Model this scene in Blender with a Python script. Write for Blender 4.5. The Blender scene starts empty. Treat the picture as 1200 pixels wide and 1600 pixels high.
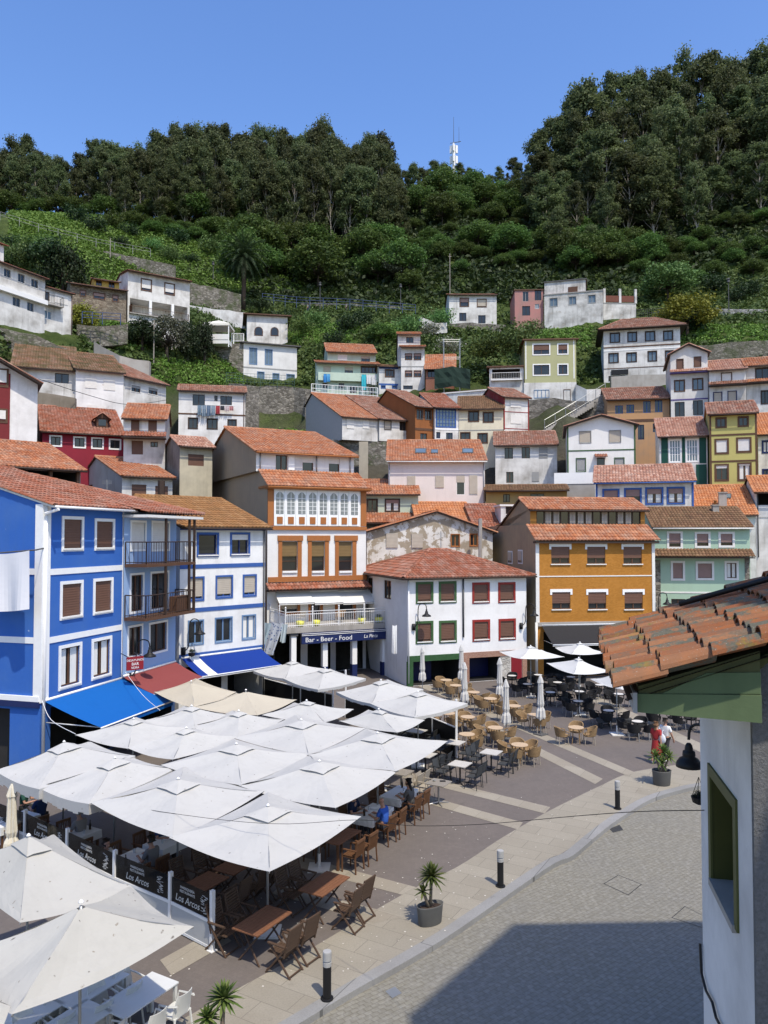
import bpy, math, random
import numpy as np
from mathutils import Vector, Matrix
R = math.radians
rnd = random.Random(7)
SC = bpy.context.scene
COL = SC.collection
# ---------------------------------------------------------------- camera
F_PX, CAMH, HOR = 1202.0, 9.3, 840.0
PITCH = math.atan((HOR - 800.0) / F_PX)
cam = bpy.data.cameras.new('camera'); camo = bpy.data.objects.new('camera', cam); COL.objects.link(camo)
cam.sensor_fit = 'VERTICAL'; cam.sensor_height = 36.0; cam.lens = F_PX / 1600.0 * 36.0
cam.clip_start = 0.1; cam.clip_end = 2000
camo.location = (0, 0, CAMH); camo.rotation_euler = (R(90) + PITCH, 0, 0)
SC.camera = camo
CP, SP = math.cos(PITCH), math.sin(PITCH)
def ray(px, py):                      # direction with forward component 1
    a = (px - 600.0) / F_PX; b = (800.0 - py) / F_PX
    y = CP - b * SP
    return Vector((a / y, 1.0, (SP + b * CP) / y))
def at(px, py, Y):
    d = ray(px, py); return Vector((d.x * Y, Y, CAMH + d.z * Y))
def gnd(px, py, z=0.0):               # where the ray meets the level z
    d = ray(px, py); Y = (z - CAMH) / d.z
    return Vector((d.x * Y, Y, z))
CROPS = {'S': (0, 0, 1), 'A': (0, 360, 3), 'B': (360, 440, 3), 'C': (700, 420, 2.4), 'D': (0, 620, 2.857),
         'E': (0, 740, 2.727), 'F': (260, 660, 3.158), 'G': (560, 660, 3.529), 'H': (780, 640, 2.857),
         'I': (1020, 520, 4.444), 'Q3': (640, 1000, 5), 'Q4': (780, 1000, 3.75), 'Q5': (540, 1140, 4.615),
         'Q6': (330, 1280, 4.8), 'Q2': (380, 1020, 3.333), 'Q1': (0, 1120, 4), 'Q7': (0, 1380, 4), 'Z1': (0, 1020, 2), 'Z2': (0, 1220, 2.857)}
def cv(k, x, y):
    o = CROPS[k]; return o[0] + x / o[2], o[1] + y / o[2]
# ---------------------------------------------------------------- objects
def tag(o, label=None, cat=None, group=None, kind=None):
    if label: o['label'] = label
    if cat: o['category'] = cat
    if group: o['group'] = group
    if kind: o['kind'] = kind
    return o
def empty(name, loc=(0, 0, 0), rz=0.0, label=None, cat=None, group=None):
    o = bpy.data.objects.new(name, None); COL.objects.link(o)
    o.location = loc; o.rotation_euler = (0, 0, rz); o.empty_display_size = .2
    return tag(o, label, cat, group)
def link(name, me, parent=None, loc=None):
    o = bpy.data.objects.new(name, me); COL.objects.link(o)
    if parent is not None: o.parent = parent
    if loc is not None: o.location = loc
    return o
def copy_tree(o, parent=None):
    c = o.copy(); COL.objects.link(c)
    if parent is not None: c.parent = parent
    for ch in list(KIDS.get(o.name, ())) or [x for x in o.children]:
        copy_tree(ch, c)
    return c
KIDS = {}
class MB:
    """collects faces of one mesh"""
    def __init__(s): s.v = []; s.f = []; s.m = []; s.uv = []
    def face(s, pts, m=0, uv=None):
        n = len(s.v); s.v.extend([tuple(p) for p in pts]); k = len(pts)
        s.f.append(tuple(range(n, n + k))); s.m.append(m); s.uv.append(uv if uv else [(0.5, 0.5)] * k)
    def raw(s, V, Fs, m=0, uvs=None):
        n = len(s.v); s.v.extend(V)
        for i, f in enumerate(Fs):
            s.f.append(tuple(n + j for j in f)); s.m.append(m); s.uv.append([uvs[i]] * len(f) if uvs else [(0.5, 0.5)] * len(f))
    def box(s, x0, x1, y0, y1, z0, z1, m=0, T=None):
        V = [(x, y, z) for z in (z0, z1) for y in (y0, y1) for x in (x0, x1)]
        if T: V = [tuple(T(*p)) for p in V]
        s.raw(V, [(0, 2, 3, 1), (4, 5, 7, 6), (0, 1, 5, 4), (2, 6, 7, 3), (0, 4, 6, 2), (1, 3, 7, 5)], m)
    def tube(s, p, q, r0, r1=None, n=8, m=0, cap=True):
        r1 = r0 if r1 is None else r1
        p = Vector(p); q = Vector(q); d = (q - p)
        if d.length < 1e-6: return
        d.normalize(); a = d.orthogonal().normalized(); b = d.cross(a)
        V = []
        for c, r in ((p, r0), (q, r1)):
            for i in range(n):
                t = 2 * math.pi * i / n; V.append(tuple(c + a * (r * math.cos(t)) + b * (r * math.sin(t))))
        Fs = [(i, (i + 1) % n, n + (i + 1) % n, n + i) for i in range(n)]
        if cap: Fs += [tuple(range(n - 1, -1, -1)), tuple(range(n, 2 * n))]
        s.raw(V, Fs, m)
    def path(s, pts, r, n=6, m=0, r1=None):
        pts = [Vector(p) for p in pts]; N = len(pts); V = []; Fs = []
        a = None
        for i, p in enumerate(pts):
            d = (pts[min(i + 1, N - 1)] - pts[max(i - 1, 0)]).normalized()
            a = d.orthogonal().normalized() if a is None else (a - d * a.dot(d)).normalized()
            b = d.cross(a)
            rr = r if r1 is None else r + (r1 - r) * i / (N - 1)
            for k in range(n):
                t = 2 * math.pi * k / n; V.append(tuple(p + a * (rr * math.cos(t)) + b * (rr * math.sin(t))))
        for i in range(N - 1):
            for k in range(n):
                Fs.append((i * n + k, i * n + (k + 1) % n, (i + 1) * n + (k + 1) % n, (i + 1) * n + k))
        Fs += [tuple(range(n - 1, -1, -1)), tuple(range((N - 1) * n, N * n))]
        s.raw(V, Fs, m)
    def lathe(s, prof, c=(0, 0, 0), n=14, m=0, sx=1, sy=1):
        V = []; Fs = []; N = len(prof)
        for r, z in prof:
            for k in range(n):
                t = 2 * math.pi * k / n; V.append((c[0] + sx * r * math.cos(t), c[1] + sy * r * math.sin(t), c[2] + z))
        for i in range(N - 1):
            for k in range(n):
                Fs.append((i * n + k, i * n + (k + 1) % n, (i + 1) * n + (k + 1) % n, (i + 1) * n + k))
        Fs += [tuple(range(n - 1, -1, -1)), tuple(range((N - 1) * n, N * n))]
        s.raw(V, Fs, m)
    def mesh(s, name, mats, smooth=False):
        me = bpy.data.meshes.new(name); me.from_pydata(s.v, [], s.f)
        for m in (mats if isinstance(mats, (list, tuple)) else [mats]): me.materials.append(m)
        me.polygons.foreach_set('material_index', s.m)
        ul = me.uv_layers.new(name='UVMap'); flat = [c for f in s.uv for p in f for c in p]
        ul.data.foreach_set('uv', flat)
        if smooth: me.polygons.foreach_set('use_smooth', [True] * len(s.f))
        me.update(); return me
    def build(s, name, mats, parent=None, smooth=False, loc=None):
        return link(name, s.mesh(name, mats, smooth), parent, loc)
# ---------------------------------------------------------------- materials
class NT:
    def __init__(s, name):
        s.mat = bpy.data.materials.new(name); s.mat.use_nodes = True
        s.t = s.mat.node_tree; s.b = s.t.nodes['Principled BSDF']; s.o = s.t.nodes['Material Output']
    def n(s, ty, **kw):
        x = s.t.nodes.new(ty)
        for k, v in kw.items():
            if hasattr(x, k) and not k[0].isupper(): setattr(x, k, v)
        return x
    def l(s, a, b): s.t.links.new(a, b)
    def coord(s, which='Object', scale=(1, 1, 1), loc=(0, 0, 0)):
        tc = s.n('ShaderNodeTexCoord'); mp = s.n('ShaderNodeMapping')
        mp.inputs['Scale'].default_value = scale; mp.inputs['Location'].default_value = loc
        s.l(tc.outputs[which], mp.inputs['Vector']); return mp.outputs['Vector']
    def noise(s, vec, scale, detail=4, rough=.55, dist=0):
        x = s.n('ShaderNodeTexNoise'); s.l(vec, x.inputs['Vector'])
        x.inputs['Scale'].default_value = scale; x.inputs['Detail'].default_value = detail
        x.inputs['Roughness'].default_value = rough; x.inputs['Distortion'].default_value = dist
        return x.outputs['Fac']
    def ramp(s, fac, stops):
        x = s.n('ShaderNodeValToRGB'); s.l(fac, x.inputs['Fac']); e = x.color_ramp.elements
        while len(e) < len(stops): e.new(.5)
        for i, (p, c) in enumerate(stops):
            e[i].position = p; e[i].color = (c, c, c, 1) if isinstance(c, (int, float)) else (*c, 1)
        return x.outputs['Color']
    def mix(s, fac, a, b, mode='MIX'):
        x = s.n('ShaderNodeMix'); x.data_type = 'RGBA'; x.blend_type = mode
        for sock, v in ((x.inputs[0], fac), (x.inputs[6], a), (x.inputs[7], b)):
            if isinstance(v, bpy.types.NodeSocket): s.l(v, sock)
            elif isinstance(v, (int, float)): sock.default_value = v if sock == x.inputs[0] else (v, v, v, 1)
            else: sock.default_value = (*v, 1)
        return x.outputs[2]
    def math(s, op, a, b=0.0):
        x = s.n('ShaderNodeMath'); x.operation = op
        for i, v in enumerate((a, b)):
            if isinstance(v, bpy.types.NodeSocket): s.l(v, x.inputs[i])
            else: x.inputs[i].default_value = v
        return x.outputs[0]
    def bump(s, h, strength=.3, dist=.02):
        x = s.n('ShaderNodeBump'); x.inputs['Strength'].default_value = strength; x.inputs['Distance'].default_value = dist
        s.l(h, x.inputs['Height']); s.l(x.outputs['Normal'], s.b.inputs['Normal'])
    def set(s, color=None, rough=.8, metal=0, spec=.3):
        if color is not None:
            if isinstance(color, bpy.types.NodeSocket): s.l(color, s.b.inputs['Base Color'])
            else: s.b.inputs['Base Color'].default_value = (*color, 1)
        if isinstance(rough, bpy.types.NodeSocket): s.l(rough, s.b.inputs['Roughness'])
        else: s.b.inputs['Roughness'].default_value = rough
        s.b.inputs['Metallic'].default_value = metal; s.b.inputs['Specular IOR Level'].default_value = spec
        return s.mat
MATS = {}
def cached(fn):
    def g(*a, **k):
        key = (fn.__name__, repr(a), repr(sorted(k.items())))
        if key not in MATS: MATS[key] = fn(*a, **k)
        return MATS[key]
    return g
def sc(c, f): return tuple(min(1, x * f) for x in c)
@cached
def plaster(col, amt=.35, stain=(.22, .20, .17), peel=None, pth=.62, pcol=(.42, .38, .33), bump=.25, pscale=1.1):
    t = NT('plaster'); v = t.coord()
    n1 = t.noise(v, .55, 6, .62); f1 = t.math('MULTIPLY', t.ramp(n1, [(.42, 0), (.74, 1)]), min(.9, amt * 1.25))
    vs = t.coord(scale=(2.6, 2.6, .22)); n2 = t.noise(vs, 1.0, 5, .6)
    f2 = t.math('MULTIPLY', t.math('MULTIPLY', t.ramp(n2, [(.48, 0), (.78, 1)]), t.ramp(t.noise(v, .4, 3), [(.4, 0), (.65, 1)])), min(.9, amt * 1.2))
    n3 = t.noise(v, 9, 4)
    c = t.mix(n3, sc(col, .93), sc(col, 1.05)); c = t.mix(f1, c, stain); c = t.mix(f2, c, sc(stain, .8))
    if peel:
        n4 = t.noise(v, pscale, 8, .68, .4)
        fp = t.ramp(n4, [(pth, 0), (pth + .03, 1)]); pc = t.mix(t.noise(v, 4, 5), sc(pcol, .75), sc(pcol, 1.25))
        c = t.mix(t.math('MULTIPLY', fp, peel), c, pc)
    t.bump(t.noise(v, 30, 4), bump, .012)
    return t.set(c, .88, 0, .2)
@cached
def flat(col, rough=.7, var=.12, metal=0, spec=.3, scale=6, bump=0.0):
    t = NT('painted'); v = t.coord()
    n = t.noise(v, scale, 5)
    c = t.mix(n, sc(col, 1 - var * 1.4), sc(col, 1 + var))
    if bump: t.bump(n, bump, .01)
    return t.set(c, rough, metal, spec)
@cached
def glass(tint=(.015, .018, .02)):
    t = NT('window_glass'); v = t.coord(); n = t.noise(v, .9, 2)
    c = t.mix(n, sc(tint, .6), sc(tint, 1.6)); return t.set(c, .08, 0, .6)
@cached
def slats(col, n=22, vert=False):
    t = NT('roller_slats'); v = t.coord()
    w = t.n('ShaderNodeTexWave'); w.wave_type = 'BANDS'; w.bands_direction = 'X' if vert else 'Z'
    w.inputs['Scale'].default_value = n * .14 ; t.l(v, w.inputs['Vector'])
    c = t.mix(t.noise(v, 3, 4), sc(col, .85), sc(col, 1.1))
    t.bump(w.outputs['Fac'], .5, .012); return t.set(c, .55, 0, .35)
@cached
def tilemat(cols, lich=(.30, .29, .24), la=.35, moss=None, ma=0.0):
    t = NT('clay_tiles'); uv = t.n('ShaderNodeUVMap')
    fl = t.n('ShaderNodeVectorMath'); fl.operation = 'FLOOR'; t.l(uv.outputs['UV'], fl.inputs[0])
    wn = t.n('ShaderNodeTexWhiteNoise'); t.l(fl.outputs[0], wn.inputs['Vector'])
    k = len(cols); c = t.ramp(wn.outputs['Value'], [(i / (k - 1), cols[i]) for i in range(k)])
    v = t.coord()
    c = t.mix(t.math('MULTIPLY', t.ramp(t.noise(v, 1.3, 6, .65), [(.42, 0), (.75, 1)]), la), c, lich)
    c = t.mix(t.math('MULTIPLY', t.ramp(t.noise(v, 11, 4, .7), [(.5, 0), (.72, 1)]), la * .8), c, sc(lich, .6))
    if moss: c = t.mix(t.math('MULTIPLY', t.ramp(t.noise(v, .8, 6, .7), [(.38, 0), (.6, 1)]), ma), c, moss)
    t.bump(t.noise(v, 26, 4), .3, .012); return t.set(c, .9, 0, .15)
@cached
def stonewall(cols=((.10, .09, .075), (.24, .22, .19), (.36, .33, .28)), scale=2.6, mortar=(.16, .145, .12), green=.0):
    t = NT('rubble_stone'); v = t.coord(scale=(1, 1, 1.7))
    vo = t.n('ShaderNodeTexVoronoi'); vo.inputs['Scale'].default_value = scale; t.l(v, vo.inputs['Vector'])
    ve = t.n('ShaderNodeTexVoronoi'); ve.feature = 'DISTANCE_TO_EDGE'; ve.inputs['Scale'].default_value = scale; t.l(v, ve.inputs['Vector'])
    sepa = t.n('ShaderNodeSeparateColor'); t.l(vo.outputs['Color'], sepa.inputs[0])
    c = t.ramp(sepa.outputs[0], [(i / (len(cols) - 1), cols[i]) for i in range(len(cols))])
    e = t.ramp(ve.outputs['Distance'], [(.02, 0), (.09, 1)])
    c = t.mix(e, mortar, c); v2 = t.coord()
    c = t.mix(t.math('MULTIPLY', t.ramp(t.noise(v2, .35, 5), [(.4, 0), (.7, 1)]), .55), c, (.12, .11, .09))
    if green: c = t.mix(t.math('MULTIPLY', t.ramp(t.noise(v2, .7, 6, .7), [(.5, 0), (.6, 1)]), green), c, (.05, .075, .02))
    t.bump(e, .7, .05); return t.set(c, .95, 0, .1)
@cached
def brick(c1, c2, mortar, scale=5.5, bump=.4):
    t = NT('brickwork'); tc = t.n('ShaderNodeTexCoord'); sx = t.n('ShaderNodeSeparateXYZ'); cb = t.n('ShaderNodeCombineXYZ')
    t.l(tc.outputs['Object'], sx.inputs[0])
    t.l(t.math('ADD', sx.outputs[0], sx.outputs[1]), cb.inputs[0]); t.l(sx.outputs[2], cb.inputs[1])
    b = t.n('ShaderNodeTexBrick'); t.l(cb.outputs[0], b.inputs['Vector'])
    b.inputs['Color1'].default_value = (*c1, 1); b.inputs['Color2'].default_value = (*c2, 1); b.inputs['Mortar'].default_value = (*mortar, 1)
    b.inputs['Scale'].default_value = scale; b.inputs['Mortar Size'].default_value = .012
    v = t.coord(); c = t.mix(t.math('MULTIPLY', t.ramp(t.noise(v, .7, 5), [(.4, 0), (.8, 1)]), .35), b.outputs['Color'], sc(c1, .55))
    t.bump(b.outputs['Fac'], -bump, .01); return t.set(c, .8, 0, .25)
@cached
def cloth(col, dirt=.25, trans=.0, bird=0.0):
    t = NT('canvas'); v = t.coord()
    c = t.mix(t.noise(v, 1.2, 5), sc(col, .95), col)
    c = t.mix(t.math('MULTIPLY', t.ramp(t.noise(v, 2.2, 7, .7), [(.5, 0), (.8, 1)]), dirt), c, sc(col, .72))
    if bird:
        vo = t.n('ShaderNodeTexVoronoi'); vo.inputs['Scale'].default_value = 6.5; t.l(t.mix(.12, v, t.noise(v, 9, 3)), vo.inputs['Vector'])
        s_ = t.n('ShaderNodeSeparateColor'); t.l(vo.outputs['Color'], s_.inputs[0])
        m1 = t.ramp(vo.outputs['Distance'], [(.07, 1), (.15, 0)])
        m2 = t.ramp(s_.outputs[0], [(.70, 0), (.86, 1)] if bird <= 1 else [(.45, 0), (.6, 1)])
        m = t.math('MULTIPLY', m1, t.math('MULTIPLY', m2, min(bird, 1)))
        c = t.mix(m, c, t.mix(s_.outputs[1], (.10, .09, .08), (.30, .27, .22)))
    t.bump(t.noise(v, 3.5, 4), .10, .05)
    t.set(c, .8, 0, .15)
    if trans:
        tr = t.n('ShaderNodeBsdfTranslucent'); t.l(c, tr.inputs['Color'])
        ms = t.n('ShaderNodeMixShader'); ms.inputs[0].default_value = trans
        t.l(t.b.outputs[0], ms.inputs[1]); t.l(tr.outputs[0], ms.inputs[2]); t.l(ms.outputs[0], t.o.inputs['Surface'])
    return t.mat
@cached
def wood(col, scale=1.0):
    t = NT('wood'); v = t.coord(scale=(3, 14, 14)); n = t.noise(v, 2.0 * scale, 5, .6, .5)
    c = t.mix(n, sc(col, .6), sc(col, 1.35)); t.bump(n, .15, .005); return t.set(c, .6, 0, .3)
@cached
def leafmat(c0, c1, c2, trans=.25):
    t = NT('leaves'); uv = t.n('ShaderNodeUVMap'); oi = t.n('ShaderNodeObjectInfo')
    s_ = t.n('ShaderNodeSeparateXYZ'); t.l(uv.outputs['UV'], s_.inputs[0])
    c = t.ramp(s_.outputs[0], [(0, c0), (.5, c1), (1, c2)])
    hs = t.n('ShaderNodeHueSaturation'); t.l(c, hs.inputs['Color'])
    t.l(t.math('ADD', t.math('MULTIPLY', oi.outputs['Random'], .7), .62), hs.inputs['Value'])
    t.l(t.math('ADD', t.math('MULTIPLY', oi.outputs['Random'], .05), .475), hs.inputs['Hue'])
    t.set(hs.outputs[0], .6, 0, .25)
    tr = t.n('ShaderNodeBsdfTranslucent'); t.l(hs.outputs[0], tr.inputs['Color'])
    ms = t.n('ShaderNodeMixShader'); ms.inputs[0].default_value = trans
    t.l(t.b.outputs[0], ms.inputs[1]); t.l(tr.outputs[0], ms.inputs[2]); t.l(ms.outputs[0], t.o.inputs['Surface'])
    return t.mat
# named colours
WHITE = (.78, .78, .76); OFFW = (.70, .69, .65); CREAM = (.72, .68, .52)
M_ = {
 'white': flat(WHITE, .6, .06), 'offw': flat(OFFW, .7, .1), 'brownsh': slats((.13, .065, .042)), 'whitesh': slats((.66, .64, .60)),
 'greysh': slats((.30, .30, .29)), 'beigesh': slats((.42, .37, .30)), 'pinksh': slats((.27, .17, .145)), 'ochresh': slats((.19, .12, .045)),
 'brownw': flat((.10, .05, .028), .6, .25), 'darkw': flat((.045, .028, .02), .6, .2), 'orangew': flat((.34, .125, .035), .6, .12),
 'blue': flat((.035, .095, .30), .55, .12), 'bluegrey': flat((.13, .22, .36), .55, .12), 'navy': flat((.012, .022, .09), .5, .15),
 'green': flat((.045, .10, .035), .55, .12), 'dgreen': flat((.008, .075, .045), .5, .12), 'red': flat((.24, .022, .016), .55, .12),
 'black': flat((.012, .012, .013), .5, .2), 'grey': flat((.30, .30, .29), .7, .12), 'dgrey': flat((.09, .09, .09), .7, .15),
 'violet': flat((.10, .07, .22), .6, .1), 'curtain': cloth((.72, .71, .66), .1), 'zinc': flat((.34, .35, .35), .45, .1, .6),
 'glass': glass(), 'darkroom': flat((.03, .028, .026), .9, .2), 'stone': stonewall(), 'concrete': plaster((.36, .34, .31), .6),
 'wmetal': flat((.74, .74, .73), .4, .05), 'skyglass': glass((.10, .14, .17)),
}
TILES = {
 'fresh': tilemat(((.38, .135, .050), (.49, .20, .080), (.43, .16, .064), (.54, .25, .12)), la=.28),
 'terra': tilemat(((.27, .090, .040), (.41, .155, .068), (.33, .115, .052), (.47, .21, .11)), la=.5),
 'red': tilemat(((.19, .062, .032), (.32, .105, .055), (.24, .080, .045), (.37, .17, .115)), la=.42),
 'old': tilemat(((.17, .075, .048), (.30, .13, .08), (.22, .09, .06), (.38, .21, .15)), la=.5),
 'brown': tilemat(((.125, .072, .042), (.20, .115, .062), (.16, .085, .05), (.24, .14, .08)), la=.4, lich=(.16, .13, .07)),
 'ochre': tilemat(((.21, .105, .042), (.29, .145, .055), (.25, .12, .048), (.33, .18, .08)), la=.45, lich=(.18, .12, .06)),
 'moss': tilemat(((.20, .10, .06), (.28, .13, .075), (.24, .11, .065), (.33, .17, .10)), la=.5, moss=(.085, .075, .03), ma=.85),
 'pale': tilemat(((.27, .115, .075), (.42, .22, .15), (.32, .14, .09), (.50, .31, .23)), la=.45, lich=(.42, .36, .30)),
}
# ---------------------------------------------------------------- tiled roof planes
def tiles(mb, bl, br, tr, tl, m=0, tw=.24, tlen=.42, amp=.062):
    bl, br, tr, tl = map(Vector, (bl, br, tr, tl))
    u = (br - bl).normalized(); up = tl - bl; s = up - u * up.dot(u)
    S = s.length
    if S < .05: return
    sd = s / S; nrm = u.cross(sd)
    if nrm.z < 0: nrm = -nrm
    l1 = (tl - bl).dot(u); W = (br - bl).length; r1 = (tr - bl).dot(u)
    lo, hi = min(0, l1), max(W, r1)
    n = max(2, round((hi - lo) / tw)); pw = (hi - lo) / n; rows = max(1, round(S / tlen)); ds = S / rows
    fr = (0.0, .14, .36, .64, .86); hh = (0.0, .62, 1.0, 1.0, .62)
    U = np.array([lo + (i + f) * pw for i in range(n) for f in fr] + [hi])
    Hh = np.array([h for i in range(n) for h in hh] + [0.0]) * amp * pw / .24
    N = len(U); off = rnd.randint(0, 900); jit = random.Random(off)
    pts = []
    def row(sv, dh, ju=0):
        a = l1 * sv / S; b = W + (r1 - W) * sv / S
        uu = np.clip(U + ju, a, b)
        return uu, [tuple(bl + u * float(x) + sd * sv + nrm * (float(h) + dh)) for x, h in zip(uu, Hh)]
    prev = None
    for r in range(rows):
        ju = jit.uniform(-.012, .012)
        u0, p0 = row(r * ds, .038 + jit.uniform(-.006, .006), ju); u1, p1 = row((r + 1) * ds, .004, ju)
        base = len(mb.v); mb.v.extend(p0); mb.v.extend(p1)
        wv = [jit.uniform(-.006, .006) for _ in range(n + 1)]
        for i in range(N - 1):
            if u0[i + 1] - u0[i] < 1e-4 and u1[i + 1] - u1[i] < 1e-4: continue
            c = i // 5
            mb.f.append((base + i, base + i + 1, base + N + i + 1, base + N + i)); mb.m.append(m); mb.uv.append([(off + c + .5, r + .5)] * 4)
        if prev is None:
            pb = len(mb.v); mb.v.extend([tuple(Vector(p) - nrm * .07) for p in p0])
        else: pb = prev
        for i in range(N - 1):
            if u0[i + 1] - u0[i] < 1e-4: continue
            c = i // 5
            mb.f.append((pb + i, pb + i + 1, base + i + 1, base + i)); mb.m.append(m); mb.uv.append([(off + c + .5, r + .5)] * 4)
        prev = base + N
def ridge(mb, p, q, r=.12, m=0, seg=.42):
    p = Vector(p); q = Vector(q); L = (q - p).length; k = max(1, round(L / seg)); d = (q - p) / L
    a = d.cross(Vector((0, 0, 1))).normalized(); b = a.cross(d)
    off = rnd.randint(0, 900)
    for i in range(k):
        V = []; c0 = p + d * (L * i / k - .03); c1 = p + d * (L * (i + 1) / k)
        for c, rr in ((c0, r * 1.08), (c1, r * .92)):
            for j in range(6):
                t = math.pi * j / 5; V.append(tuple(c + a * (rr * math.cos(t)) + b * (rr * math.sin(t) * .9)))
        mb.raw(V, [(j, j + 1, 7 + j, 6 + j) for j in range(5)], m, [(off + i + .5, 3.5)] * 5)
# ---------------------------------------------------------------- walls with openings
def wallface(mb, T, W, z0, z1, holes, m=0, rec=.16, mr=0):
    us = sorted({0.0, W} | {min(max(h[i], 0), W) for h in holes for i in (0, 1)})
    zs = sorted({z0, z1} | {min(max(h[i], z0), z1) for h in holes for i in (2, 3)})
    for i in range(len(us) - 1):
        for j in range(len(zs) - 1):
            uc = (us[i] + us[i + 1]) / 2; zc = (zs[j] + zs[j + 1]) / 2
            if any(h[0] < uc < h[1] and h[2] < zc < h[3] for h in holes): continue
            mb.face([T(us[i], 0, zs[j]), T(us[i + 1], 0, zs[j]), T(us[i + 1], 0, zs[j + 1]), T(us[i], 0, zs[j + 1])], m)
    for h in holes:
        a, b, c, d = h[:4]; r = h[4] if len(h) > 4 else rec; mm = h[5] if len(h) > 5 else mr
        for p, q in (((a, c), (b, c)), ((b, c), (b, d)), ((b, d), (a, d)), ((a, d), (a, c))):
            mb.face([T(p[0], 0, p[1]), T(q[0], 0, q[1]), T(q[0], r, q[1]), T(p[0], r, p[1])], mm)
        mb.face([T(a, r, c), T(b, r, c), T(b, r, d), T(a, r, d)], mm)
def tbox(mb, T, u0, u1, w0, w1, z0, z1, m=0):
    mb.box(u0, u1, w0, w1, z0, z1, m, T)
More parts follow.
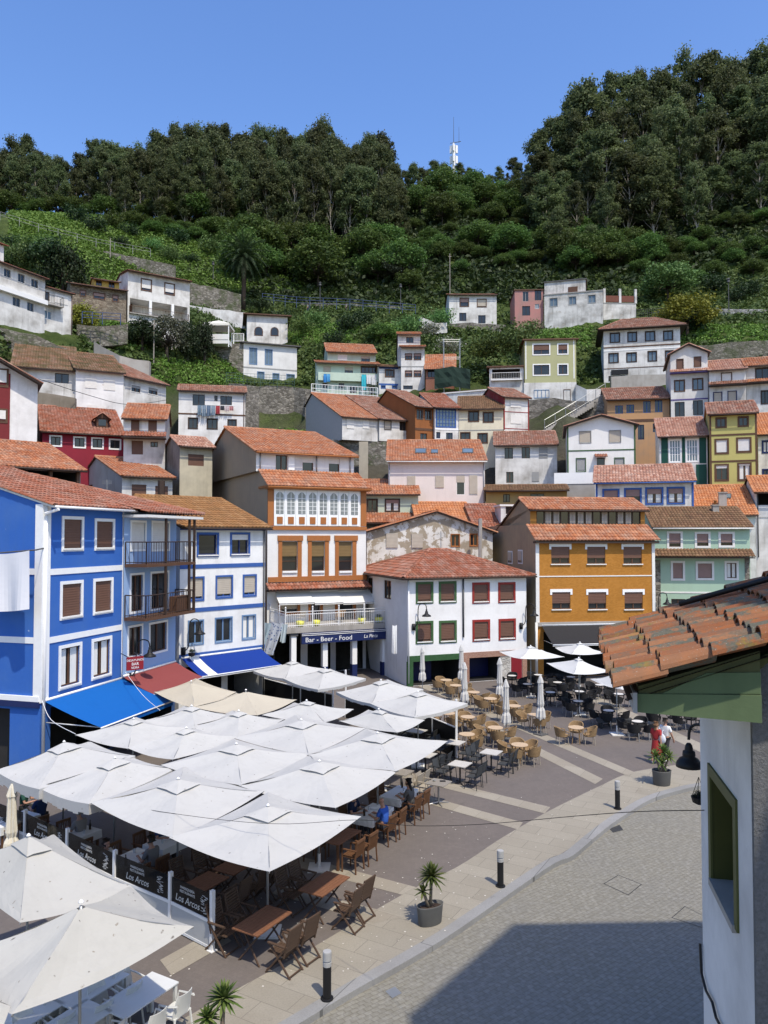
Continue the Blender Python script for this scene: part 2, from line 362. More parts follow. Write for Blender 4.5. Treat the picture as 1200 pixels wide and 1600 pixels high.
# window styles:  fill, frame material, surround material, surround width, shutter material and drop, leaves, curtain, sill
def ST(fr='brownw', su=None, sw=.10, sh=None, sf=1.0, leaves=2, cur=0, sill=None, bars=0, hat=0, glass='glass', rec=.16, door=0, name=None, hole=1):
    return dict(fr=fr, su=su, sw=sw, sh=sh, sf=sf, leaves=leaves, cur=cur, sill=sill, bars=bars, hat=hat, glass=glass, rec=rec, door=door, name=name, hole=hole)
class House:
    def __init__(s, k, name, label, cat, Y, L, Rr, bot, wall, depth=7.0, YR=None, kk=None, group=None, hill=True, z0=None):
        s.k = k; (ax, ay), (bx, by) = cv(k, *L), cv(k, *Rr)
        P = at(ax, ay, Y); ze = P.z
        dl, dr = ray(ax, ay), ray(bx, by)
        if kk is not None: YR = Y * (1 - kk * dl.x) / (1 - kk * dr.x)
        elif YR is None: YR = (ze - CAMH) / dr.z if abs(dr.z) > .05 else Y
        Q = Vector((dr.x * YR, YR, 0)); O = Vector((P.x, Y, 0))
        e = Q - O; s.W = e.length; e.normalize(); s.ex = e; s.ey = Vector((-e.y, e.x, 0)); s.O = O
        s.yaw = math.atan2(e.y, e.x); s.D = depth; s.Ym = (Y + YR) / 2
        bxp, byp = cv(k, (L[0] + Rr[0]) / 2, bot)
        s.z0 = (CAMH + ray(bxp, byp).z * s.Ym) if z0 is None else z0
        s.ze = ze - s.z0
        s.root = empty(name, (O.x, O.y, s.z0), s.yaw, label, cat, group)
        s.wall = wall; s.holes = {'F': [], 'L': [], 'R': []}; s.label = label
        s.hill = hill; ALLH.append(s)
        if hill: HOUSE_PTS.append((s.glob(s.W / 2, -1.0, 0), s.glob(s.W / 2, depth, 0), s.z0, depth, s.glob(0, -1., 0), s.glob(s.W, -1., 0)))
    def glob(s, u, y, z): p = s.O + s.ex * u + s.ey * y; return Vector((p.x, p.y, s.z0 + z))
    def T(s, face):
        W, D = s.W, s.D
        return {'F': lambda u, w, z: (u, w, z), 'L': lambda u, w, z: (w, D - u, z), 'R': lambda u, w, z: (W - w, u, z)}[face]
    def loc(s, x, y, face='F', dy=0.0, k=None):
        px, py = cv(k or s.k, x, y); d = ray(px, py)
        o = Vector((0, 0, CAMH)) - Vector((s.O.x, s.O.y, s.z0))
        ol = Vector((o.dot(s.ex), o.dot(s.ey), o.z)); dl = Vector((d.dot(s.ex), d.dot(s.ey), d.z))
        if face == 'F': t = (dy - ol.y) / dl.y; p = ol + dl * t; return p.x, p.z
        if face == 'L': t = (dy - ol.x) / dl.x; p = ol + dl * t; return s.D - p.y, p.z
        t = (s.W - dy - ol.x) / dl.x; p = ol + dl * t; return p.y, p.z
    def fw(s, f): return s.W if f == 'F' else s.D
    def win(s, st, rects, face='F', label=None, dy=0.0):
        for (x0, y0, x1, y1) in rects:
            u0, z1 = s.loc(x0, y0, face, dy); u1, z0 = s.loc(x1, y1, face, dy)
            s.wat(st, face, u0, u1, z0, z1, label, dy)
        return s
    def wat(s, st, face, u0, u1, z0, z1, label=None, dy=0.0):
        T0 = s.T(face); T = (lambda u, w, z: T0(u, w + dy, z)) if dy else T0
        if u1 < u0: u0, u1 = u1, u0
        if z1 < z0: z0, z1 = z1, z0
        if st['su']: su = st['sw']; u0 += su; u1 -= su; z0 += su; z1 -= su
        u0 = max(u0, .06); u1 = min(u1, s.fw(face) - .06)
        if u1 - u0 < .12: return
        rec = st['rec'] if st['hole'] and not dy else .0
        if rec: s.holes[face].append((u0, u1, z0, z1, rec + .06))
        w0 = rec - .09 if rec else -.05
        fm = M_[st['fr']]; mb = MB(); b = .055
        for (a, c, d, e) in ((u0, u0 + b, z0, z1), (u1 - b, u1, z0, z1), (u0 + b, u1 - b, z0, z0 + b), (u0 + b, u1 - b, z1 - b, z1)):
            tbox(mb, T, a, c, w0, w0 + .07, d, e)
        L = st['leaves']
        for i in range(1, L):
            c = u0 + (u1 - u0) * i / L; tbox(mb, T, c - .035, c + .035, w0 + .005, w0 + .07, z0 + b, z1 - b)
        for i in range(st['bars']):
            c = z0 + (z1 - z0) * (i + 1) / (st['bars'] + 1); tbox(mb, T, u0 + b, u1 - b, w0 + .02, w0 + .065, c - .018, c + .018)
        wn = mb.build(st['name'] or ('door' if st['door'] else 'window'), fm, s.root)
        if label: wn['label'] = label
        g = MB(); g.face([T(u0 + .01, w0 + .055, z0 + .01), T(u1 - .01, w0 + .055, z0 + .01), T(u1 - .01, w0 + .055, z1 - .01), T(u0 + .01, w0 + .055, z1 - .01)])
        g.build('pane', M_[st['glass']], wn)
        if st['sh']:
            q = MB(); f = st['sf']; zb = z1 - (z1 - z0) * f
            tbox(q, T, u0 + .012, u1 - .012, w0 - .035, w0 - .006, zb, z1 - .005); q.build('roller_shutter', M_[st['sh']], wn)
        if st['cur']:
            q = MB(); n = 8
            for side in (0, 1):
                x0 = u0 + b if side == 0 else u1 - b - (u1 - u0) * .34; x1 = x0 + (u1 - u0) * .34
                for i in range(n):
                    a = x0 + (x1 - x0) * i / n; c = x0 + (x1 - x0) * (i + 1) / n
                    da, dc = .008 * (i % 2), .008 * ((i + 1) % 2)
                    q.face([T(a, w0 + .045 - da, z0 + b), T(c, w0 + .045 - dc, z0 + b), T(c, w0 + .045 - dc, z1 - b), T(a, w0 + .045 - da, z1 - b)])
            q.build('curtain', M_['curtain'], wn)
        if st['su']:
            q = MB(); a = st['sw']
            for (x0, x1, c, d) in ((u0 - a, u0, z0 - a, z1 + a), (u1, u1 + a, z0 - a, z1 + a), (u0, u1, z1, z1 + a), (u0, u1, z0 - a, z0)):
                tbox(q, T, x0, x1, -.035, .03, c, d)
            q.build('surround', M_[st['su']], wn)
        if st['hat']:
            q = MB(); a = .14; hh = .20
            tbox(q, T, u0 - a, u1 + a, -.03, .01, z1, z1 + hh); tbox(q, T, u0 - a, u0, -.03, .01, z1 - .18, z1); tbox(q, T, u1, u1 + a, -.03, .01, z1 - .18, z1)
            q.build('lintel', M_['white'], wn)
        if st['sill']:
            q = MB(); tbox(q, T, u0 - .06, u1 + .06, -.09, w0 + .03, z0 - .07, z0 - .004); q.build('sill', M_[st['sill']], wn)
    def band(s, x, y, th, m, face='F', out=.03, name='trim_band'):
        u, z = s.loc(x, y, face); q = MB(); tbox(q, s.T(face), .0, s.fw(face), -out, .01, z - th / 2, z + th / 2); q.build(name, M_[m] if isinstance(m, str) else m, s.root)
        return s
    def bar(s, x0, y0, x1, y1, m, face='F', out=.035, name='trim_panel', inn=.01):
        u0, z1 = s.loc(x0, y0, face); u1, z0 = s.loc(x1, y1, face)
        q = MB(); tbox(q, s.T(face), u0, u1, -out, inn, z0, z1); return q.build(name, M_[m] if isinstance(m, str) else m, s.root)
    def pipe(s, u, m='zinc', face='F', z1=None, z0=0, r=.045, name='drainpipe'):
        q = MB(); T = s.T(face); q.tube(T(u, -.07, z0), T(u, -.07, z1 or s.ze - .05), r, n=6); q.build(name, M_[m], s.root, True); return s
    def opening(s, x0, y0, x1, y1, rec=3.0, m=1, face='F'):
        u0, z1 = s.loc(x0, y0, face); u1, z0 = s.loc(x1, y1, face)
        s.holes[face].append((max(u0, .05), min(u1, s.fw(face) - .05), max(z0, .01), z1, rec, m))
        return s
    def roof(s, kind='front', ridge_y=None, dr=None, tm='terra', t=.42, ov=.40, so=.15, wood='darkw', apex=None, tw=.24, sidewall=None, gut=True, back=None, fnd=6.5, zt=0):
        """closes the walls and lays the tiles"""
        W, D, ze = s.W, s.D, s.ze; side = []
        tmat = TILES[tm] if isinstance(tm, str) else tm; wm = M_[wood]
        rb = MB(); fasc = MB(); Tf = s.T('F')
        bl = -fnd if s.hill else 0.0
        walls = MB()
        def slab(pts, th=.09):
            pts = [Vector(p) for p in pts]; n = (pts[1] - pts[0]).cross(pts[3] - pts[0]).normalized()
            if n.z < 0: n = -n
            lo = [p - n * th for p in pts]; hi = [p - n * .012 for p in pts]
            rb.raw([tuple(p) for p in lo + hi], [(0, 1, 2, 3), (4, 5, 6, 7), (0, 1, 5, 4), (1, 2, 6, 5), (2, 3, 7, 6), (3, 0, 4, 7)], 1)
        if kind == 'front' or kind == 'shed':
            if kind == 'shed': dr = D
            if ridge_y is not None:
                px, py = cv(s.k, 0, ridge_y); v = ray(600, py).z
                if dr is None:
                    if t - v < .12: t = v + .12
                    dr = (CAMH + v * s.Ym - s.z0 - ze) / (t - v); dr = min(max(dr, 1.2), D if kind == 'shed' else D * .95)
                zr = CAMH + v * (s.Ym + dr) - s.z0; t = (zr - ze) / dr
            else:
                dr = dr or D / 2; zr = ze + t * dr
            s.t, s.dr, s.zr = t, dr, zr
            zb = zr - (D - dr) * (t if back is None else back)
            e0 = .06
            fl, frr = (-so, -ov, ze + e0 - ov * t), (W + so, -ov, ze + e0 - ov * t)
            rl, rr = (-so, dr, zr + e0), (W + so, dr, zr + e0)
            tiles(rb, fl, frr, rr, rl, 0, tw); slab([fl, frr, rr, rl])
            if D - dr > .3:
                bR, bL = (W + so, D + .3, zb + e0 - .3 * t), (-so, D + .3, zb + e0 - .3 * t)
                tiles(rb, bR, bL, rl, rr, 0, .5, .8); slab([bR, bL, rl, rr])
                ridge(rb, (-so, dr, zr + e0 + .03), (W + so, dr, zr + e0 + .03))
            prof = [(0, bl), (0, ze), (dr, zr)] + ([(D, zb)] if D - dr > .01 else []) + [(D, bl)]
            for f, x in (('L', 0.0), ('R', W)):
                if s.holes[f]:
                    zl = min(ze, zb); wallface(walls, s.T(f), D, bl, zl, s.holes[f], 2 if sidewall else 0)
                    side_pts = [(x, 0, zl), (x, 0, ze), (x, dr, zr)] + ([(x, D, zb)] if zb > zl + 1e-3 and D - dr > .01 else []) + [(x, D, zl)]
                    walls.face(side_pts, 2 if sidewall else 0)
                else:
                    walls.face([(x, y, z) for y, z in prof], 2 if sidewall else 0)
                ridge(rb, (x + (-so if f == 'L' else so), -ov, fl[2] + .02), (x + (-so if f == 'L' else so), dr, zr + e0 + .02), .09)
            walls.face([(0, D, bl), (W, D, bl), (W, D, min(zb, zr)), (0, D, min(zb, zr))])
            wallface(walls, Tf, W, bl, ze, s.holes['F'])
            if gut:
                g = MB(); g.tube((-so, -ov - .07, fl[2] - .05), (W + so, -ov - .07, fl[2] - .05), .055, n=6); g.build('gutter', M_['darkw'] if gut is True else M_[gut], s.root, True)
        elif kind == 'gable':
            ua, za = s.loc(*apex); s.zr = za
            tl = (za - ze) / max(ua, .1); trr = (za - ze) / max(W - ua, .1); e0 = .06
            for (x, sgn, tt) in ((0, -1, tl), (W, 1, trr)):
                eo = .3
                f0 = (x + sgn * eo, -ov, ze + e0 - eo * tt); b0 = (x + sgn * eo, D + .2, ze + e0 - eo * tt)
                f1 = (ua, -ov, za + e0); b1 = (ua, D + .2, za + e0)
                if sgn < 0: tiles(rb, b0, f0, f1, b1, 0, tw); slab([b0, f0, f1, b1])
                else: tiles(rb, f0, b0, b1, f1, 0, tw); slab([f0, b0, b1, f1])
                ridge(rb, (f0[0], -ov + .05, f0[2] + .03), (ua, -ov + .05, za + e0 + .03), .10)
            ridge(rb, (ua, -ov, za + e0 + .03), (ua, D + .2, za + e0 + .03))
            hs = [h for h in s.holes['F'] if h[3] < ze]
            wallface(walls, Tf, W, bl, ze, hs); walls.face([(0, 0, ze), (W, 0, ze), (ua, 0, za)])
            for f, x in (('L', 0.0), ('R', W)): wallface(walls, s.T(f), D, bl, ze, s.holes[f], 2 if sidewall else 0)
            walls.face([(0, D, bl), (W, D, bl), (W, D, ze), (ua, D, za), (0, D, ze)])
        elif kind == 'hip':
            e0 = .06; ap = apex; o = ov
            if ap is not None and len(ap) == 2: ux, zz = s.loc(ap[0], ap[1], dy=D / 2); r0 = r1 = ux
            else: ux, zz = s.loc(ap[0], ap[1], dy=D / 2); r0 = ux; r1, _ = s.loc(ap[2], ap[1], dy=D / 2)
            s.zr = zz; t = (zz - ze) / (D / 2)
            A, B, C_, E = (-o, -o, ze + e0 - o * t), (W + o, -o, ze + e0 - o * t), (W + o, D + o, ze + e0 - o * t), (-o, D + o, ze + e0 - o * t)
            r0p, r1p = (r0, D / 2, zz + e0), (r1 + .02, D / 2, zz + e0)
            for q in ((A, B, r1p, r0p), (E, A, r0p, r0p), (B, C_, r1p, r1p)): tiles(rb, *q, 0, tw)
            tiles(rb, C_, E, r0p, r1p, 0, .5, .8)
            for p, q in ((A, r0p), (B, r1p), (C_, r1p), (E, r0p)): ridge(rb, Vector(p) + Vector((0, 0, .05)), Vector(q) + Vector((0, 0, .05)))
            if r1 - r0 > .1: ridge(rb, Vector(r0p) + Vector((0, 0, .04)), Vector(r1p) + Vector((0, 0, .04)))
            for q in ((A, B, r1p, r0p), (C_, E, r0p, r1p)): slab(q)
            rb.face([Vector(A) - Vector((0, 0, .1)), Vector(B) - Vector((0, 0, .1)), Vector(C_) - Vector((0, 0, .1)), Vector(E) - Vector((0, 0, .1))], 1)
            wallface(walls, Tf, W, bl, ze, s.holes['F'])
            for f in 'LR': wallface(walls, s.T(f), D, bl, ze, s.holes[f], 2 if sidewall else 0)
            walls.face([(0, D, bl), (W, D, bl), (W, D, ze), (0, D, ze)])
            if gut: g = MB(); g.path([(-o - .05, D, A[2] - .04), (-o - .05, -o - .05, A[2] - .04), (W + o + .05, -o - .05, A[2] - .04), (W + o + .05, D, A[2] - .04)], .055); g.build('gutter', M_['darkw'] if gut is True else M_[gut], s.root, True)
        else:  # flat
            rb.box(-ov, W + ov, -ov, D + ov, ze, ze + .14, 1); rb.box(-ov + .06, W + ov - .06, -ov + .06, D + ov - .06, ze + .14, ze + .17, 0)
            wallface(walls, Tf, W, bl, ze, s.holes['F'])
            for f in 'LR': wallface(walls, s.T(f), D, bl, ze, s.holes[f], 2 if sidewall else 0)
            walls.face([(0, D, bl), (W, D, bl), (W, D, ze), (0, D, ze)]); s.zr = ze
        rb.build('roof', [tmat, wm], s.root)
        walls.build('wall', [s.wall, M_['darkroom'], sidewall or s.wall], s.root)
        return s
    def block(s, x0, y0, x1, depth, dy, h, wall, name='attic'):
        """a set-back upper storey, returned as a House that shares this root"""
    def skylight(s, rects):
        for (x0, y0, x1, y1) in rects:
            P = []
            for (x, y) in ((x0, y1), (x1, y1), (x1, y0), (x0, y0)):
                px, py = cv(s.k, x, y); d = ray(px, py)
                o = Vector((0, 0, CAMH)) - Vector((s.O.x, s.O.y, s.z0))
                ol = Vector((o.dot(s.ex), o.dot(s.ey), o.z)); dl = Vector((d.dot(s.ex), d.dot(s.ey), d.z))
                n = Vector((0, -s.t, 1)); c = s.ze + .22
                tt = (c - ol.dot(n)) / dl.dot(n); P.append(ol + dl * tt)
            n = Vector((0, -s.t, 1)).normalized(); q = MB()
            lo = [p - n * .2 for p in P]
            for i in range(4): j = (i + 1) % 4; q.face([lo[i], lo[j], P[j], P[i]])
            c = sum(P, Vector()) / 4
            q.raw([tuple(p) for p in P] + [tuple(c + (p - c) * .8) for p in P], [(i, (i + 1) % 4, 4 + (i + 1) % 4, 4 + i) for i in range(4)])
            f = q.build('skylight', M_['dgrey'], s.root)
            g = MB(); g.face([c + (p - c) * .82 - n * .01 for p in P]); g.build('pane', M_['skyglass'], f)
        return s
    def chimney(s, u, y, h=.9, w=.45, m=None, z=None, pot=True):
        z = z if z is not None else s.ze + s.t * min(y, s.dr) - .2; q = MB(); q.box(u, u + w, y, y + w, z, z + h)
        q.box(u - .06, u + w + .06, y - .06, y + w + .06, z + h, z + h + .08)
        c = q.build('chimney', m or M_['concrete'], s.root)
        if pot: p = MB(); p.lathe([(.11, 0), (.10, .28), (.14, .30), (.12, .36)], (u + w / 2, y + w / 2, z + h + .08), 8); p.build('pot', M_['orangew'], c, True)
        return s
HOUSE_PTS = []; ALLH = []
# ---------------------------------------------------------------- more house parts
def merge(h2, h1):
    """moves the parts of a set-back storey under the main house"""
    d = h2.O - h1.O; off = Vector((d.dot(h1.ex), d.dot(h1.ey), h2.z0 - h1.z0))
    for c in [o for o in bpy.data.objects if o.parent == h2.root]:
        c.parent = h1.root; c.location = Vector(c.location) + off
    bpy.data.objects.remove(h2.root)
def pent(s, y, out=.6, rise=.28, tm='terra', u0=-.12, u1=None, wood='darkw', z=None, x=0, tw=.24):
    z = s.loc(x or (s.W), y)[1] if z is None else z
    u1 = s.W + .12 if u1 is None else u1; q = MB(); tiles(q, (u0, -out, z), (u1, -out, z), (u1, .0, z + rise), (u0, .0, z + rise), 0, tw, .36)
    q.box(u0 + .02, u1 - .02, -out + .03, -.002, z - .11, z - .03, 1); q.build('pent_roof', [TILES[tm] if isinstance(tm, str) else tm, M_[wood]], s.root)
def balcony(s, u0, u1, z, out=1.1, rail='darkw', deck='brownw', h=1.0, gap=.14, posts=(), top=2.6, face='F', thick=.14, bal=.012):
    T = s.T(face); d = MB(); tbox(d, T, u0, u1, -out, -.004, z - thick, z); b = d.build('balcony', M_[deck], s.root)
    r = MB(); rm = M_[rail]
    segs = [((u0 + .03, -.03), (u0 + .03, -out + .04)), ((u0 + .03, -out + .04), (u1 - .03, -out + .04)), ((u1 - .03, -out + .04), (u1 - .03, -.03))]
    for (a, c) in segs:
        L = math.hypot(c[0] - a[0], c[1] - a[1]); n = max(2, int(L / gap))
        for zz, rr in ((z + h, .028), (z + .08, .02)): r.tube(T(a[0], a[1], zz), T(c[0], c[1], zz), rr, n=5)
        for i in range(n + 1):
            f = i / n; x, y = a[0] + (c[0] - a[0]) * f, a[1] + (c[1] - a[1]) * f
            r.tube(T(x, y, z), T(x, y, z + h), .03 if i in (0, n) else bal, n=4)
    r.build('railing', rm, b)
    for u in posts:
        p = MB(); tbox(p, T, u - .05, u + .05, -out + .0, -out + .1, z + .005, z + top); p.build('post', rm, b)
    return b
def awning(s, u0, u1, z, out, drop, m, val=.0, stripe=None, sm=None, vm=None):
    q = MB(); n = 10; cols = [u0 + (u1 - u0) * i / n for i in range(n + 1)]
    if stripe: cols = sorted(set(cols + list(stripe)))
    def p(u, f): return (u, -.05 - out * f, z - drop * f - .05 * math.sin(math.pi * f))
    for i in range(len(cols) - 1):
        mi = 1 if stripe and stripe[0] - 1e-6 <= cols[i] < stripe[1] - 1e-6 else 0
        for j in range(6):
            f, g = j / 6, (j + 1) / 6; q.face([p(cols[i], f), p(cols[i + 1], f), p(cols[i + 1], g), p(cols[i], g)], mi)
        if val:
            a, b = p(cols[i], 1), p(cols[i + 1], 1); q.face([a, b, (b[0], b[1], b[2] - val), (a[0], a[1], a[2] - val)], 2 if vm else mi)
    a = q.build('awning', [m, sm or m, vm or m], s.root, True)
    r = MB(); e = p(0, 1)
    r.tube((u0, e[1], e[2] - .02), (u1, e[1], e[2] - .02), .035, n=6); r.tube((u0, -.08, z + .02), (u1, -.08, z + .02), .06, n=6)
    for u in (u0 + .15, u1 - .15): r.tube((u, -.05, z - drop * .9 - .1), (u, e[1], e[2] - .03), .022, n=5)
    r.build('awning_frame', M_['wmetal'], a, True); return a
W_ = lambda c, **k: plaster(c, **k)
white1 = W_((.68, .67, .64), amt=.6); white2 = W_((.66, .65, .62), amt=.65); whiteP = W_((.70, .69, .66), amt=.5, peel=.9, pth=.56)
plate = lambda **k: ST(**k)
S_BR = ST('brownw', 'white', .13, 'brownsh', 1.0, sill='offw'); S_CU = ST('brownw', 'white', .13, None, 0, cur=1, sill='offw')
# ================================================================= houses round the square
bl = plaster((.036, .125, .42), amt=.42, stain=(.075, .17, .40), peel=.8, pth=.68, pcol=(.45, .52, .62), pscale=1.6)
h = House('E', 'house', 'vivid blue corner house with white bands and a long white drainpipe', 'house', 30, (183, 125), (530, 152), 1150, bl, 13, kk=3.48, hill=False, z0=0)
h.win(S_BR, [(263, 180, 355, 330), (403, 190, 487, 326), (256, 460, 352, 612), (397, 448, 480, 592)]); h.win(S_CU, [(250, 735, 346, 900), (390, 706, 474, 860)])
h.band(205, 420, .24, 'white'); h.band(203, 712, .24, 'white'); h.band(160, 418, .24, 'white', 'L'); h.band(160, 712, .24, 'white', 'L')
q = MB(); q.box(-.05, .42, -.05, .3, 2.9, h.ze - .05); q.build('corner_pilaster', M_['white'], h.root); h.pipe(.12, 'wmetal', z0=.1, r=.07)
q = MB(); q.box(h.W - .12, h.W, -.045, .05, 2.9, h.ze - .05); q.build('corner_pilaster', M_['white'], h.root)
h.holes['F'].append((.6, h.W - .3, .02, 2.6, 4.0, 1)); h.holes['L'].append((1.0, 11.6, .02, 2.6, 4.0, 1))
q = MB(); tbox(q, h.T('L'), .0, 13, -.10, .0, 2.95, 3.15); tbox(q, h.T('L'), .0, 13, -.12, -.0, 2.72, 2.94, 1); q.build('ledge', [M_['white'], M_['navy']], h.root)
BLUEHOUSE = h
h.roof('front', dr=6.2, t=.30, tm='red', ov=.55, so=.05, wood='offw', gut='wmetal')
q = MB(); c = .0
q.tube((.05, -.7, h.ze - .25), (-.0, -.12, h.ze - .42), .06, n=6); q.build('drainpipe', M_['wmetal'], h.root)
awning(h, .15, h.W - .1, 2.95, 2.6, .85, cloth((.006, .10, .36), .25), val=.2)
lb = plaster((.27, .39, .60), amt=.2, stain=(.2, .28, .4))
h = House('E', 'house', 'pale blue narrow house with two brown timber balconies', 'house', 34.9, (530, 160), (752, 176), 1000, lb, 11, kk=3.48, hill=False, z0=0)
LB = h
S_W = ST('white', 'white', .10, 'whitesh', 1.0, leaves=1); S_D = ST('brownw', 'white', .10, None, 0, leaves=2)
h.win(S_W, [(555, 198, 622, 330), (645, 200, 722, 330)]); h.win(S_D, [(553, 425, 612, 590), (640, 418, 718, 575), (543, 650, 607, 775), (634, 636, 713, 755)])
h.holes['F'].append((.4, h.W - .3, .02, 2.5, 3.0, 1))
z1 = h.loc(535, 395)[1]; z2 = h.loc(535, 622)[1]
for z, t in ((z1 + .1, h.ze - z1 - .4), (z2 + .1, z1 - z2 - .1)): balcony(h, .05, h.W - .05, z, 1.15, posts=(1.7, h.W - .6, h.W - .12), top=t, gap=.2)
q = MB(); q.box(h.W - 1.5, h.W - .25, -1.0, -.55, z2 + .12, z2 + .85); q.build('storage_box', M_['brownw'], h.root)
W, ze = h.W, h.ze; rb = MB(); t_ = .30; ov = 1.25; dr = 6.2; e0 = .06
rb_l, rb_r = (0, -ov, ze + e0 - ov * t_ + .25), (W + .6, -ov, ze + e0 - ov * t_ + .25)
tiles(rb, rb_l, rb_r, (1.2, dr, ze + dr * t_), (0, dr, ze + dr * t_), 0); tiles(rb, rb_r, (W + .6, 12, ze + e0 - ov * t_ + .25), (1.2, dr, ze + dr * t_), (1.2, dr, ze + dr * t_), 0)
ridge(rb, Vector(rb_r) + Vector((0, 0, .05)), (1.2, dr, ze + dr * t_ + .05)); rb.box(0, W + .55, -ov + .03, 12, ze - .28, ze - .16, 1)
rb.build('roof', [TILES['red'], M_['offw']], h.root)
wb = MB(); wallface(wb, h.T('F'), W, 0, ze, h.holes['F']); wallface(wb, h.T('R'), 12, 0, ze, []); wb.build('wall', [lb, M_['darkroom']], h.root)
awning(h, -.05, h.W - .1, 3.05, 1.6, .7, cloth((.22, .055, .052), .3), val=.0)
q = MB(); q.tube((.4, -.3, ze + .8), (.4, -.3, ze + 1.3), .1, n=6)
# white house with blue trim
wh = plaster((.74, .74, .72), amt=.28)
h = House('E', 'house', 'white three storey house with blue bands and an ochre tiled roof', 'house', 40.3, (768, 222), (1130, 224), 1040, wh, 10, kk=1.02, hill=False, z0=0)
WB = h
h.win(ST('navy', 'blue', .12, 'whitesh', .28, sill='offw'), [(980, 250, 1065, 350)]); h.win(ST('navy', 'blue', .12, None, 0, sill='offw', leaves=1), [(838, 250, 932, 354)])
h.win(ST('blue', 'blue', .10, 'beigesh', .86), [(802, 440, 870, 542), (918, 434, 992, 530), (1034, 430, 1093, 523)])
h.win(ST('bluegrey', 'bluegrey', .07, None, 0, leaves=2), [(800, 626, 868, 727), (915, 614, 990, 716)]); h.win(ST('bluegrey', 'bluegrey', .07, None, 0, cur=1), [(1030, 603, 1090, 704)])
h.band(775, 398, .22, 'blue'); h.band(772, 586, .22, 'blue'); h.band(752, 782, .2, 'blue'); h.band(775, 228, .3, 'blue')
h.pipe(h.W - .12, 'dgrey'); h.holes['F'] += [(.4, 2.6, .02, 2.5, 3., 1), (3.0, 6.2, .02, 2.5, 3., 1)]
h.roof('front', ridge_y=112, tm='ochre', t=.36, ov=.4)
awning(h, .1, h.W - .3, 3.0, 1.9, .7, cloth((.008, .035, .22), .15), val=.12, stripe=(.55, 1.1), sm=cloth((.7, .7, .68), .15), vm=M_['offw'])
# ---- orange and white house with glazed gallery, bar on the ground floor
wt = brick((.70, .69, .66), (.74, .73, .70), (.60, .59, .56), 7, .15)
h = House('F', 'house', 'white and orange bar house with a glazed gallery and a brown gable wall', 'house', 51.8, (500, 306), (985, 310), 1290, wt, 20, kk=.5, hill=False, z0=0)
BAR = h
u0, zt_ = h.loc(505, 312); u1, zb_ = h.loc(982, 512)
q = MB(); q.box(.0, .42, -.06, .05, zb_, zt_); q.box(h.W - .42, h.W, -.06, .05, zb_, zt_); q.build('pilaster', M_['orangew'], h.root)
ga = MB(); ua, za1 = h.loc(530, 320); ub, zb1 = h.loc(950, 512)
ga.box(ua, ub, -.10, .06, zb1, za1); gal = ga.build('gallery', M_['white'], h.root)
n = 8; zm0, zm1 = h.loc(530, 455)[1], h.loc(530, 332)[1]
gp, gm, go = MB(), MB(), MB()
for i in range(n):
    a = ua + (ub - ua) * (i + .16) / n; b = ua + (ub - ua) * (i + .84) / n; w = b - a
    prof = [(a, zm0 + .05), (b, zm0 + .05), (b, zm1 - .35)] + [(a + w * (1 - j / 6), zm1 - .35 + .22 * math.sin(math.pi * j / 6)) for j in range(1, 6)] + [(a, zm1 - .35)]
    gp.face([(x, -.112, z) for x, z in prof]); gp.face([(x, -.112 + .001, z) for x, z in prof])
    for x in (a + w * .5,): gm.box(x - .018, x + .018, -.135, -.113, zm0 + .05, zm1 - .14)
    for k in range(1, 5): z = zm0 + .05 + (zm1 - zm0 - .35) * k / 5; gm.box(a, b, -.134, -.114, z - .014, z + .014)
    go.box(a + w * .12, b - w * .12, -.14, -.09, zb1 + .12, zm0 - .14)
    if i: gm.box(ua + (ub - ua) * i / n - .05, ua + (ub - ua) * i / n + .05, -.16, -.1, zb1, za1 - .02)
gp.build('pane', glass((.16, .18, .19)), gal); gm.build('glazing_bars', M_['white'], gal); go.build('orange_panels', M_['orangew'], gal)
h.bar(500, 512, 985, 532, 'orangew', out=.16, name='cornice'); h.bar(500, 764, 985, 776, 'orangew', out=.12, name='cornice')
for (x0, x1) in ((548, 672), (694, 806), (828, 942)):
    h.win(ST('ochrew' if 0 else 'brownw', None, 0, 'ochresh', .5, leaves=1, cur=0, bars=2, rec=.2), [(x0 + 22, 588, x1 - 26, 732)])
    h.bar(x0, 558, x1, 584, 'orangew', out=.12, name='lintel'); h.bar(x0 + 4, 585, x0 + 21, 768, 'orangew', out=.07, name='pilaster'); h.bar(x1 - 25, 585, x1 - 6, 768, 'orangew', out=.07, name='pilaster')
    h.bar(x0 + 24, 733, x1 - 28, 741, 'white', out=.1, name='sill')
zt2 = h.loc(500, 800)[1]
pent(h, 826, .75, .42, 'red', x=500)
zdk = h.loc(620, 1000)[1]
for (x0, x1, lab) in ((552, 660, None), (700, 772, None), (832, 935, None)):
    h.win(ST('brownw', 'orangew', .2, 'beigesh' if x0 < 600 else None, .7, leaves=1, rec=.2), [(x0, 870, x1, 950 if x0 < 600 else 985)])
aw = cloth((.66, .65, .61), .3)
for (x0, x1) in ((530, 715), (704, 855), (842, 1012)):
    a, z = h.loc(x0, 836); b, _ = h.loc(x1, 836); awning(h, a + .05, b - .16, z + .03, .95, .72, aw, val=.14)
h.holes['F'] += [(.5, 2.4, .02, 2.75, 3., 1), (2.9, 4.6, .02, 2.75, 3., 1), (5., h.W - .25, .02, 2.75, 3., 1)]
gab = plaster((.37, .275, .18), amt=.4, stain=(.26, .21, .15))
h.roof('shed' if 0 else 'front', dr=9.7, t=.02, tm='terra', gut=False, sidewall=gab, fnd=0) if 0 else None
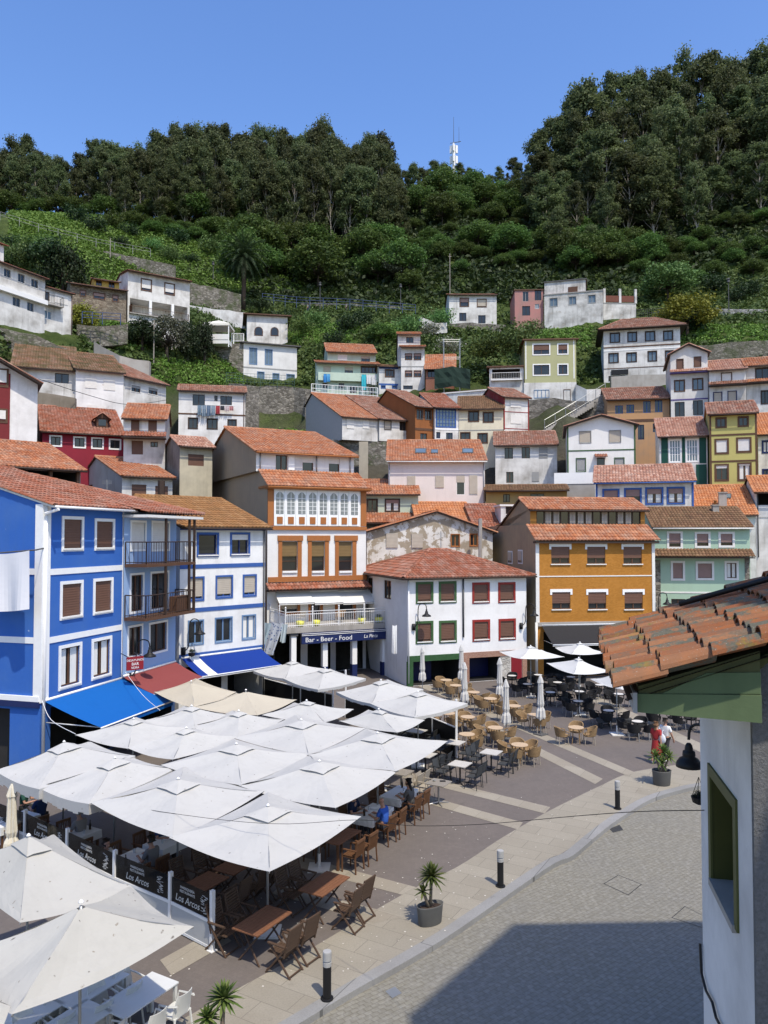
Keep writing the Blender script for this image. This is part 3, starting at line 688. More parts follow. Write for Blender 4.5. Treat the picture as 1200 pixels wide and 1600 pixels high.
# lower skirt roof, attic storey and main roof
ratt = 1.7; zat = h.loc(500, 236)[1]
a2 = House('F', 'house', 'x', 'x', 53.3, (443, 140), (925, 146), 250, plaster((.73, .72, .70), amt=.2), 18, kk=.5, hill=False)
d0 = (a2.O - h.O).dot(h.ey); ush = (a2.O - h.O).dot(h.ex)
q = MB(); tp = (h.ze + .04) ; zatt = a2.z0 + .12
tiles(q, (-.15, -.5, h.ze - .12), (h.W + .2, -.5, h.ze - .12), (h.W + .2, d0, zatt), (-.15, d0, zatt), 0); q.box(-.1, h.W + .15, -.46, .3, h.ze - .30, h.ze - .16, 1)
q.box(-.1, .02, -.44, d0, h.ze - .2, h.ze - .05, 1)
q.build('lower_roof', [TILES['terra'], M_['orangew']], h.root); g = MB(); g.tube((-.15, -.56, h.ze - .18), (h.W + .2, -.56, h.ze - .18), .055, n=6); g.build('gutter', M_['orangew'], h.root, True)
wb = MB(); wallface(wb, h.T('F'), h.W, 0, h.ze, h.holes['F']); wallface(wb, h.T('R'), 19, 0, h.ze, []); wb.face([(0, 0, 0), (0, 0, h.ze), (0, d0, zatt), (0, 20, zatt), (0, 20, 0)], 2)
wb.face([(0, 0, h.ze), (h.W, 0, h.ze), (h.W, d0, zatt), (0, d0, zatt)], 2)
wb.build('wall', [wt, M_['darkroom'], gab], h.root)
a2.win(ST('brownw', None, 0, None, 0, leaves=2), [(540, 160, 596, 236)]); a2.win(ST('brownw', None, 0, 'whitesh', .42, leaves=1), [(672, 168, 725, 240), (802, 175, 854, 244)])
qq = MB(); u, z = a2.loc(600, 162); u2, z2 = a2.loc(630, 236); tbox(qq, a2.T('F'), u, u2, -.10, -.05, z2, z); qq.build('open_casement', M_['white'], a2.root)
for x in (462, 740, 905): a2.pipe(a2.loc(x, 200)[0], 'zinc', z0=.1)
a2.roof('front', ridge_y=50, dr=8.0, tm='fresh' if 0 else 'terra', ov=.5, wood='orangew', sidewall=gab, gut='orangew')
merge(a2, h)
# terrace with railing on columns
zt3 = 3.55; u0, u1 = h.loc(585, 1000, dy=-3.2)[0], h.loc(1128, 1000, dy=-3.2)[0]
q = MB(); q.box(u0, u1, -3.2, -.004, zt3 - .35, zt3); ter = q.build('terrace', M_['concrete'], h.root)
r = MB(); 
for (a, b) in (((u0 + .05, -.1), (u0 + .05, -3.15)), ((u0 + .05, -3.15), (u1 - .05, -3.15)), ((u1 - .05, -3.15), (u1 - .05, -.1))):
    L = math.hypot(b[0] - a[0], b[1] - a[1]); n = int(L / .13)
    for zz in (.12, .82, 1.0): r.tube((*a, zt3 + zz), (*b, zt3 + zz), .022, n=5)
    for i in range(n + 1):
        f = i / n; x, y = a[0] + (b[0] - a[0]) * f, a[1] + (b[1] - a[1]) * f; big = i % 14 == 0
        r.tube((x, y, zt3), (x, y, zt3 + (1.25 if big else .9)), .045 if big else .013, n=5)
        if big: r.lathe([(.02, 0), (.06, .03), (.06, .07), (.01, .11)], (x, y, zt3 + 1.24), 6)
r.build('railing', M_['wmetal'], ter)
for x in (625, 780, 925, 1072):
    u = h.loc(x, 1150, dy=-2.9)[0]; q = MB(); q.box(u - .17, u + .17, -3.05, -2.7, .9, zt3 - .55); q.box(u - .18, u + .18, -3.06, -2.69, 0, .9, 1); q.box(u - .26, u + .26, -3.12, -2.62, zt3 - .55, zt3 - .35, 2)
    q.build('column', [M_['white'], M_['navy'], M_['dgrey']], h.root)
us0, us1 = h.loc(668, 1090, dy=-3.35)[0], h.loc(1088, 1075, dy=-3.35)[0]
q = MB(); q.box(us0, us1, -3.36, -3.22, zt3 - 1.06, zt3 - .36); sg = q.build('bar_sign', M_['navy'], h.root)
q = MB(); q.box(us0, us1, -3.39, -3.365, zt3 - .43, zt3 - .40); q.box(us0, us1, -3.39, -3.365, zt3 - .53, zt3 - .50); q.build('stripes', M_['white'], sg)
SIGNWHITE = flat((.75, .75, .73), .6, .02)
def text(body, size, parent, loc, rot, m, name='lettering', ext=.004, shear=0.0, align='CENTER', spc=1.0, sx=1.0):
    cu = bpy.data.curves.new(name, 'FONT'); cu.body = body; cu.size = size; cu.extrude = ext; cu.align_x = align; cu.align_y = 'CENTER'; cu.shear = shear
    cu.space_character = spc; cu.materials.append(m); cu.resolution_u = 3
    o = bpy.data.objects.new(name, cu); COL.objects.link(o); o.parent = parent; o.location = loc; o.rotation_euler = rot; o.scale = (sx, 1, 1); return o
ut = h.loc(803, 1105, dy=-3.37)[0]; text('Bar - Beer - Food', .42, sg, (ut, -3.365, zt3 - .82), (R(90), 0, 0), SIGNWHITE, sx=1.1)
ut = h.loc(1008, 1085, dy=-3.37)[0]; text('La Pinta', .32, sg, (ut, -3.365, zt3 - .80), (R(90), 0, 0), SIGNWHITE, shear=.2)
# ---- white house with green and red windows
wg = plaster((.76, .75, .73), amt=.18)
h = House('G', 'house', 'white hipped roof house with green windows on the left and red windows on the right', 'house', 48.4, (270, 852), (925, 852), 1430, wg, 10, kk=.366, hill=False, z0=0)
GR = h
h.win(ST('brownw', 'green', .15, 'brownsh', .9, sill='offw'), [(316, 880, 413, 998), (443, 877, 541, 996), (315, 1097, 413, 1218), (444, 1094, 542, 1214)])
h.win(ST('brownw', 'red', .15, 'brownsh', .9, sill='offw'), [(627, 883, 724, 997), (770, 882, 866, 994), (628, 1089, 726, 1205), (772, 1084, 868, 1198)])
h.win(ST('brownw', None, 0, None, 0), [(140, 868, 180, 978), (50, 855, 78, 945)], 'L')
h.pipe(h.loc(576, 900)[0], 'dgrey', z0=2.9, r=.06); h.pipe(.06, 'wmetal', 'L' if 0 else 'F', z0=.2)
ug0, ug1 = .35, h.loc(560, 1300)[0]; ur0, ur1 = h.loc(610, 1300)[0], h.loc(782, 1300)[0]
zl = h.loc(400, 1282)[1]
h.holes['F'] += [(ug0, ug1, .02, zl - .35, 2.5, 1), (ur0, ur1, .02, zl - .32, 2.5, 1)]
q = MB(); q.box(.0, ug1 + .1, -.08, .02, zl - .36, zl); q.box(-.03, .36, -.08, .1, 0, zl - .36); q.build('timber_beam', flat((.03, .085, .03), .7, .3), h.root)
bk = brick((.26, .12, .08), (.34, .19, .13), (.42, .38, .33), 6)
q = MB(); q.box(ug1 + .12, h.W, -.05, .01, zl - .34, zl + .02); q.box(ug1 + .12, ur0, -.05, .12, 0, zl - .34); q.box(h.W - .35, h.W, -.05, .02, 0, zl - .34); q.build('brick_surround', bk, h.root)
q = MB(); q.box(ur1 + .02, ur1 + .75, -.02, .0, 0, zl - .34); q.build('mosaic_panel', stonewall(((.5, .48, .44), (.6, .58, .53), (.35, .32, .28)), 3.5, (.5, .48, .44)), h.root)
q = MB(); q.box(ur1 + .8, h.W - .38, -.03, .0, 0, zl - .4); q.build('door', flat((.20, .012, .02), .5, .1), h.root)
for (a, b) in ((ug0, ug0 + (ug1 - ug0) * .6), (ur0 + .05, ur1 - .05)):
    q = MB(); q.box(a, b, 1.6, 1.7, .02, 2.3); q.build('door', flat((.006, .010, .07), .5, .1), h.root)
h.roof('hip', apex=(392, 708, 480), tm='red', ov=.45)
# ---- orange brick house
ob = brick((.36, .145, .016), (.44, .185, .028), (.33, .20, .075), 3.6, .5)
gb2 = plaster((.36, .275, .17), amt=.4, stain=(.2, .165, .12))
h = House('H', 'house', 'orange brick house with brown roller shutters and a black ground floor awning', 'house', 51.5, (163, 578), (692, 575), 1150, ob, 12, kk=.16, hill=False, z0=0)
OB = h
h.win(ST('brownw', None, 0, 'brownsh', .66, leaves=2, hat=1, sill='offw'), [(232, 612, 314, 688), (392, 612, 474, 688), (554, 612, 637, 688), (236, 815, 318, 890), (397, 815, 478, 890), (559, 815, 641, 890)])
h.band(170, 745, .07, 'offw'); q = MB(); zbk = h.loc(170, 950)[1]; q.box(-.02, .22, -.04, .02, zbk, h.ze - .1); q.box(h.W - .2, h.W + .02, -.04, .02, zbk, h.ze - .1); q.build('corner_pilaster', M_['offw'], h.root)
q = MB(); q.box(-.02, h.W + .02, -.12, .0, zbk - .25, zbk); q.build('cornice', M_['concrete'], h.root)
h.holes['F'] += [(.5, h.W - .5, .02, 3.0, 4., 1)]
h.win(ST('concretew' if 0 else 'dgrey', 'offw', .1, 'beigesh', .8, leaves=1, hole=0), [(40, 630, 60, 690), (85, 625, 105, 690)], 'L')
a2 = House('H', 'house', 'x', 'x', 52.9, (138, 443), (650, 443), 520, flat((.36, .17, .03), .7, .15), 9, kk=.16, hill=False)
d0 = (a2.O - h.O).dot(h.ey); zatt = a2.z0 + .1; dl = (a2.O - h.O).dot(h.ex)
q = MB(); tiles(q, (-.2, -.45, h.ze - .1), (h.W + .25, -.45, h.ze - .1), (h.W + .25, d0, zatt), (-.2, d0, zatt), 0); q.box(-.12, h.W + .15, -.4, .2, h.ze - .28, h.ze - .14, 1); q.build('lower_roof', [TILES['terra'], M_['darkw']], h.root)
wb = MB(); wallface(wb, h.T('F'), h.W, 0, h.ze, h.holes['F']); wb.face([(0, 0, 0), (0, 0, h.ze), (0, d0, zatt), (0, 12, zatt), (0, 12, 0)], 2); wb.face([(h.W, 0, 0), (h.W, 0, h.ze), (h.W, d0, zatt), (h.W, 12, zatt), (h.W, 12, 0)], 2)
wb.face([(0, 0, h.ze), (h.W, 0, h.ze), (h.W, d0, zatt), (0, d0, zatt)], 2); wb.build('wall', [ob, M_['darkroom'], gb2], h.root)
uA, zA = a2.loc(166, 452); uB, zB = a2.loc(632, 514)
a2.wat(ST('darkw', None, 0, None, 0, leaves=13, rec=.12, glass='glass'), 'F', uA, uB, zB, zA)
for i in (1, 2, 4, 5, 6, 8, 10, 11):
    q = MB(); a = uA + (uB - uA) * (i + .15) / 13; b = a + (uB - uA) / 13 * .7
    for j in range(4): q.box(a + (b - a) * j / 4, a + (b - a) * (j + .8) / 4, .06, .07, zB + .06, zA - .06)
    q.build('curtain', flat((.36, .34, .30), .8, .1), a2.root)
a2.roof('front', ridge_y=402, tm='terra', ov=.35, sidewall=gb2, t=.4)
merge(a2, h)
awning(h, .35, h.W - .8, 3.45, 2.0, 1.0, flat((.018, .018, .02), .75, .2), val=.12, vm=M_['offw'])
h.pipe(-.02, 'offw', z1=zbk, z0=.2, r=.09); 
# ---- mint house on the right
mt = plaster((.36, .50, .38), amt=.22, stain=(.28, .36, .28))
h = House('H', 'house', 'mint green house with cream window surrounds and two mossy brown roofs', 'house', 58, (690, 522), (1118, 520), 940, mt, 8, kk=-.15, z0=0.2, hill=False)
S_M = ST('brownw', 'offw', .16, 'pinksh', .75, leaves=1)
h.win(S_M, [(748, 543, 820, 622), (872, 545, 944, 618), (978, 545, 1052, 616)]); h.win(ST('brownw', 'offw', .16, 'pinksh', .97, leaves=1), [(765, 675, 830, 764), (876, 677, 960, 762)])
h.win(ST('brownw', 'offw', .16, None, 0, cur=1), [(1005, 675, 1070, 762)]); h.win(ST('brownw', None, 0, None, 0), [(768, 845, 832, 900)])
h.band(722, 815, .12, 'offw'); h.bar(692, 672, 722, 925, stonewall(), out=.04, name='stone_quoin'); h.bar(1096, 660, 1118, 760, stonewall(), out=.04, name='stone_quoin')
pent(h, 655, .9, .55, 'brown', x=690); h.roof('front', ridge_y=442, tm='brown', t=.42, gut='offw'); h.chimney(h.W * .72, h.dr - 1.0, .8)
awn = None
# ================================================================= houses behind and up the slope
def simple(k, label, Y, L, Rr, bot, wall, wins=(), roof=('front', {}), depth=8, kk=None, YR=None, bands=(), cat='house', name='house', sky=(), pents=(), pipes=(), lw=()):
    h = House(k, name, label, cat, Y, L, Rr, bot, wall, depth, kk=kk, YR=YR)
    for st, rects in wins: h.win(st, rects)
    for st, rects, f in lw: h.win(st, rects, f)
    for b in bands: h.band(*b)
    for p in pents: pent(h, **p)
    for u, m in pipes: h.pipe(u * h.W, m)
    h.roof(roof[0], **roof[1])
    if sky: h.skylight(sky)
    return h
DK = ST('darkw', None, 0, None, 0); BRW = ST('brownw', None, 0, None, 0, leaves=2); SHB = ST('brownw', None, 0, 'brownsh', 1.0, leaves=1)
SHW = ST('offw', None, 0, 'whitesh', 1.0, leaves=1, rec=.08); SHG = ST('grey', None, 0, 'greysh', .95, leaves=1, rec=.08); HLW = ST('brownw', None, 0, 'beigesh', .45, leaves=2); GLS = ST('white', None, 0, None, 0, glass='skyglass')
DBS = ST('darkw', 'darkw', .08, None, 0); BSU = ST('brownw', 'brownw', .13, 'whitesh', 1, leaves=1); SHBE = ST('brownw', 'dgrey', .07, 'beigesh', .95, leaves=1)
greyw = plaster((.40, .39, .37), amt=.35)
# crop D
simple('D', 'low white and grey house under a wide orange roof behind the blue house', 56, (545, 352), (770, 368), 480, white1, [(SHB, [(588, 390, 653, 452), (693, 397, 750, 455)])],
       ('front', dict(dr=7, ridge_y=283, tm='terra', sidewall=greyw, wood='brownw')), 12.5, kk=.7, lw=[(BRW, [(378, 398, 413, 420)], 'L')])
h = House('D', 'house', 'house with a broad orange roof over a dark open porch at the left edge', 'house', 45, (-60, 296), (360, 330), 440, plaster((.30, .27, .24)), 11, kk=1.0)
h.holes['F'].append((.3, h.W - .3, h.ze - 1.9, h.ze - .25, 3, 1)); 
for i in range(4):
    q = MB(); u = .25 + (h.W - .5) * i / 3; q.box(u - .09, u + .09, -.25, -.05, -1, h.ze - .1); q.build('post', M_['brownw'], h.root)
h.roof('front', dr=5.5, t=.36, tm='terra', ov=.6)
h = House('A', 'house', 'dark red and white gabled house at the left edge with brown windows', 'house', 56, (-420, 668), (178, 668), 990, plaster((.73, .71, .69), amt=.35), 9, kk=.55)
h.bar(-300, 640, 44, 990, flat((.16, .018, .02), .7, .12), out=.05, name='red_cladding')
h.win(ST('brownw', 'brownw', .14, 'whitesh', .8, hole=0, leaves=2), [(-60, 640, 40, 738), (-60, 830, 36, 905)], dy=-.05)
h.roof('gable', apex=(-120, 548), tm='old', ov=.9)
rw = plaster((.24, .024, .040), amt=.2, stain=(.12, .02, .03))
S_RW = ST('darkw', 'white', .12, None, 0)
h = simple('D', 'dark red house with white framed windows and a wide red roof with a small dormer', 62, (190, 152), (552, 172), 320, rw, [(S_RW, [(220, 170, 277, 224), (327, 176, 384, 231), (407, 180, 463, 235), (486, 186, 541, 238)])],
       ('front', dict(ridge_y=60, tm='red', wood='brownw')), 9)
u, z = h.loc(425, 132, dy=1.6); u2, _ = h.loc(486, 132, dy=1.6); q = MB(); q.box(u + .1, u2 - .1, 1.5, 3.2, z - .1, z + .75); q.box(u + .25, u2 - .25, 1.46, 1.5, z + .08, z + .6, 1)
q2 = MB(); uc = (u + u2) / 2; tiles(q2, (u - .15, 3.4, z + .6), (u - .15, 1.2, z + .6), (uc, 1.2, z + 1.15), (uc, 3.4, z + 1.15)); tiles(q2, (u2 + .15, 1.2, z + .6), (u2 + .15, 3.4, z + .6), (uc, 3.4, z + 1.15), (uc, 1.2, z + 1.15)); q2.face([(u, 1.5, z + .65), (u2, 1.5, z + .65), (uc, 1.5, z + 1.15)], 1)
d = q.build('dormer', [M_['brownw'], M_['glass']], h.root); q2.build('dormer_roof', [TILES['red'], M_['brownw']], d)
h = simple('D', 'narrow white house with brown shuttered panels and orange roof joined to the dark red house', 61, (553, 94), (738, 100), 290, white1, [(SHB, [(585, 103, 622, 155), (662, 105, 700, 158), (588, 195, 638, 258)]), (BRW, [(672, 200, 705, 225)])],
       ('front', dict(ridge_y=40, tm='terra', sidewall=greyw, wood='brownw')), 7, pents=[dict(y=182, out=1.1, rise=.5, tm='red', x=553)])
simple('D', 'small weathered house with a streaked grey side wall and yellowish front', 59, (803, 216), (948, 222), 345, plaster((.50, .45, .33), amt=.45), [(SHB, [(840, 255, 910, 310)])],
       ('front', dict(ridge_y=186, tm='pale', sidewall=plaster((.25, .23, .205), amt=.8, stain=(.09, .08, .07)), wood='brownw')), 10, kk=.62)
# crop A, the left arm of the amphitheatre
simple('A', 'white house with one open dark casement under a long mossy roof', 70, (60, 632), (352, 655), 782, white2, [(ST('darkw', None, 0, None, 0), [(258, 668, 322, 718)])], ('front', dict(ridge_y=550, tm='moss', ov=.5)), 8)
simple('A', 'white peeling house with closed white shutters under a mossy roof', 71.5, (356, 646), (580, 668), 850, plaster((.72, .71, .69), amt=.3, peel=.9, pth=.66, pcol=(.36, .26, .20)), [(SHW, [(398, 682, 453, 742), (486, 692, 540, 752), (410, 815, 450, 840), (455, 820, 495, 842)])], ('front', dict(ridge_y=592, tm='moss', ov=.45)), 8)
simple('A', 'white house with two small dark windows under a rusty roof above the orange roofed annexe', 76, (582, 682), (778, 724), 835, white1, [(ST('brownw', 'offw', .06, 'greysh', .4), [(613, 720, 660, 765), (694, 732, 740, 776)])], ('front', dict(ridge_y=645, tm='old', ov=.45)), 7)
h = simple('A', 'white house with laundry hung under its upper windows and a brown band', 84, (838, 748), (1150, 760), 985, plaster((.74, .73, .71), amt=.35, peel=.6, pth=.7), [(DK, [(903, 768, 960, 822), (1033, 776, 1087, 820), (1005, 774, 1020, 800)]), (ST('darkw', 'darkw', .09, None, 0), [(881, 876, 928, 932), (969, 880, 1021, 934), (1066, 884, 1110, 930)])],
       ('front', dict(ridge_y=733, tm='old', ov=.4)), 6, bands=[(838, 858, .16, 'brownw')], pipes=[(.98, 'brownw')])
LAUN = h
h = House('A', 'house', 'tall white terraced house with two rows of grey windows at the upper left edge', 'house', 79, (-60, 128), (212, 228), 455, white1, 8)
h.win(ST('grey', 'offw', .05, None, 0), [(16, 172, 52, 228), (82, 196, 117, 252), (144, 222, 180, 277)]); h.win(ST('grey', None, 0, None, 0), [(60, 310, 95, 362), (128, 334, 158, 384)])
z = h.loc(0, 262)[1]; q = MB(); q.box(0, h.W, -.5, -.004, z - .5, z); q.build('balcony', M_['white'], h.root); h.roof('front', dr=3, t=.3, tm='red', ov=.5)
q = MB(); q.box(.3, 3.2, 1.6, 5, h.ze, h.ze + 2.6); q.build('attic', white1, h.root); q = MB(); tiles(q, (0, 1.2, h.ze + 2.6), (3.6, 1.2, h.ze + 2.6), (3.6, 3.4, h.ze + 3.2), (0, 3.4, h.ze + 3.2)); q.build('attic_roof', TILES['red'], h.root)
h = simple('A', 'small white house with a side balcony beside the upper left terrace', 86, (206, 264), (340, 300), 480, white2, [(GLS, [(206, 372, 242, 420)]), (ST('brownw', None, 0, None, 0, leaves=1), [(212, 285, 232, 332)]), (SHW, [(258, 296, 318, 352)])], ('front', dict(dr=3, t=.25, tm='red', ov=.3)), 6, pipes=[(.97, 'brownw')])
balcony(h, .1, 2.0, h.loc(210, 345)[1], .8, 'dgrey', 'concrete', gap=.18)
st_ = stonewall(((.13, .10, .07), (.24, .19, .14), (.33, .28, .21)), 3.0, (.20, .16, .12))
h = simple('A', 'brown rubble stone house with a yellow dormer and brown windows', 97, (330, 248), (592, 285), 415, st_, [(ST('brownw', 'brownw', .10, 'pinksh', .5), [(373, 276, 404, 312), (436, 287, 494, 328), (526, 300, 556, 338)])], ('front', dict(dr=4, t=.3, tm='old', ov=.5)), 8)
d_ = House('A', 'house', 'x', 'x', 98.5, (440, 228), (560, 242), 280, flat((.42, .31, .08), .8, .1), 4); d_.win(ST('brownw', None, 0, None, 0), [(450, 232, 478, 260), (510, 238, 538, 268)]); d_.roof('front', dr=2, t=.3, tm='old', ov=.5, fnd=.2); merge(d_, h); HOUSE_PTS.pop()
h = House('A', 'house', 'white two storey house over a columned porch with brown framed windows', 'house', 101, (600, 190), (890, 243), 415, white1, 8)
h.win(ST('brownw', 'brownw', .14, 'whitesh', .8, leaves=1), [(660, 222, 712, 290), (770, 242, 820, 308)])
zp = h.loc(600, 315)[1]; h.holes['F'].append((.3, h.W - .3, .1, zp, 2.5, 0))
for x in (706, 810): u = h.loc(x, 340)[0]; q = MB(); q.box(u - .18, u + .18, -.02, .3, 0, zp + .1); q.build('column', M_['white'], h.root)
balcony(h, .2, h.W - .2, .25, .35, 'brownw', 'concrete', .9, .2); q = MB(); u = h.loc(628, 350)[0]; q.box(u - .5, u + .4, 2.4, 2.5, .1, 2.2); q.build('door', M_['brownw'], h.root); h.roof('front', dr=4, t=.16, tm='red', ov=.6, wood='brownw')
# crop B, the middle
S_A = ST('brownw', None, 0, None, 0)
h = House('B', 'house', 'white flat roofed house with two brown arched windows behind a white balustrade', 'house', 118, (78, 156), (268, 158), 285, white1, 7, kk=.2)
for (x0, y0, x1, y1) in ((112, 210, 153, 255), (188, 212, 226, 256)):
    u, z1 = h.loc(x0, y0); u2, z0_ = h.loc(x1, y1); q = MB(); w = u2 - u; pr = [(u, z0_), (u2, z0_)] + [(u + w / 2 + w / 2 * math.cos(math.pi * j / 8), z1 - w / 2 + w / 2 * math.sin(math.pi * j / 8)) for j in range(9)]
    q.face([(a, -.03, b) for a, b in pr]); q.face([(a, .0, b) for a, b in pr]); f = q.build('window', M_['brownw'], h.root); c = (u + w / 2, (z0_ + z1) / 2); g = MB(); g.face([(c[0] + (a - c[0]) * .8, -.036, c[1] + (b - c[1]) * .85) for a, b in pr]); g.build('pane', M_['glass'], f)
h.roof('flat', ov=.6, tm='old', wood='brownw')
h = House('B', 'house', 'white and grey flat roofed house with tall blue grey windows on the stone terrace', 'house', 108, (62, 288), (312, 304), 465, plaster((.70, .69, .66), amt=.25), 7, kk=.35)
S_T = ST('bluegrey', 'bluegrey', .08, None, 0, glass='skyglass', leaves=2); h.win(S_T, [(88, 308, 126, 390), (161, 315, 198, 393), (125, 420, 160, 460), (197, 428, 230, 460), (262, 432, 302, 465)])
h.bar(62, 402, 312, 470, flat((.38, .39, .40), .8, .1), out=-.001 if 0 else .02, inn=.0, name='grey_plinth') if 0 else None
h.band(62, 400, .18, 'grey'); h.roof('flat', ov=.5, tm='brown', wood='dgrey')
mt2 = plaster((.47, .57, .47), amt=.25)
h = simple('B', 'pale mint house with laundry on its balcony and two orange roofs', 98, (403, 378), (695, 388), 530, mt2, [(HLW, [(436, 396, 470, 455), (536, 400, 575, 435)]), (ST('brownw', 'brownw', .08, None, 0, leaves=4), [(611, 395, 688, 435)]), (BRW, [(431, 475, 455, 500), (508, 476, 533, 500), (560, 490, 592, 523), (616, 488, 637, 510), (651, 490, 676, 530)])],
       ('shed', dict(dr=2.2, t=.32, tm='terra', ov=.7)), 2.2)
MINT2 = h
z = h.loc(403, 462)[1]; q = MB(); q.box(.2, h.W - .1, -.6, -.004, z - .1, z + .95); q.build('balcony', mt2, h.root)
d_ = House('B', 'house', 'x', 'x', 100.2, (455, 326), (682, 332), 385, mt2, 6); d_.win(HLW, [(614, 346, 655, 376)]); d_.win(SHW, [(503, 340, 548, 370)]); d_.roof('front', ridge_y=296, tm='terra', ov=.5, t=.5); merge(d_, h); HOUSE_PTS.pop()
simple('B', 'narrow white house trimmed in bright blue between the mint house and the white tower house', 98, (697, 398), (800, 402), 508, white1, [(BSU if 0 else ST('brownw', 'brownw', .1, None, 0, leaves=3), [(724, 410, 770, 450)]), (ST('blue', 'blue', .08, None, 0), [(757, 485, 782, 502), (705, 485, 728, 502)])],
       ('front', dict(dr=1.8, t=.3, tm='brown', ov=.3)), 5, bands=[(697, 402, .3, 'blue'), (697, 480, .2, 'blue')])
h = simple('B', 'slim white tower house with paired brown windows and a set back top storey', 97, (800, 306), (910, 306), 510, white1, [(ST('brownw', 'brownw', .07, 'pinksh', .4), [(818, 336, 853, 367), (859, 336, 895, 368), (818, 416, 853, 447), (859, 416, 895, 447)]), (DK, [(810, 487, 855, 505)])],
       ('shed', dict(dr=1.2, t=.35, tm='terra', ov=.5)), 1.4, bands=[(800, 398, .12, 'grey')])
d_ = House('B', 'house', 'x', 'x', 98.4, (786, 248), (890, 250), 305, white1, 8, kk=.02); d_.win(ST('brownw', None, 0, None, 0), [(824, 260, 858, 288)]); d_.roof('front', dr=2, t=.35, tm='terra', ov=.4, fnd=9); merge(d_, h); HOUSE_PTS.pop()
h = simple('B', 'unfinished brick house behind scaffolding under a new orange roof', 96, (915, 408), (1050, 405), 500, brick((.22, .085, .05), (.27, .11, .07), (.30, .25, .2), 6), [(DK, [(925, 413, 960, 448), (985, 412, 1020, 445)])], ('front', dict(dr=4.2, t=.62, tm='terra', ov=.4)), 8.4)
metal = slats((.40, .40, .39), 10, True)
h = simple('B', 'raised white clad house with a corrugated grey side wall and orange roof', 80, (524, 632), (690, 638), 732, white2, [(SHW, [(545, 640, 580, 690), (620, 645, 650, 690)])], ('front', dict(ridge_y=538, tm='terra', sidewall=metal, ov=.35, fnd=.3)), 12, kk=.45)
h = simple('B', 'white house with one beige shutter under a patched old roof on a concrete pillar', 81.5, (698, 642), (855, 646), 738, white2, [(SHBE, [(720, 650, 755, 697)]), (DK, [(793, 656, 826, 700)])], ('front', dict(ridge_y=548, tm='old', ov=.35, fnd=.3)), 10, kk=.45)
ow = plaster((.27, .105, .038), amt=.3, stain=(.13, .05, .02))
h = simple('B', 'rust orange house with dark windows beside the blue glazed bay', 81, (866, 582), (957, 586), 748, ow, [(ST('brownw', 'dgrey', .07, None, 0), [(873, 597, 903, 647), (911, 598, 943, 650)]), (BRW, [(890, 710, 922, 745)])], ('front', dict(ridge_y=520, tm='old', ov=.5, sidewall=ow)), 10, kk=.5, bands=[(866, 690, .25, 'brownw')])
simple('B', 'white house with a large blue glazed bay window', 81.5, (958, 588), (1069, 592), 748, white1, [(ST('blue', 'blue', .08, None, 0, leaves=6, bars=4, glass='skyglass', rec=.05), [(962, 592, 1058, 686)]), (ST('navy', None, 0, None, 0), [(965, 705, 984, 735), (1011, 708, 1042, 745)])], ('front', dict(ridge_y=530, tm='red', ov=.45)), 8, bands=[(958, 690, .18, 'white')])
# crop C, the right
S_CR = ST('brownw', None, 0, 'brownsh', .35, hole=1)
simple('C', 'cream house with dark timber lintels under a brown roof', 82, (41, 526), (207, 523), 680, plaster((.66, .61, .46), amt=.25), [(ST('darkw', 'brownw', .10, None, 0), [(75, 533, 117, 574), (130, 536, 172, 577), (45, 612, 85, 645), (110, 615, 150, 655)])], ('front', dict(ridge_y=482, tm='brown', ov=.4)), 8, bands=[(41, 606, .08, 'grey')])
h = simple('C', 'narrow white house outlined in red with white shutters and a red side wall', 82.5, (209, 480), (303, 478), 605, white1, [(SHW, [(234, 487, 274, 521), (234, 548, 274, 582)])], ('front', dict(ridge_y=453, tm='old', ov=.35, sidewall=plaster((.2, .03, .03)))), 7, kk=.3, bands=[(209, 535, .07, 'red'), (209, 598, .07, 'red')])
q = MB(); q.box(0, .12, -.02, .02, 0, h.ze); q.box(h.W - .12, h.W, -.02, .02, 0, h.ze); q.build('corner_pilaster', M_['red'], h.root)
h = House('C', 'house', 'flat roofed annexe with a dull red roof behind the cream house', 'house', 90, (-20, 470), (160, 455), 520, white2, 6); h.roof('flat', tm=plaster((.26, .055, .05), amt=.3), wood='offw', ov=.1)
ol = plaster((.40, .40, .22), amt=.22, stain=(.28, .27, .16))
h = simple('C', 'olive yellow flat roofed house with white framed windows over a white ground floor', 95, (287, 270), (480, 270), 500, ol, [(ST('brownw', 'white', .14, 'brownsh', .55), [(316, 281, 384, 324), (409, 280, 452, 322)]), (ST('brownw', 'white', .14, None, 0, cur=0), [(317, 357, 384, 401), (410, 356, 452, 399)])],
           ('flat', dict(tm='red', wood='brownw', ov=.3)), 7, kk=-.08)
h.bar(285, 428, 482, 506, white1, out=.03, name='ground_floor', inn=0); h.win(ST('bluegrey', None, 0, None, 0, hole=0, leaves=4), [(322, 454, 380, 484)], dy=-.03); h.win(ST('brownw', None, 0, None, 0, hole=0, door=1, leaves=1, glass='glass'), [(433, 452, 460, 500)], dy=-.03)
for x in (290, 470): q = MB(); u = h.loc(x, 300)[0]; q.box(u, u + .12, -.02, .02, 2.9, h.ze); q.build('trim', M_['white'], h.root)
h = House('C', 'house', 'white terrace annexe with a flat roof left of the olive house', 'house', 96, (155, 372), (284, 368), 455, white2, 5); h.opening(165, 378, 270, 415, 2.0); balcony(h, .2, h.W - .2, h.loc(160, 417)[1], .4, 'wmetal', 'white', .8, .2); h.roof('flat', tm='old', wood='brownw', ov=.35)
S_DB = ST('darkw', 'darkw', .11, None, 0, glass='skyglass')
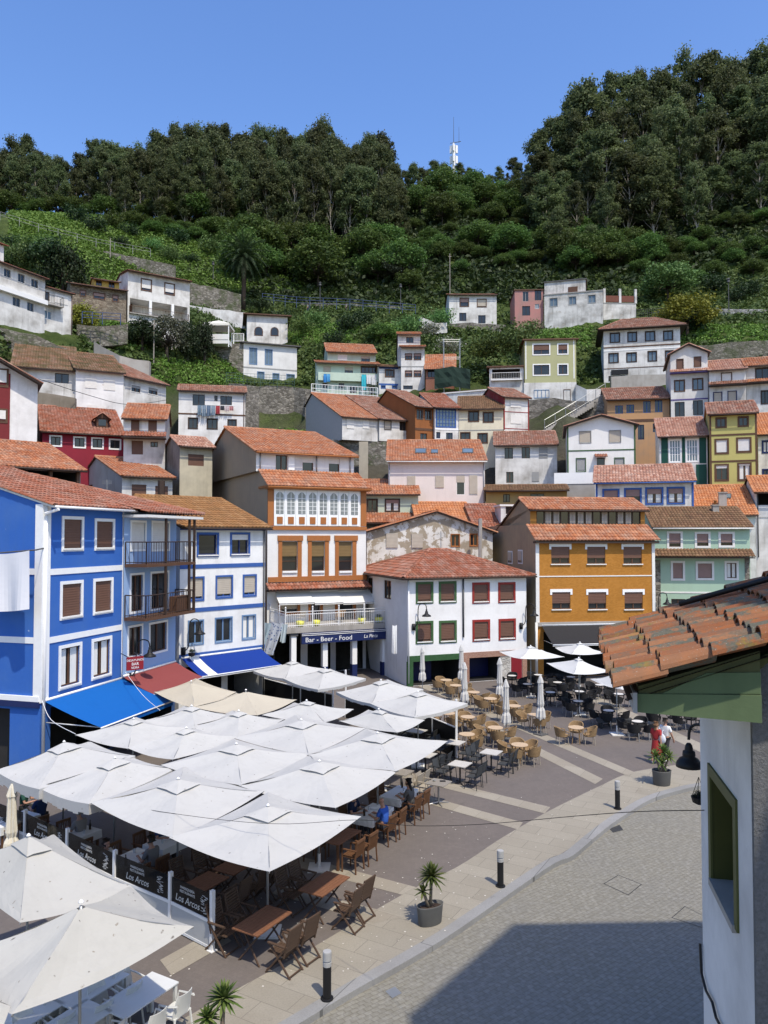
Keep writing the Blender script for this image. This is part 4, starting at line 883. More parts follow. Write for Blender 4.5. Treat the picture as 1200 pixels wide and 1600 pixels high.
h = simple('C', 'big white house with eight dark framed windows and a hipped roof', 101, (583, 224), (870, 218), 418, white1, [(S_DB, [(606, 240, 646, 277), (672, 237, 710, 274), (738, 234, 778, 271), (806, 232, 845, 268), (601, 316, 641, 353), (668, 314, 709, 350), (748, 308, 785, 347), (813, 306, 846, 345)])],
           ('hip', dict(apex=(650, 194, 775), tm='old', ov=.7)), 8, kk=-.24, bands=[(583, 297, .16, 'brownw'), (583, 309, .16, 'white'), (583, 376, .1, 'brownw')])
u, z = h.loc(612, 380); u2, z2 = h.loc(676, 396); q = MB(); q.box(u, u2, -.12, -.04, z2, z); q.build('sign_board', M_['black'], h.root); h.holes['F']
q = MB(); q.box(0.6, h.W * .28, -.05, -.01, .1, z2 - .1); q.build('shop_front', M_['darkroom'], h.root)
simple('C', 'tan orange house with dark blue windows under a patched tile roof', 85, (597, 490), (830, 474), 650, plaster((.47, .27, .135), amt=.3), [(ST('blue', None, 0, None, 0), [(627, 513, 656, 543), (669, 510, 698, 540), (732, 497, 760, 540), (776, 493, 804, 537)]), (ST('navy', None, 0, None, 0), [(712, 585, 736, 640), (768, 580, 800, 612)])], ('front', dict(ridge_y=450, tm='old', ov=.5)), 8, bands=[(597, 572, .3, 'brownw')], kk=-.18)
h = simple('C', 'white house with pink blinds highest in the middle of the slope', 124, (4, 98), (182, 104), 203, white1, [(ST('brownw', 'brownw', .12, 'pinksh', .5, leaves=1), [(43, 108, 79, 143)]), (ST('brownw', 'brownw', .12, 'beigesh', .9, leaves=1), [(108, 112, 145, 145)]), (DK, [(42, 165, 69, 196), (113, 174, 141, 205)])], ('front', dict(dr=3.4, t=.32, tm='old', ov=.4)), 7, kk=.0)
pk = plaster((.42, .20, .18), amt=.5, peel=.7, pth=.62, pcol=(.30, .24, .2))
h = simple('C', 'derelict pink house with a weedy flat roof', 122, (250, 82), (358, 80), 225, pk, [(ST('grey', None, 0, None, 0), [(280, 85, 302, 122)]), (DK, [(325, 80, 350, 118), (278, 140, 308, 175)]), (GLS, [(326, 132, 342, 150)])], ('flat', dict(tm='moss', wood='brownw', ov=.15)), 7)
wd = plaster((.62, .61, .58), amt=.75, stain=(.16, .15, .13), peel=.8, pth=.6)
h = simple('C', 'worn white house with stained walls and a flat roof beside the pink ruin', 121, (361, 100), (580, 82), 218, wd, [(ST('grey', 'grey', .07, None, 0, glass='skyglass'), [(380, 110, 412, 141), (452, 104, 482, 134), (524, 98, 555, 128)])], ('flat', dict(tm='grey' if 0 else 'old', wood='grey', ov=.1)), 7)
u, z = h.loc(361, 50); u2, z2 = h.loc(516, 92); q = MB(); q.box(u, u2, .4, 5, h.ze + .1, z); q.build('attic', wd, h.root); q = MB(); q.box(u - .1, u2 + .2, .2, 5.3, z, z + .15); q.build('attic_roof', M_['dgrey'], h.root)
q = MB(); u3, z3 = h.loc(450, 66); u4, z4 = h.loc(486, 84); q.box(u3, u4, .34, .4, z4, z3); q.build('window', M_['brownw'], h.root)
h = House('C', 'house', 'low grey terrace with rusty railings right of the worn white house', 'house', 121, (582, 130), (705, 132), 185, wd, 5); h.roof('flat', tm='old', wood='grey', ov=.05)
for i in range(3): u = h.W * (i + .02) / 2.1; q = MB(); q.box(u, u + .35, -.02, .3, h.ze + .1, h.ze + 2.4); q.build('pillar', wd, h.root)
q = MB(); q.box(.3, h.W - .3, .05, .12, h.ze + .3, h.ze + 1.3); q.build('railing', flat((.16, .06, .04), .8, .3), h.root)
# crop I, far right
S_SB = ST('brownw', None, 0, 'brownsh', 1, leaves=1, rec=.1)
vw = plaster((.66, .64, .60), amt=.3)
h = simple('I', 'tall white gabled house with violet trim and laundry at its foot', 83, (122, 152), (380, 138), 600, vw, [(ST('brownw', 'brownw', .06, 'brownsh', 1, leaves=1), [(163, 182, 215, 250), (284, 166, 338, 236)]), (ST('brownw', 'brownw', .08, None, 0, glass='skyglass'), [(147, 328, 225, 408), (273, 316, 352, 398)]), (DK, [(152, 482, 222, 580), (278, 470, 348, 570)])],
           ('gable', dict(apex=(247, 84), tm='pale', ov=.4)), 8, kk=-.30, bands=[(122, 468, .14, 'violet')], pents=[dict(y=284, out=.7, rise=.4, tm='pale', x=122, wood='violet')])
h = simple('I', 'white house with a tiled skirt between its two rows of dark windows', 81, (392, 262), (645, 252), 500, white1, [(ST('navy', 'navy', .08, 'beigesh', .95, leaves=1), [(418, 412, 484, 492), (518, 404, 586, 488)]), (ST('brownw', 'brownw', .08, 'whitesh', .95, leaves=1), [(474, 278, 552, 340)])], ('front', dict(ridge_y=200, tm='pale', ov=.4)), 6, pents=[dict(y=372, out=.8, rise=.45, tm='old', x=392)], kk=-.33)
h = simple('I', 'white and tan house with a wide dark window at the right edge', 80.5, (647, 232), (840, 226), 560, white1, [(DBS, [(710, 245, 812, 325), (748, 400, 812, 495)])], ('front', dict(ridge_y=184, tm='terra', ov=.4)), 6, pents=[dict(y=355, out=.8, rise=.45, tm='terra', x=647)], kk=-.36)
h.bar(650, 372, 840, 560, plaster((.40, .32, .22)), out=.03, inn=0, name='tan_render') if 0 else None
gd = flat((.006, .060, .042), .6, .2)
h = simple('I', 'white house with dark green boarded walls and tall white french windows', 71, (45, 720), (378, 708), 1060, white1, [(ST('white', 'white', .10, None, 0, leaves=4, bars=2, rec=.1, glass='skyglass'), [(108, 740, 200, 902), (226, 736, 320, 898)])], ('front', dict(ridge_y=600, tm='pale', ov=.45)), 7, kk=-.30)
for (a, b) in ((58, 106), (202, 225), (322, 372)): h.bar(a, 728, b, 905, gd, out=.03, name='green_boarding', inn=0)
h.bar(300, 915, 376, 1060, gd, out=.03, name='green_boarding', inn=0)
oly = plaster((.46, .42, .15), amt=.2, stain=(.32, .28, .10))
h = simple('I', 'yellow green three storey house with brown framed windows and a red brown roof', 69, (392, 566), (722, 562), 1060, oly, [(ST('brownw', 'brownw', .11, None, 0, cur=0), [(434, 588, 514, 660), (588, 580, 668, 652)]), (ST('brownw', 'brownw', .15, 'whitesh', .96, leaves=1), [(428, 736, 530, 842), (578, 727, 687, 832)]), (ST('brownw', 'brownw', .13, 'whitesh', .2, cur=0), [(428, 912, 530, 1030)]), (ST('brownw', 'brownw', .13, 'whitesh', .1, cur=1), [(586, 902, 688, 1028)])],
           ('front', dict(ridge_y=490, tm='old', ov=.4, wood='orangew')), 7, kk=-.36, bands=[(392, 714, .16, 'brownw'), (392, 896, .16, 'brownw'), (392, 572, .25, 'brownw')])
for u in (0, h.W - .15): q = MB(); q.box(u, u + .15, -.025, .02, 0, h.ze); q.build('corner_pilaster', M_['brownw'], h.root)
simple('I', 'white house with navy windows and bright orange roof at the right edge', 70.5, (730, 706), (960, 700), 1010, white1, [(ST('navy', 'navy', .12, None, 0, cur=1), [(755, 747, 825, 837)]), (ST('navy', 'navy', .12, None, 0), [(758, 945, 825, 1000)])], ('front', dict(ridge_y=570, tm='fresh', ov=.4, wood='blue')), 7, kk=-.36, bands=[(730, 712, .2, 'blue')])
h = House('I', 'house', 'white house with an open timber porch under an orange roof at the right edge', 'house', 63.5, (712, 1100), (960, 1100), 1560, white1, 6, kk=-.3); h.opening(722, 1108, 900, 1195, 2.0)
q = MB(); a, z = h.loc(712, 1198); q.box(0, h.W, -.05, .0, z - 1.0, z); q.build('boarding', slats((.55, .54, .52), 20), h.root); h.pipe(.15, 'dgrey'); h.roof('front', ridge_y=1002, tm='fresh', ov=.5)
h = simple('I', 'low house with pale orange roof, skylight and chimney below the yellow green house', 63, (305, 1262), (714, 1275), 1520, white1, [], ('front', dict(ridge_y=1068, tm='fresh', ov=.4)), 9, kk=-.3, sky=[(486, 1115, 545, 1145)])
h.chimney(h.W * .42, 1.2, 1.5, .6)
h = simple('H', 'long white house with blue framed windows and blue corner strips', 63, (430, 324), (868, 314), 450, white1, [(ST('brownw', 'blue', .14, 'pinksh', .5, cur=0), [(460, 354, 538, 425), (557, 350, 637, 425)]), (ST('brownw', 'blue', .14, 'pinksh', .35, cur=1), [(651, 347, 734, 425), (747, 345, 830, 423)])], ('front', dict(ridge_y=254, tm='pale', ov=.4, wood='blue', gut='blue')), 7, kk=-.30, bands=[(430, 328, .2, 'blue')])
for u in (.0, h.W - .16): q = MB(); q.box(u, u + .16, -.03, .02, 0, h.ze); q.build('corner_pilaster', M_['blue'], h.root)
h = simple('H', 'white house with green trim under a low gable beside a white terrace wall', 73, (302, 78), (608, 72), 282, plaster((.75, .74, .71), amt=.15), [(ST('offw', 'grey', .05, 'beigesh', .95, leaves=1), [(356, 96, 412, 150), (489, 92, 545, 148)]), (ST('offw', 'green', .07, 'greysh', .9, leaves=1), [(342, 216, 388, 278), (513, 214, 560, 258)]), (ST('brownw', None, 0, None, 0, leaves=1, door=1), [(436, 215, 472, 280)])],
           ('gable', dict(apex=(455, 29), tm='old', ov=.5)), 8, kk=-.22, bands=[(302, 185, .12, 'green')])
for u in (.0, h.W - .14): q = MB(); q.box(u, u + .14, -.03, .02, 0, h.ze); q.build('corner_pilaster', M_['green'], h.root)
u, z = h.loc(425, 216); u2, _ = h.loc(482, 216); q = MB(); tiles(q, (u, -.8, z), (u2, -.8, z), (u2, 0, z + .35), (u, 0, z + .35)); q.build('door_canopy', TILES['red'], h.root)
q = MB(); a, zt = h.loc(245, 283, dy=-2); b, zb = h.loc(428, 330, dy=-2); q.box(a, b, -2.0, -1.8, zb, zt); q.box(a + .3, b, -1.95, -1.7, zb - 4, zb - .0, 1); q.build('terrace_wall', [M_['white'], M_['concrete']], h.root)
# crop G
S_P = ST('offw', None, 0, 'beigesh', 1, leaves=1, rec=.07)
h = House('G', 'house', 'large pinkish white house with three skylights in its hipped roof', 'house', 69, (165, 208), (697, 196), 460, plaster((.68, .61, .57), amt=.12), 10, kk=-.02)
h.win(S_P, [(268, 295, 315, 345), (423, 293, 472, 360)]); h.win(ST('offw', None, 0, 'beigesh', .36, leaves=1, rec=.1), [(540, 292, 587, 400)]); h.win(ST('offw', None, 0, 'beigesh', .95, leaves=1, rec=.07), [(610, 291, 657, 400)])
h.pipe(.1, 'zinc'); h.pipe(h.W - .1, 'zinc'); h.roof('front', ridge_y=104, tm='terra', ov=.5, wood='offw', gut='offw'); h.skylight([(312, 142, 375, 167), (400, 147, 440, 167), (572, 142, 634, 166)])
simple('G', 'white house with three windows above two and a red brown roof', 77, (755, 126), (1095, 121), 336, white1, [(DK, [(806, 140, 852, 200)]), (BRW, [(900, 137, 946, 198), (815, 273, 855, 333)]), (SHG, [(995, 137, 1043, 198), (957, 273, 996, 328)])], ('front', dict(ridge_y=56, tm='old', ov=.4)), 8, kk=-.14)
simple('G', 'low ochre house under a dark mossy roof behind the orange brick house', 68, (703, 374), (1150, 369), 458, plaster((.44, .29, .10), amt=.3), [(ST('darkw', None, 0, None, 0), [(798, 396, 835, 440), (948, 393, 1025, 422)])], ('front', dict(dr=1.8, t=.25, tm='brown', ov=.6)), 6, kk=-.14)
simple('G', 'tiny white turret house with a single barred window left of the brick house', 62, (785, 462), (893, 466), 560, white1, [(DK, [(812, 462, 852, 505)])], ('flat', dict(tm='old', wood='offw', ov=.1)), 2.5, kk=.05)
simple('G', 'small mint green house with brown windows framed in dark green', 67, (20, 392), (330, 394), 500, plaster((.48, .56, .44), amt=.2), [(ST('brownw', 'darkw', .1, None, 0, cur=0), [(45, 420, 108, 497)]), (ST('brownw', 'darkw', .1, 'pinksh', .3, cur=1), [(145, 420, 230, 495)])], ('front', dict(ridge_y=322, tm='terra', ov=.4)), 7, kk=.05, pents=[dict(y=556, out=2.4, rise=.9, tm='terra', x=20)])
simple('G', 'low house under a bright orange roof behind the peeling gable', 62.5, (335, 580), (640, 578), 660, white2, [], ('front', dict(ridge_y=447, tm='fresh', ov=.3)), 9, kk=.05)
simple('G', 'grey white house with a dark red roof wedged beside the brick house', 62, (645, 574), (806, 572), 800, plaster((.52, .51, .49), amt=.5), [(BRW, [(722, 620, 738, 668), (772, 597, 804, 666), (774, 750, 804, 795)])], ('front', dict(ridge_y=458, tm='red', ov=.4)), 9, kk=.05)
h = House('G', 'house', 'peeling white rubble gabled house with four small windows', 'house', 57.5, (46, 606), (740, 606), 800, plaster((.66, .64, .59), amt=.45, stain=(.34, .30, .24), peel=.95, pth=.49, pcol=(.30, .25, .18), bump=.6), 9, kk=.1)
h.win(ST('grey', None, 0, 'beigesh', 1, leaves=1, hole=0), [(152, 612, 217, 690), (292, 614, 355, 690)]); h.win(ST('orangew', 'orangew', .05, None, 0, leaves=2), [(508, 614, 560, 687), (612, 612, 660, 684)])
h.roof('gable', apex=(430, 496), tm='terra', ov=.35)
# ================================================================= light and sky
SUN_EL, SUN_DIR = 60.0, Vector((.5, -.866, 0)).normalized()
w = bpy.data.worlds.new('World'); SC.world = w; w.use_nodes = True
nt = w.node_tree; bg = nt.nodes['Background']; sky = nt.nodes.new('ShaderNodeTexSky'); sky.sky_type = 'NISHITA'; sky.sun_disc = False
sky.sun_elevation = R(SUN_EL); sky.sun_rotation = math.atan2(SUN_DIR.x, SUN_DIR.y); sky.air_density = 1.15; sky.dust_density = 1.3; sky.ozone_density = 2.5; sky.altitude = 20
hs_ = nt.nodes.new('ShaderNodeHueSaturation'); hs_.inputs['Saturation'].default_value = 1.22; hs_.inputs['Hue'].default_value = .511; nt.links.new(sky.outputs[0], hs_.inputs['Color']); nt.links.new(hs_.outputs[0], bg.inputs[0]); bg.inputs[1].default_value = .21
sl = bpy.data.lights.new('sun', 'SUN'); so_ = bpy.data.objects.new('sun', sl); COL.objects.link(so_)
sl.energy = 3.9; sl.angle = R(.8); sl.color = (1.0, .915, .775)
sd = Vector((SUN_DIR.x * math.cos(R(SUN_EL)), SUN_DIR.y * math.cos(R(SUN_EL)), math.sin(R(SUN_EL))))
so_.rotation_euler = sd.to_track_quat('Z', 'Y').to_euler(); so_.location = sd * 60
SC.view_settings.view_transform = 'Standard'; SC.view_settings.look = 'None'; SC.view_settings.gamma = 1; SC.view_settings.exposure = .2
SC.cycles.use_denoising = True; SC.cycles.max_bounces = 6; SC.cycles.transparent_max_bounces = 4; SC.cycles.diffuse_bounces = 3
# ================================================================= terrain
CT = []
for f, b, z0, dep, fl, fr in HOUSE_PTS:
    dp = .5 if z0 > 27 else 3.2
    for p in (fl, fr, f): CT.append((p.x, p.y, z0 - dp))
    CT.append((b.x, b.y, z0 + .25 * dep - (dp - .5) * .6))
for x in range(-60, 61, 12): CT += [(x, 40, -1.2), (x, 30, -1.2)]
for h_ in (BLUEHOUSE, LB, WB, BAR, GR, OB):
    for u in (0, h_.W):
        p = h_.glob(u, 0, 0); CT.append((p.x, p.y, -1)); p = h_.glob(u, h_.D * .8, 0); CT.append((p.x, p.y, .3 if h_ not in (BLUEHOUSE, LB) else 1.5))
MAN = [(0, 345, 128), (40, 338, 140), (100, 340, 152), (200, 345, 165), (300, 352, 172), (250, 420, 140), (340, 440, 140), (300, 385, 155), (370, 400, 156), (120, 385, 130), (60, 395, 120),
       (380, 482, 134), (480, 488, 134), (640, 492, 134), (450, 470, 138), (600, 480, 138), (500, 430, 155), (620, 460, 143), (600, 345, 188), (480, 350, 185), (720, 435, 146), (900, 425, 146), (980, 478, 126),
       (1110, 503, 116), (1160, 503, 113.5), (1200, 503, 111.5), (1120, 520, 108), (1200, 530, 101), (1200, 455, 128), (1100, 440, 136), (1000, 440, 140), (240, 600, 92), (340, 590, 100), (300, 582, 103.5), (180, 500, 98), (250, 490, 108), (330, 505, 112),
       (540, 520, 115), (480, 520, 118), (600, 530, 112), (740, 530, 108), (780, 560, 100), (860, 520, 112), (920, 500, 118), (700, 540, 115), (720, 532, 119.5), (780, 533, 119.5), (660, 560, 102), (890, 640, 86), (870, 610, 92), (930, 600, 94),
       (390, 668, 101.8), (420, 668, 101.8), (450, 668, 101.8), (480, 672, 101), (400, 680, 96), (450, 684, 96), (495, 684, 96), (360, 660, 98), (440, 600, 105.5), (400, 598, 105.5), (480, 606, 105), (380, 590, 107), (260, 580, 103.5), (360, 580, 106), (300, 535, 108), (0, 515, 76), (60, 528, 78), (150, 545, 82), (0, 400, 108),
       (0, 338, 185), (150, 348, 190), (300, 345, 200), (600, 322, 220), (700, 300, 235), (850, 330, 200), (1000, 285, 195), (1200, 235, 195), (1200, 330, 155), (1050, 385, 152), (900, 385, 165), (780, 330, 205),
       (-200, 350, 150), (-200, 500, 75), (1400, 300, 170), (1400, 480, 105), (0, 355, 260), (150, 360, 260), (300, 352, 280), (600, 330, 320), (700, 305, 320), (900, 280, 300), (1200, 225, 300), (1400, 240, 280)]
for px, py, Y in MAN: CT.append(tuple(at(px, py, Y)))
CT = np.array(CT, float); keep = []
for i in range(len(CT)):
    if all((CT[i, 0] - CT[j, 0]) ** 2 + (CT[i, 1] - CT[j, 1]) ** 2 > 1.2 for j in keep): keep.append(i)
CT = CT[keep]; NCT = len(CT)
D_ = np.sqrt(((CT[:, None, :2] - CT[None, :, :2]) ** 2).sum(2)); A_ = np.zeros((NCT + 3, NCT + 3)); A_[:NCT, :NCT] = D_ - np.eye(NCT) * .8
A_[:NCT, NCT] = 1; A_[:NCT, NCT + 1:] = CT[:, :2]; A_[NCT:, :NCT] = A_[:NCT, NCT:].T
WT = np.linalg.solve(A_, np.concatenate([CT[:, 2], [0, 0, 0]]))
def terr(X, Y):
    P = np.stack([np.ravel(X), np.ravel(Y)], 1).astype(float); out = np.empty(len(P))
    for i in range(0, len(P), 4000):
        q = P[i:i + 4000]; d = np.sqrt(((q[:, None] - CT[None, :, :2]) ** 2).sum(2)); out[i:i + 4000] = d @ WT[:NCT] + WT[NCT] + q @ WT[NCT + 1:]
    lim = np.where(P[:, 0] > 8, 61, 55); out = np.where((P[:, 1] < lim) & (P[:, 0] > -14), np.minimum(out, -1.0), out); out = np.where(P[:, 1] < 42, np.minimum(out, -1.0), out)
    return out.reshape(np.shape(X))
def tz(x, y): return float(terr(np.array([x]), np.array([y]))[0])
nu, ny = 210, 190
uu = np.linspace(-.78, .78, nu); yy = 40 * (8.2 ** np.linspace(0, 1, ny))
UU, YY = np.meshgrid(uu, yy); XX = UU * YY; ZZ = terr(XX, YY)
rg = np.random.default_rng(3); ZZ = ZZ + np.where(YY > 60, rg.normal(0, .12, ZZ.shape) * np.minimum(1, YY / 120), 0)
V = np.stack([XX, YY, ZZ], 2).reshape(-1, 3).tolist()
tm_ = NT('hillside'); v = tm_.coord()
c = tm_.ramp(tm_.noise(v, .25, 8, .7), [(.3, (.030, .050, .012)), (.5, (.055, .078, .022)), (.62, (.085, .115, .032)), (.75, (.075, .075, .035))])
c = tm_.mix(tm_.ramp(tm_.noise(v, .9, 6, .7), [(.55, 0), (.72, 1)]), c, (.028, .045, .012)); tm_.bump(tm_.noise(v, 1.6, 8, .75), .9, .6)
zz_ = tm_.n('ShaderNodeSeparateXYZ'); tm_.l(v, zz_.inputs[0]); fz = tm_.ramp(tm_.math('ADD', tm_.math('MULTIPLY', zz_.outputs[2], .02), tm_.math('MULTIPLY', tm_.noise(v, .3, 4), .25)), [(.50, 1), (.70, 0)])
c = tm_.mix(fz, c, tm_.mix(tm_.noise(v, 2.0, 6, .7), (.045, .042, .032), (.13, .12, .095)))
GRASSM = tm_.set(c, .95, 0, .1)
mb = MB(); mb.v = [tuple(p) for p in V]
for j in range(ny - 1):
    for i in range(nu - 1):
        a = j * nu + i; mb.f.append((a, a + 1, a + nu + 1, a + nu)); mb.m.append(0); mb.uv.append([(.5, .5)] * 4)
tag(mb.build('hillside', GRASSM, smooth=True), kind='structure')
# ================================================================= square, pavement, road
t = NT('cobbles'); v = t.coord(scale=(1, 1, 1)); rot = v.node; rot.inputs['Rotation'].default_value = (0, 0, R(-38))
b = t.n('ShaderNodeTexBrick'); t.l(v, b.inputs['Vector']); b.inputs['Scale'].default_value = 1.0; b.inputs['Brick Width'].default_value = .17; b.inputs['Row Height'].default_value = .115; b.inputs['Mortar Size'].default_value = .010; b.inputs['Mortar Smooth'].default_value = .5; b.inputs['Bias'].default_value = 0
dv = t.noise(t.coord(), 5, 3); 
b.inputs['Color1'].default_value = (.182, .170, .136, 1); b.inputs['Color2'].default_value = (.215, .202, .162, 1); b.inputs['Mortar'].default_value = (.155, .143, .112, 1)
c = t.mix(t.math('MULTIPLY', t.ramp(t.noise(t.coord(), .35, 6, .65), [(.38, 0), (.7, 1)]), .5), b.outputs['Color'], (.17, .165, .15)); c = t.mix(t.math('MULTIPLY', t.ramp(t.noise(t.coord(), 8, 5), [(.45, 0), (.75, 1)]), .35), c, (.38, .37, .34))
h2 = t.math('ADD', t.math('MULTIPLY', b.outputs['Fac'], -1.0), t.math('MULTIPLY', t.noise(t.coord(), 14, 4), .5)); t.bump(h2, .55, .015); COBBLE = t.set(c, .85, 0, .25)
def slabs(name, c1, c2, mor, w, hh, rotz, msz=.006, spk=.35, blot=.3, bc=(.10, .09, .085)):
    t = NT(name); v = t.coord(); v.node.inputs['Rotation'].default_value = (0, 0, R(rotz))
    b = t.n('ShaderNodeTexBrick'); t.l(v, b.inputs['Vector']); b.inputs['Scale'].default_value = 1.0; b.inputs['Brick Width'].default_value = w; b.inputs['Row Height'].default_value = hh; b.inputs['Mortar Size'].default_value = msz
    b.inputs['Color1'].default_value = (*c1, 1); b.inputs['Color2'].default_value = (*c2, 1); b.inputs['Mortar'].default_value = (*mor, 1)
    c = t.mix(t.math('MULTIPLY', t.ramp(t.noise(t.coord(), 28, 3), [(.4, 0), (.7, 1)]), spk), b.outputs['Color'], sc(c1, .6))
    c = t.mix(t.math('MULTIPLY', t.ramp(t.noise(t.coord(), .55, 7, .68), [(.42, 0), (.72, 1)]), blot), c, bc)
    c = t.mix(t.math('MULTIPLY', t.ramp(t.noise(t.coord(), 2.4, 6, .7), [(.60, 0), (.74, 1)]), blot), c, sc(bc, .6))
    t.bump(t.noise(t.coord(), 40, 3), .2, .006); return t.set(c, .85, 0, .2)
PLAZA = slabs('reddish_paving', (.142, .122, .110), (.156, .135, .121), (.128, .11, .10), .12, .12, 30, .003, .25, .42)
GRANITE = slabs('granite_slabs', (.275, .25, .20), (.32, .292, .235), (.18, .162, .13), 1.25, .62, 30, .008, .35, .35, (.19, .165, .13))
BANDM = slabs('pale_granite_band', (.275, .245, .195), (.32, .29, .235), (.2, .175, .14), .9, 2.4, 30, .006, .3, .3, (.2, .17, .13))
KERBM = slabs('kerb_granite', (.24, .24, .23), (.29, .285, .275), (.12, .12, .115), 1.1, 8, 30, .01, .3, .3)
def G(px, py, z=0.0): return gnd(px, py, z)
q = MB(); S_ = 400; q.face([(-S_, -60, -.13), (S_, -60, -.13), (S_, 60, -.13), (-S_, 60, -.13)]); tag(q.build('road', COBBLE), kind='structure')
kerb_px = [(-300, 2050), (120, 1812), (330, 1684), (470, 1598), (560, 1544), (635, 1502), (700, 1463), (760, 1422), (820, 1380), (868, 1348), (895, 1337), (925, 1312), (955, 1288), (985, 1268), (1015, 1250), (1050, 1238), (1100, 1227), (1170, 1222), (1300, 1222)]
KP = [G(*p) for p in kerb_px]
def smooth(P, n=4):
    out = []
    for i in range(len(P) - 1):
        a, b_, c_, d_ = P[max(i - 1, 0)], P[i], P[i + 1], P[min(i + 2, len(P) - 1)]
        for k in range(n):
            t = k / n; out.append(.5 * ((2 * b_) + (c_ - a) * t + (2 * a - 5 * b_ + 4 * c_ - d_) * t * t + (3 * b_ - a - 3 * c_ + d_) * t ** 3))
    return out + [P[-1]]
KS = smooth(KP, 3); KN = []
for i in range(len(KS)):
    d = (KS[min(i + 1, len(KS) - 1)] - KS[max(i - 1, 0)]).normalized(); KN.append(Vector((-d.y, d.x, 0)))   # points to the square
KI = [p + n * .30 for p, n in zip(KS, KN)]
q = MB()
q.face([(p.x, p.y, 0) for p in KI] + [(60, 58, 0), (-60, 58, 0), (-60, -10, 0)]); tag(q.build('square', PLAZA), kind='structure')
q = MB()
for i in range(len(KS) - 1):
    a, b_, c_, d_ = KS[i], KS[i + 1], KI[i + 1], KI[i]
    q.face([(a.x, a.y, .004), (b_.x, b_.y, .004), (c_.x, c_.y, .004), (d_.x, d_.y, .004)]); q.face([(a.x, a.y, -.16), (b_.x, b_.y, -.16), (b_.x, b_.y, .004), (a.x, a.y, .004)])
tag(q.build('kerb', KERBM), kind='structure')
bound = [(-200, 1890), (120, 1690), (320, 1573), (473, 1490), (563, 1436), (645, 1389), (720, 1352), (770, 1318), (815, 1291), (860, 1266), (900, 1246), (942, 1226), (985, 1207), (1052, 1196), (1120, 1188), (1300, 1180)]
BS = smooth([G(*p) for p in bound], 2)
def strip(name, A, B, m, z):
    q = MB(); n = 60
    def samp(P, f):
        L = [0]; 
        for i in range(1, len(P)): L.append(L[-1] + (P[i] - P[i - 1]).length)
        t = f * L[-1]
        for i in range(1, len(P)):
            if L[i] >= t - 1e-9: k = (t - L[i - 1]) / max(L[i] - L[i - 1], 1e-9); return P[i - 1].lerp(P[i], k)
        return P[-1]
    for i in range(n):
        a, b_, c_, d_ = samp(A, i / n), samp(A, (i + 1) / n), samp(B, (i + 1) / n), samp(B, i / n)
        q.face([(p.x, p.y, z) for p in (a, b_, c_, d_)])
    return tag(q.build(name, m), kind='structure')
strip('pavement', KI, BS, GRANITE, .004)
bands = [[(600, 1198), (860, 1261), (851, 1271), (594, 1206)], [(590, 1222), (817, 1285), (809, 1296), (583, 1231)], [(770, 1113), (993, 1207), (980, 1212), (762, 1119)], [(770, 1133), (942, 1217), (930, 1225), (762, 1140)],
         [(420, 1325), (650, 1386), (628, 1398), (405, 1340)], [(440, 1382), (632, 1432), (585, 1442), (425, 1396)], [(250, 1500), (340, 1450), (362, 1470), (268, 1524)], [(929, 1086), (1110, 1168), (1100, 1178), (922, 1094)], [(650, 1062), (770, 1113), (762, 1119), (640, 1066)]]
q = MB()
for bpx in bands: q.face([G(*p, .008) for p in bpx])
tag(q.build('paving_bands', BANDM), kind='structure')
# ================================================================= vegetation
def leaves_np(rng, cents, rads, counts, size, up=.4, clumpv=.35):
    Vs, Us = [], []
    for c, r, n in zip(cents, rads, counts):
        d = rng.normal(size=(n, 3)); rr = np.linalg.norm(d, axis=1); d /= rr[:, None]; rr = .5 * rr + .15
        P = np.array(c) + d * rr[:, None] * np.array(r)
        nn = d * .8 + rng.normal(size=(n, 3)) * .7; nn[:, 2] += up; nn /= np.linalg.norm(nn, axis=1)[:, None]
        a = np.cross(nn, rng.normal(size=(n, 3))); a /= np.linalg.norm(a, axis=1)[:, None]; b = np.cross(nn, a)
        s = size * rng.uniform(.6, 1.35, n)[:, None]; a *= s; b *= s * rng.uniform(.45, .8, (n, 1))
        Vs.append(np.stack([P - a, P - b * .9, P + a, P + b], 1)); base = rng.uniform(0, 1)
        Us.append(np.clip(base * clumpv + rng.uniform(0, 1, n) * (1 - clumpv), 0, 1))
    V = np.concatenate(Vs); return V.reshape(-1, 3), np.concatenate(Us)
def leafmesh(name, V, U, mat):
    n = len(U); me = bpy.data.meshes.new(name); me.vertices.add(4 * n); me.vertices.foreach_set('co', V.ravel())
    me.loops.add(4 * n); me.loops.foreach_set('vertex_index', np.arange(4 * n)); me.polygons.add(n)
    me.polygons.foreach_set('loop_start', np.arange(0, 4 * n, 4)); me.polygons.foreach_set('loop_total', np.full(n, 4))
    ul = me.uv_layers.new(name='UVMap'); uv = np.zeros((4 * n, 2)); uv[:, 0] = np.repeat(U, 4); ul.data.foreach_set('uv', uv.ravel())
    me.materials.append(mat); me.update(); me.validate(); return me
EUCM = leafmat((.056, .077, .031), (.10, .125, .050), (.175, .205, .082), .45); BROADM = leafmat((.040, .072, .016), (.075, .125, .028), (.14, .20, .048), .4)
BARK = flat((.36, .32, .26), .9, .35, scale=2); DBARK = flat((.06, .048, .036), .9, .3)
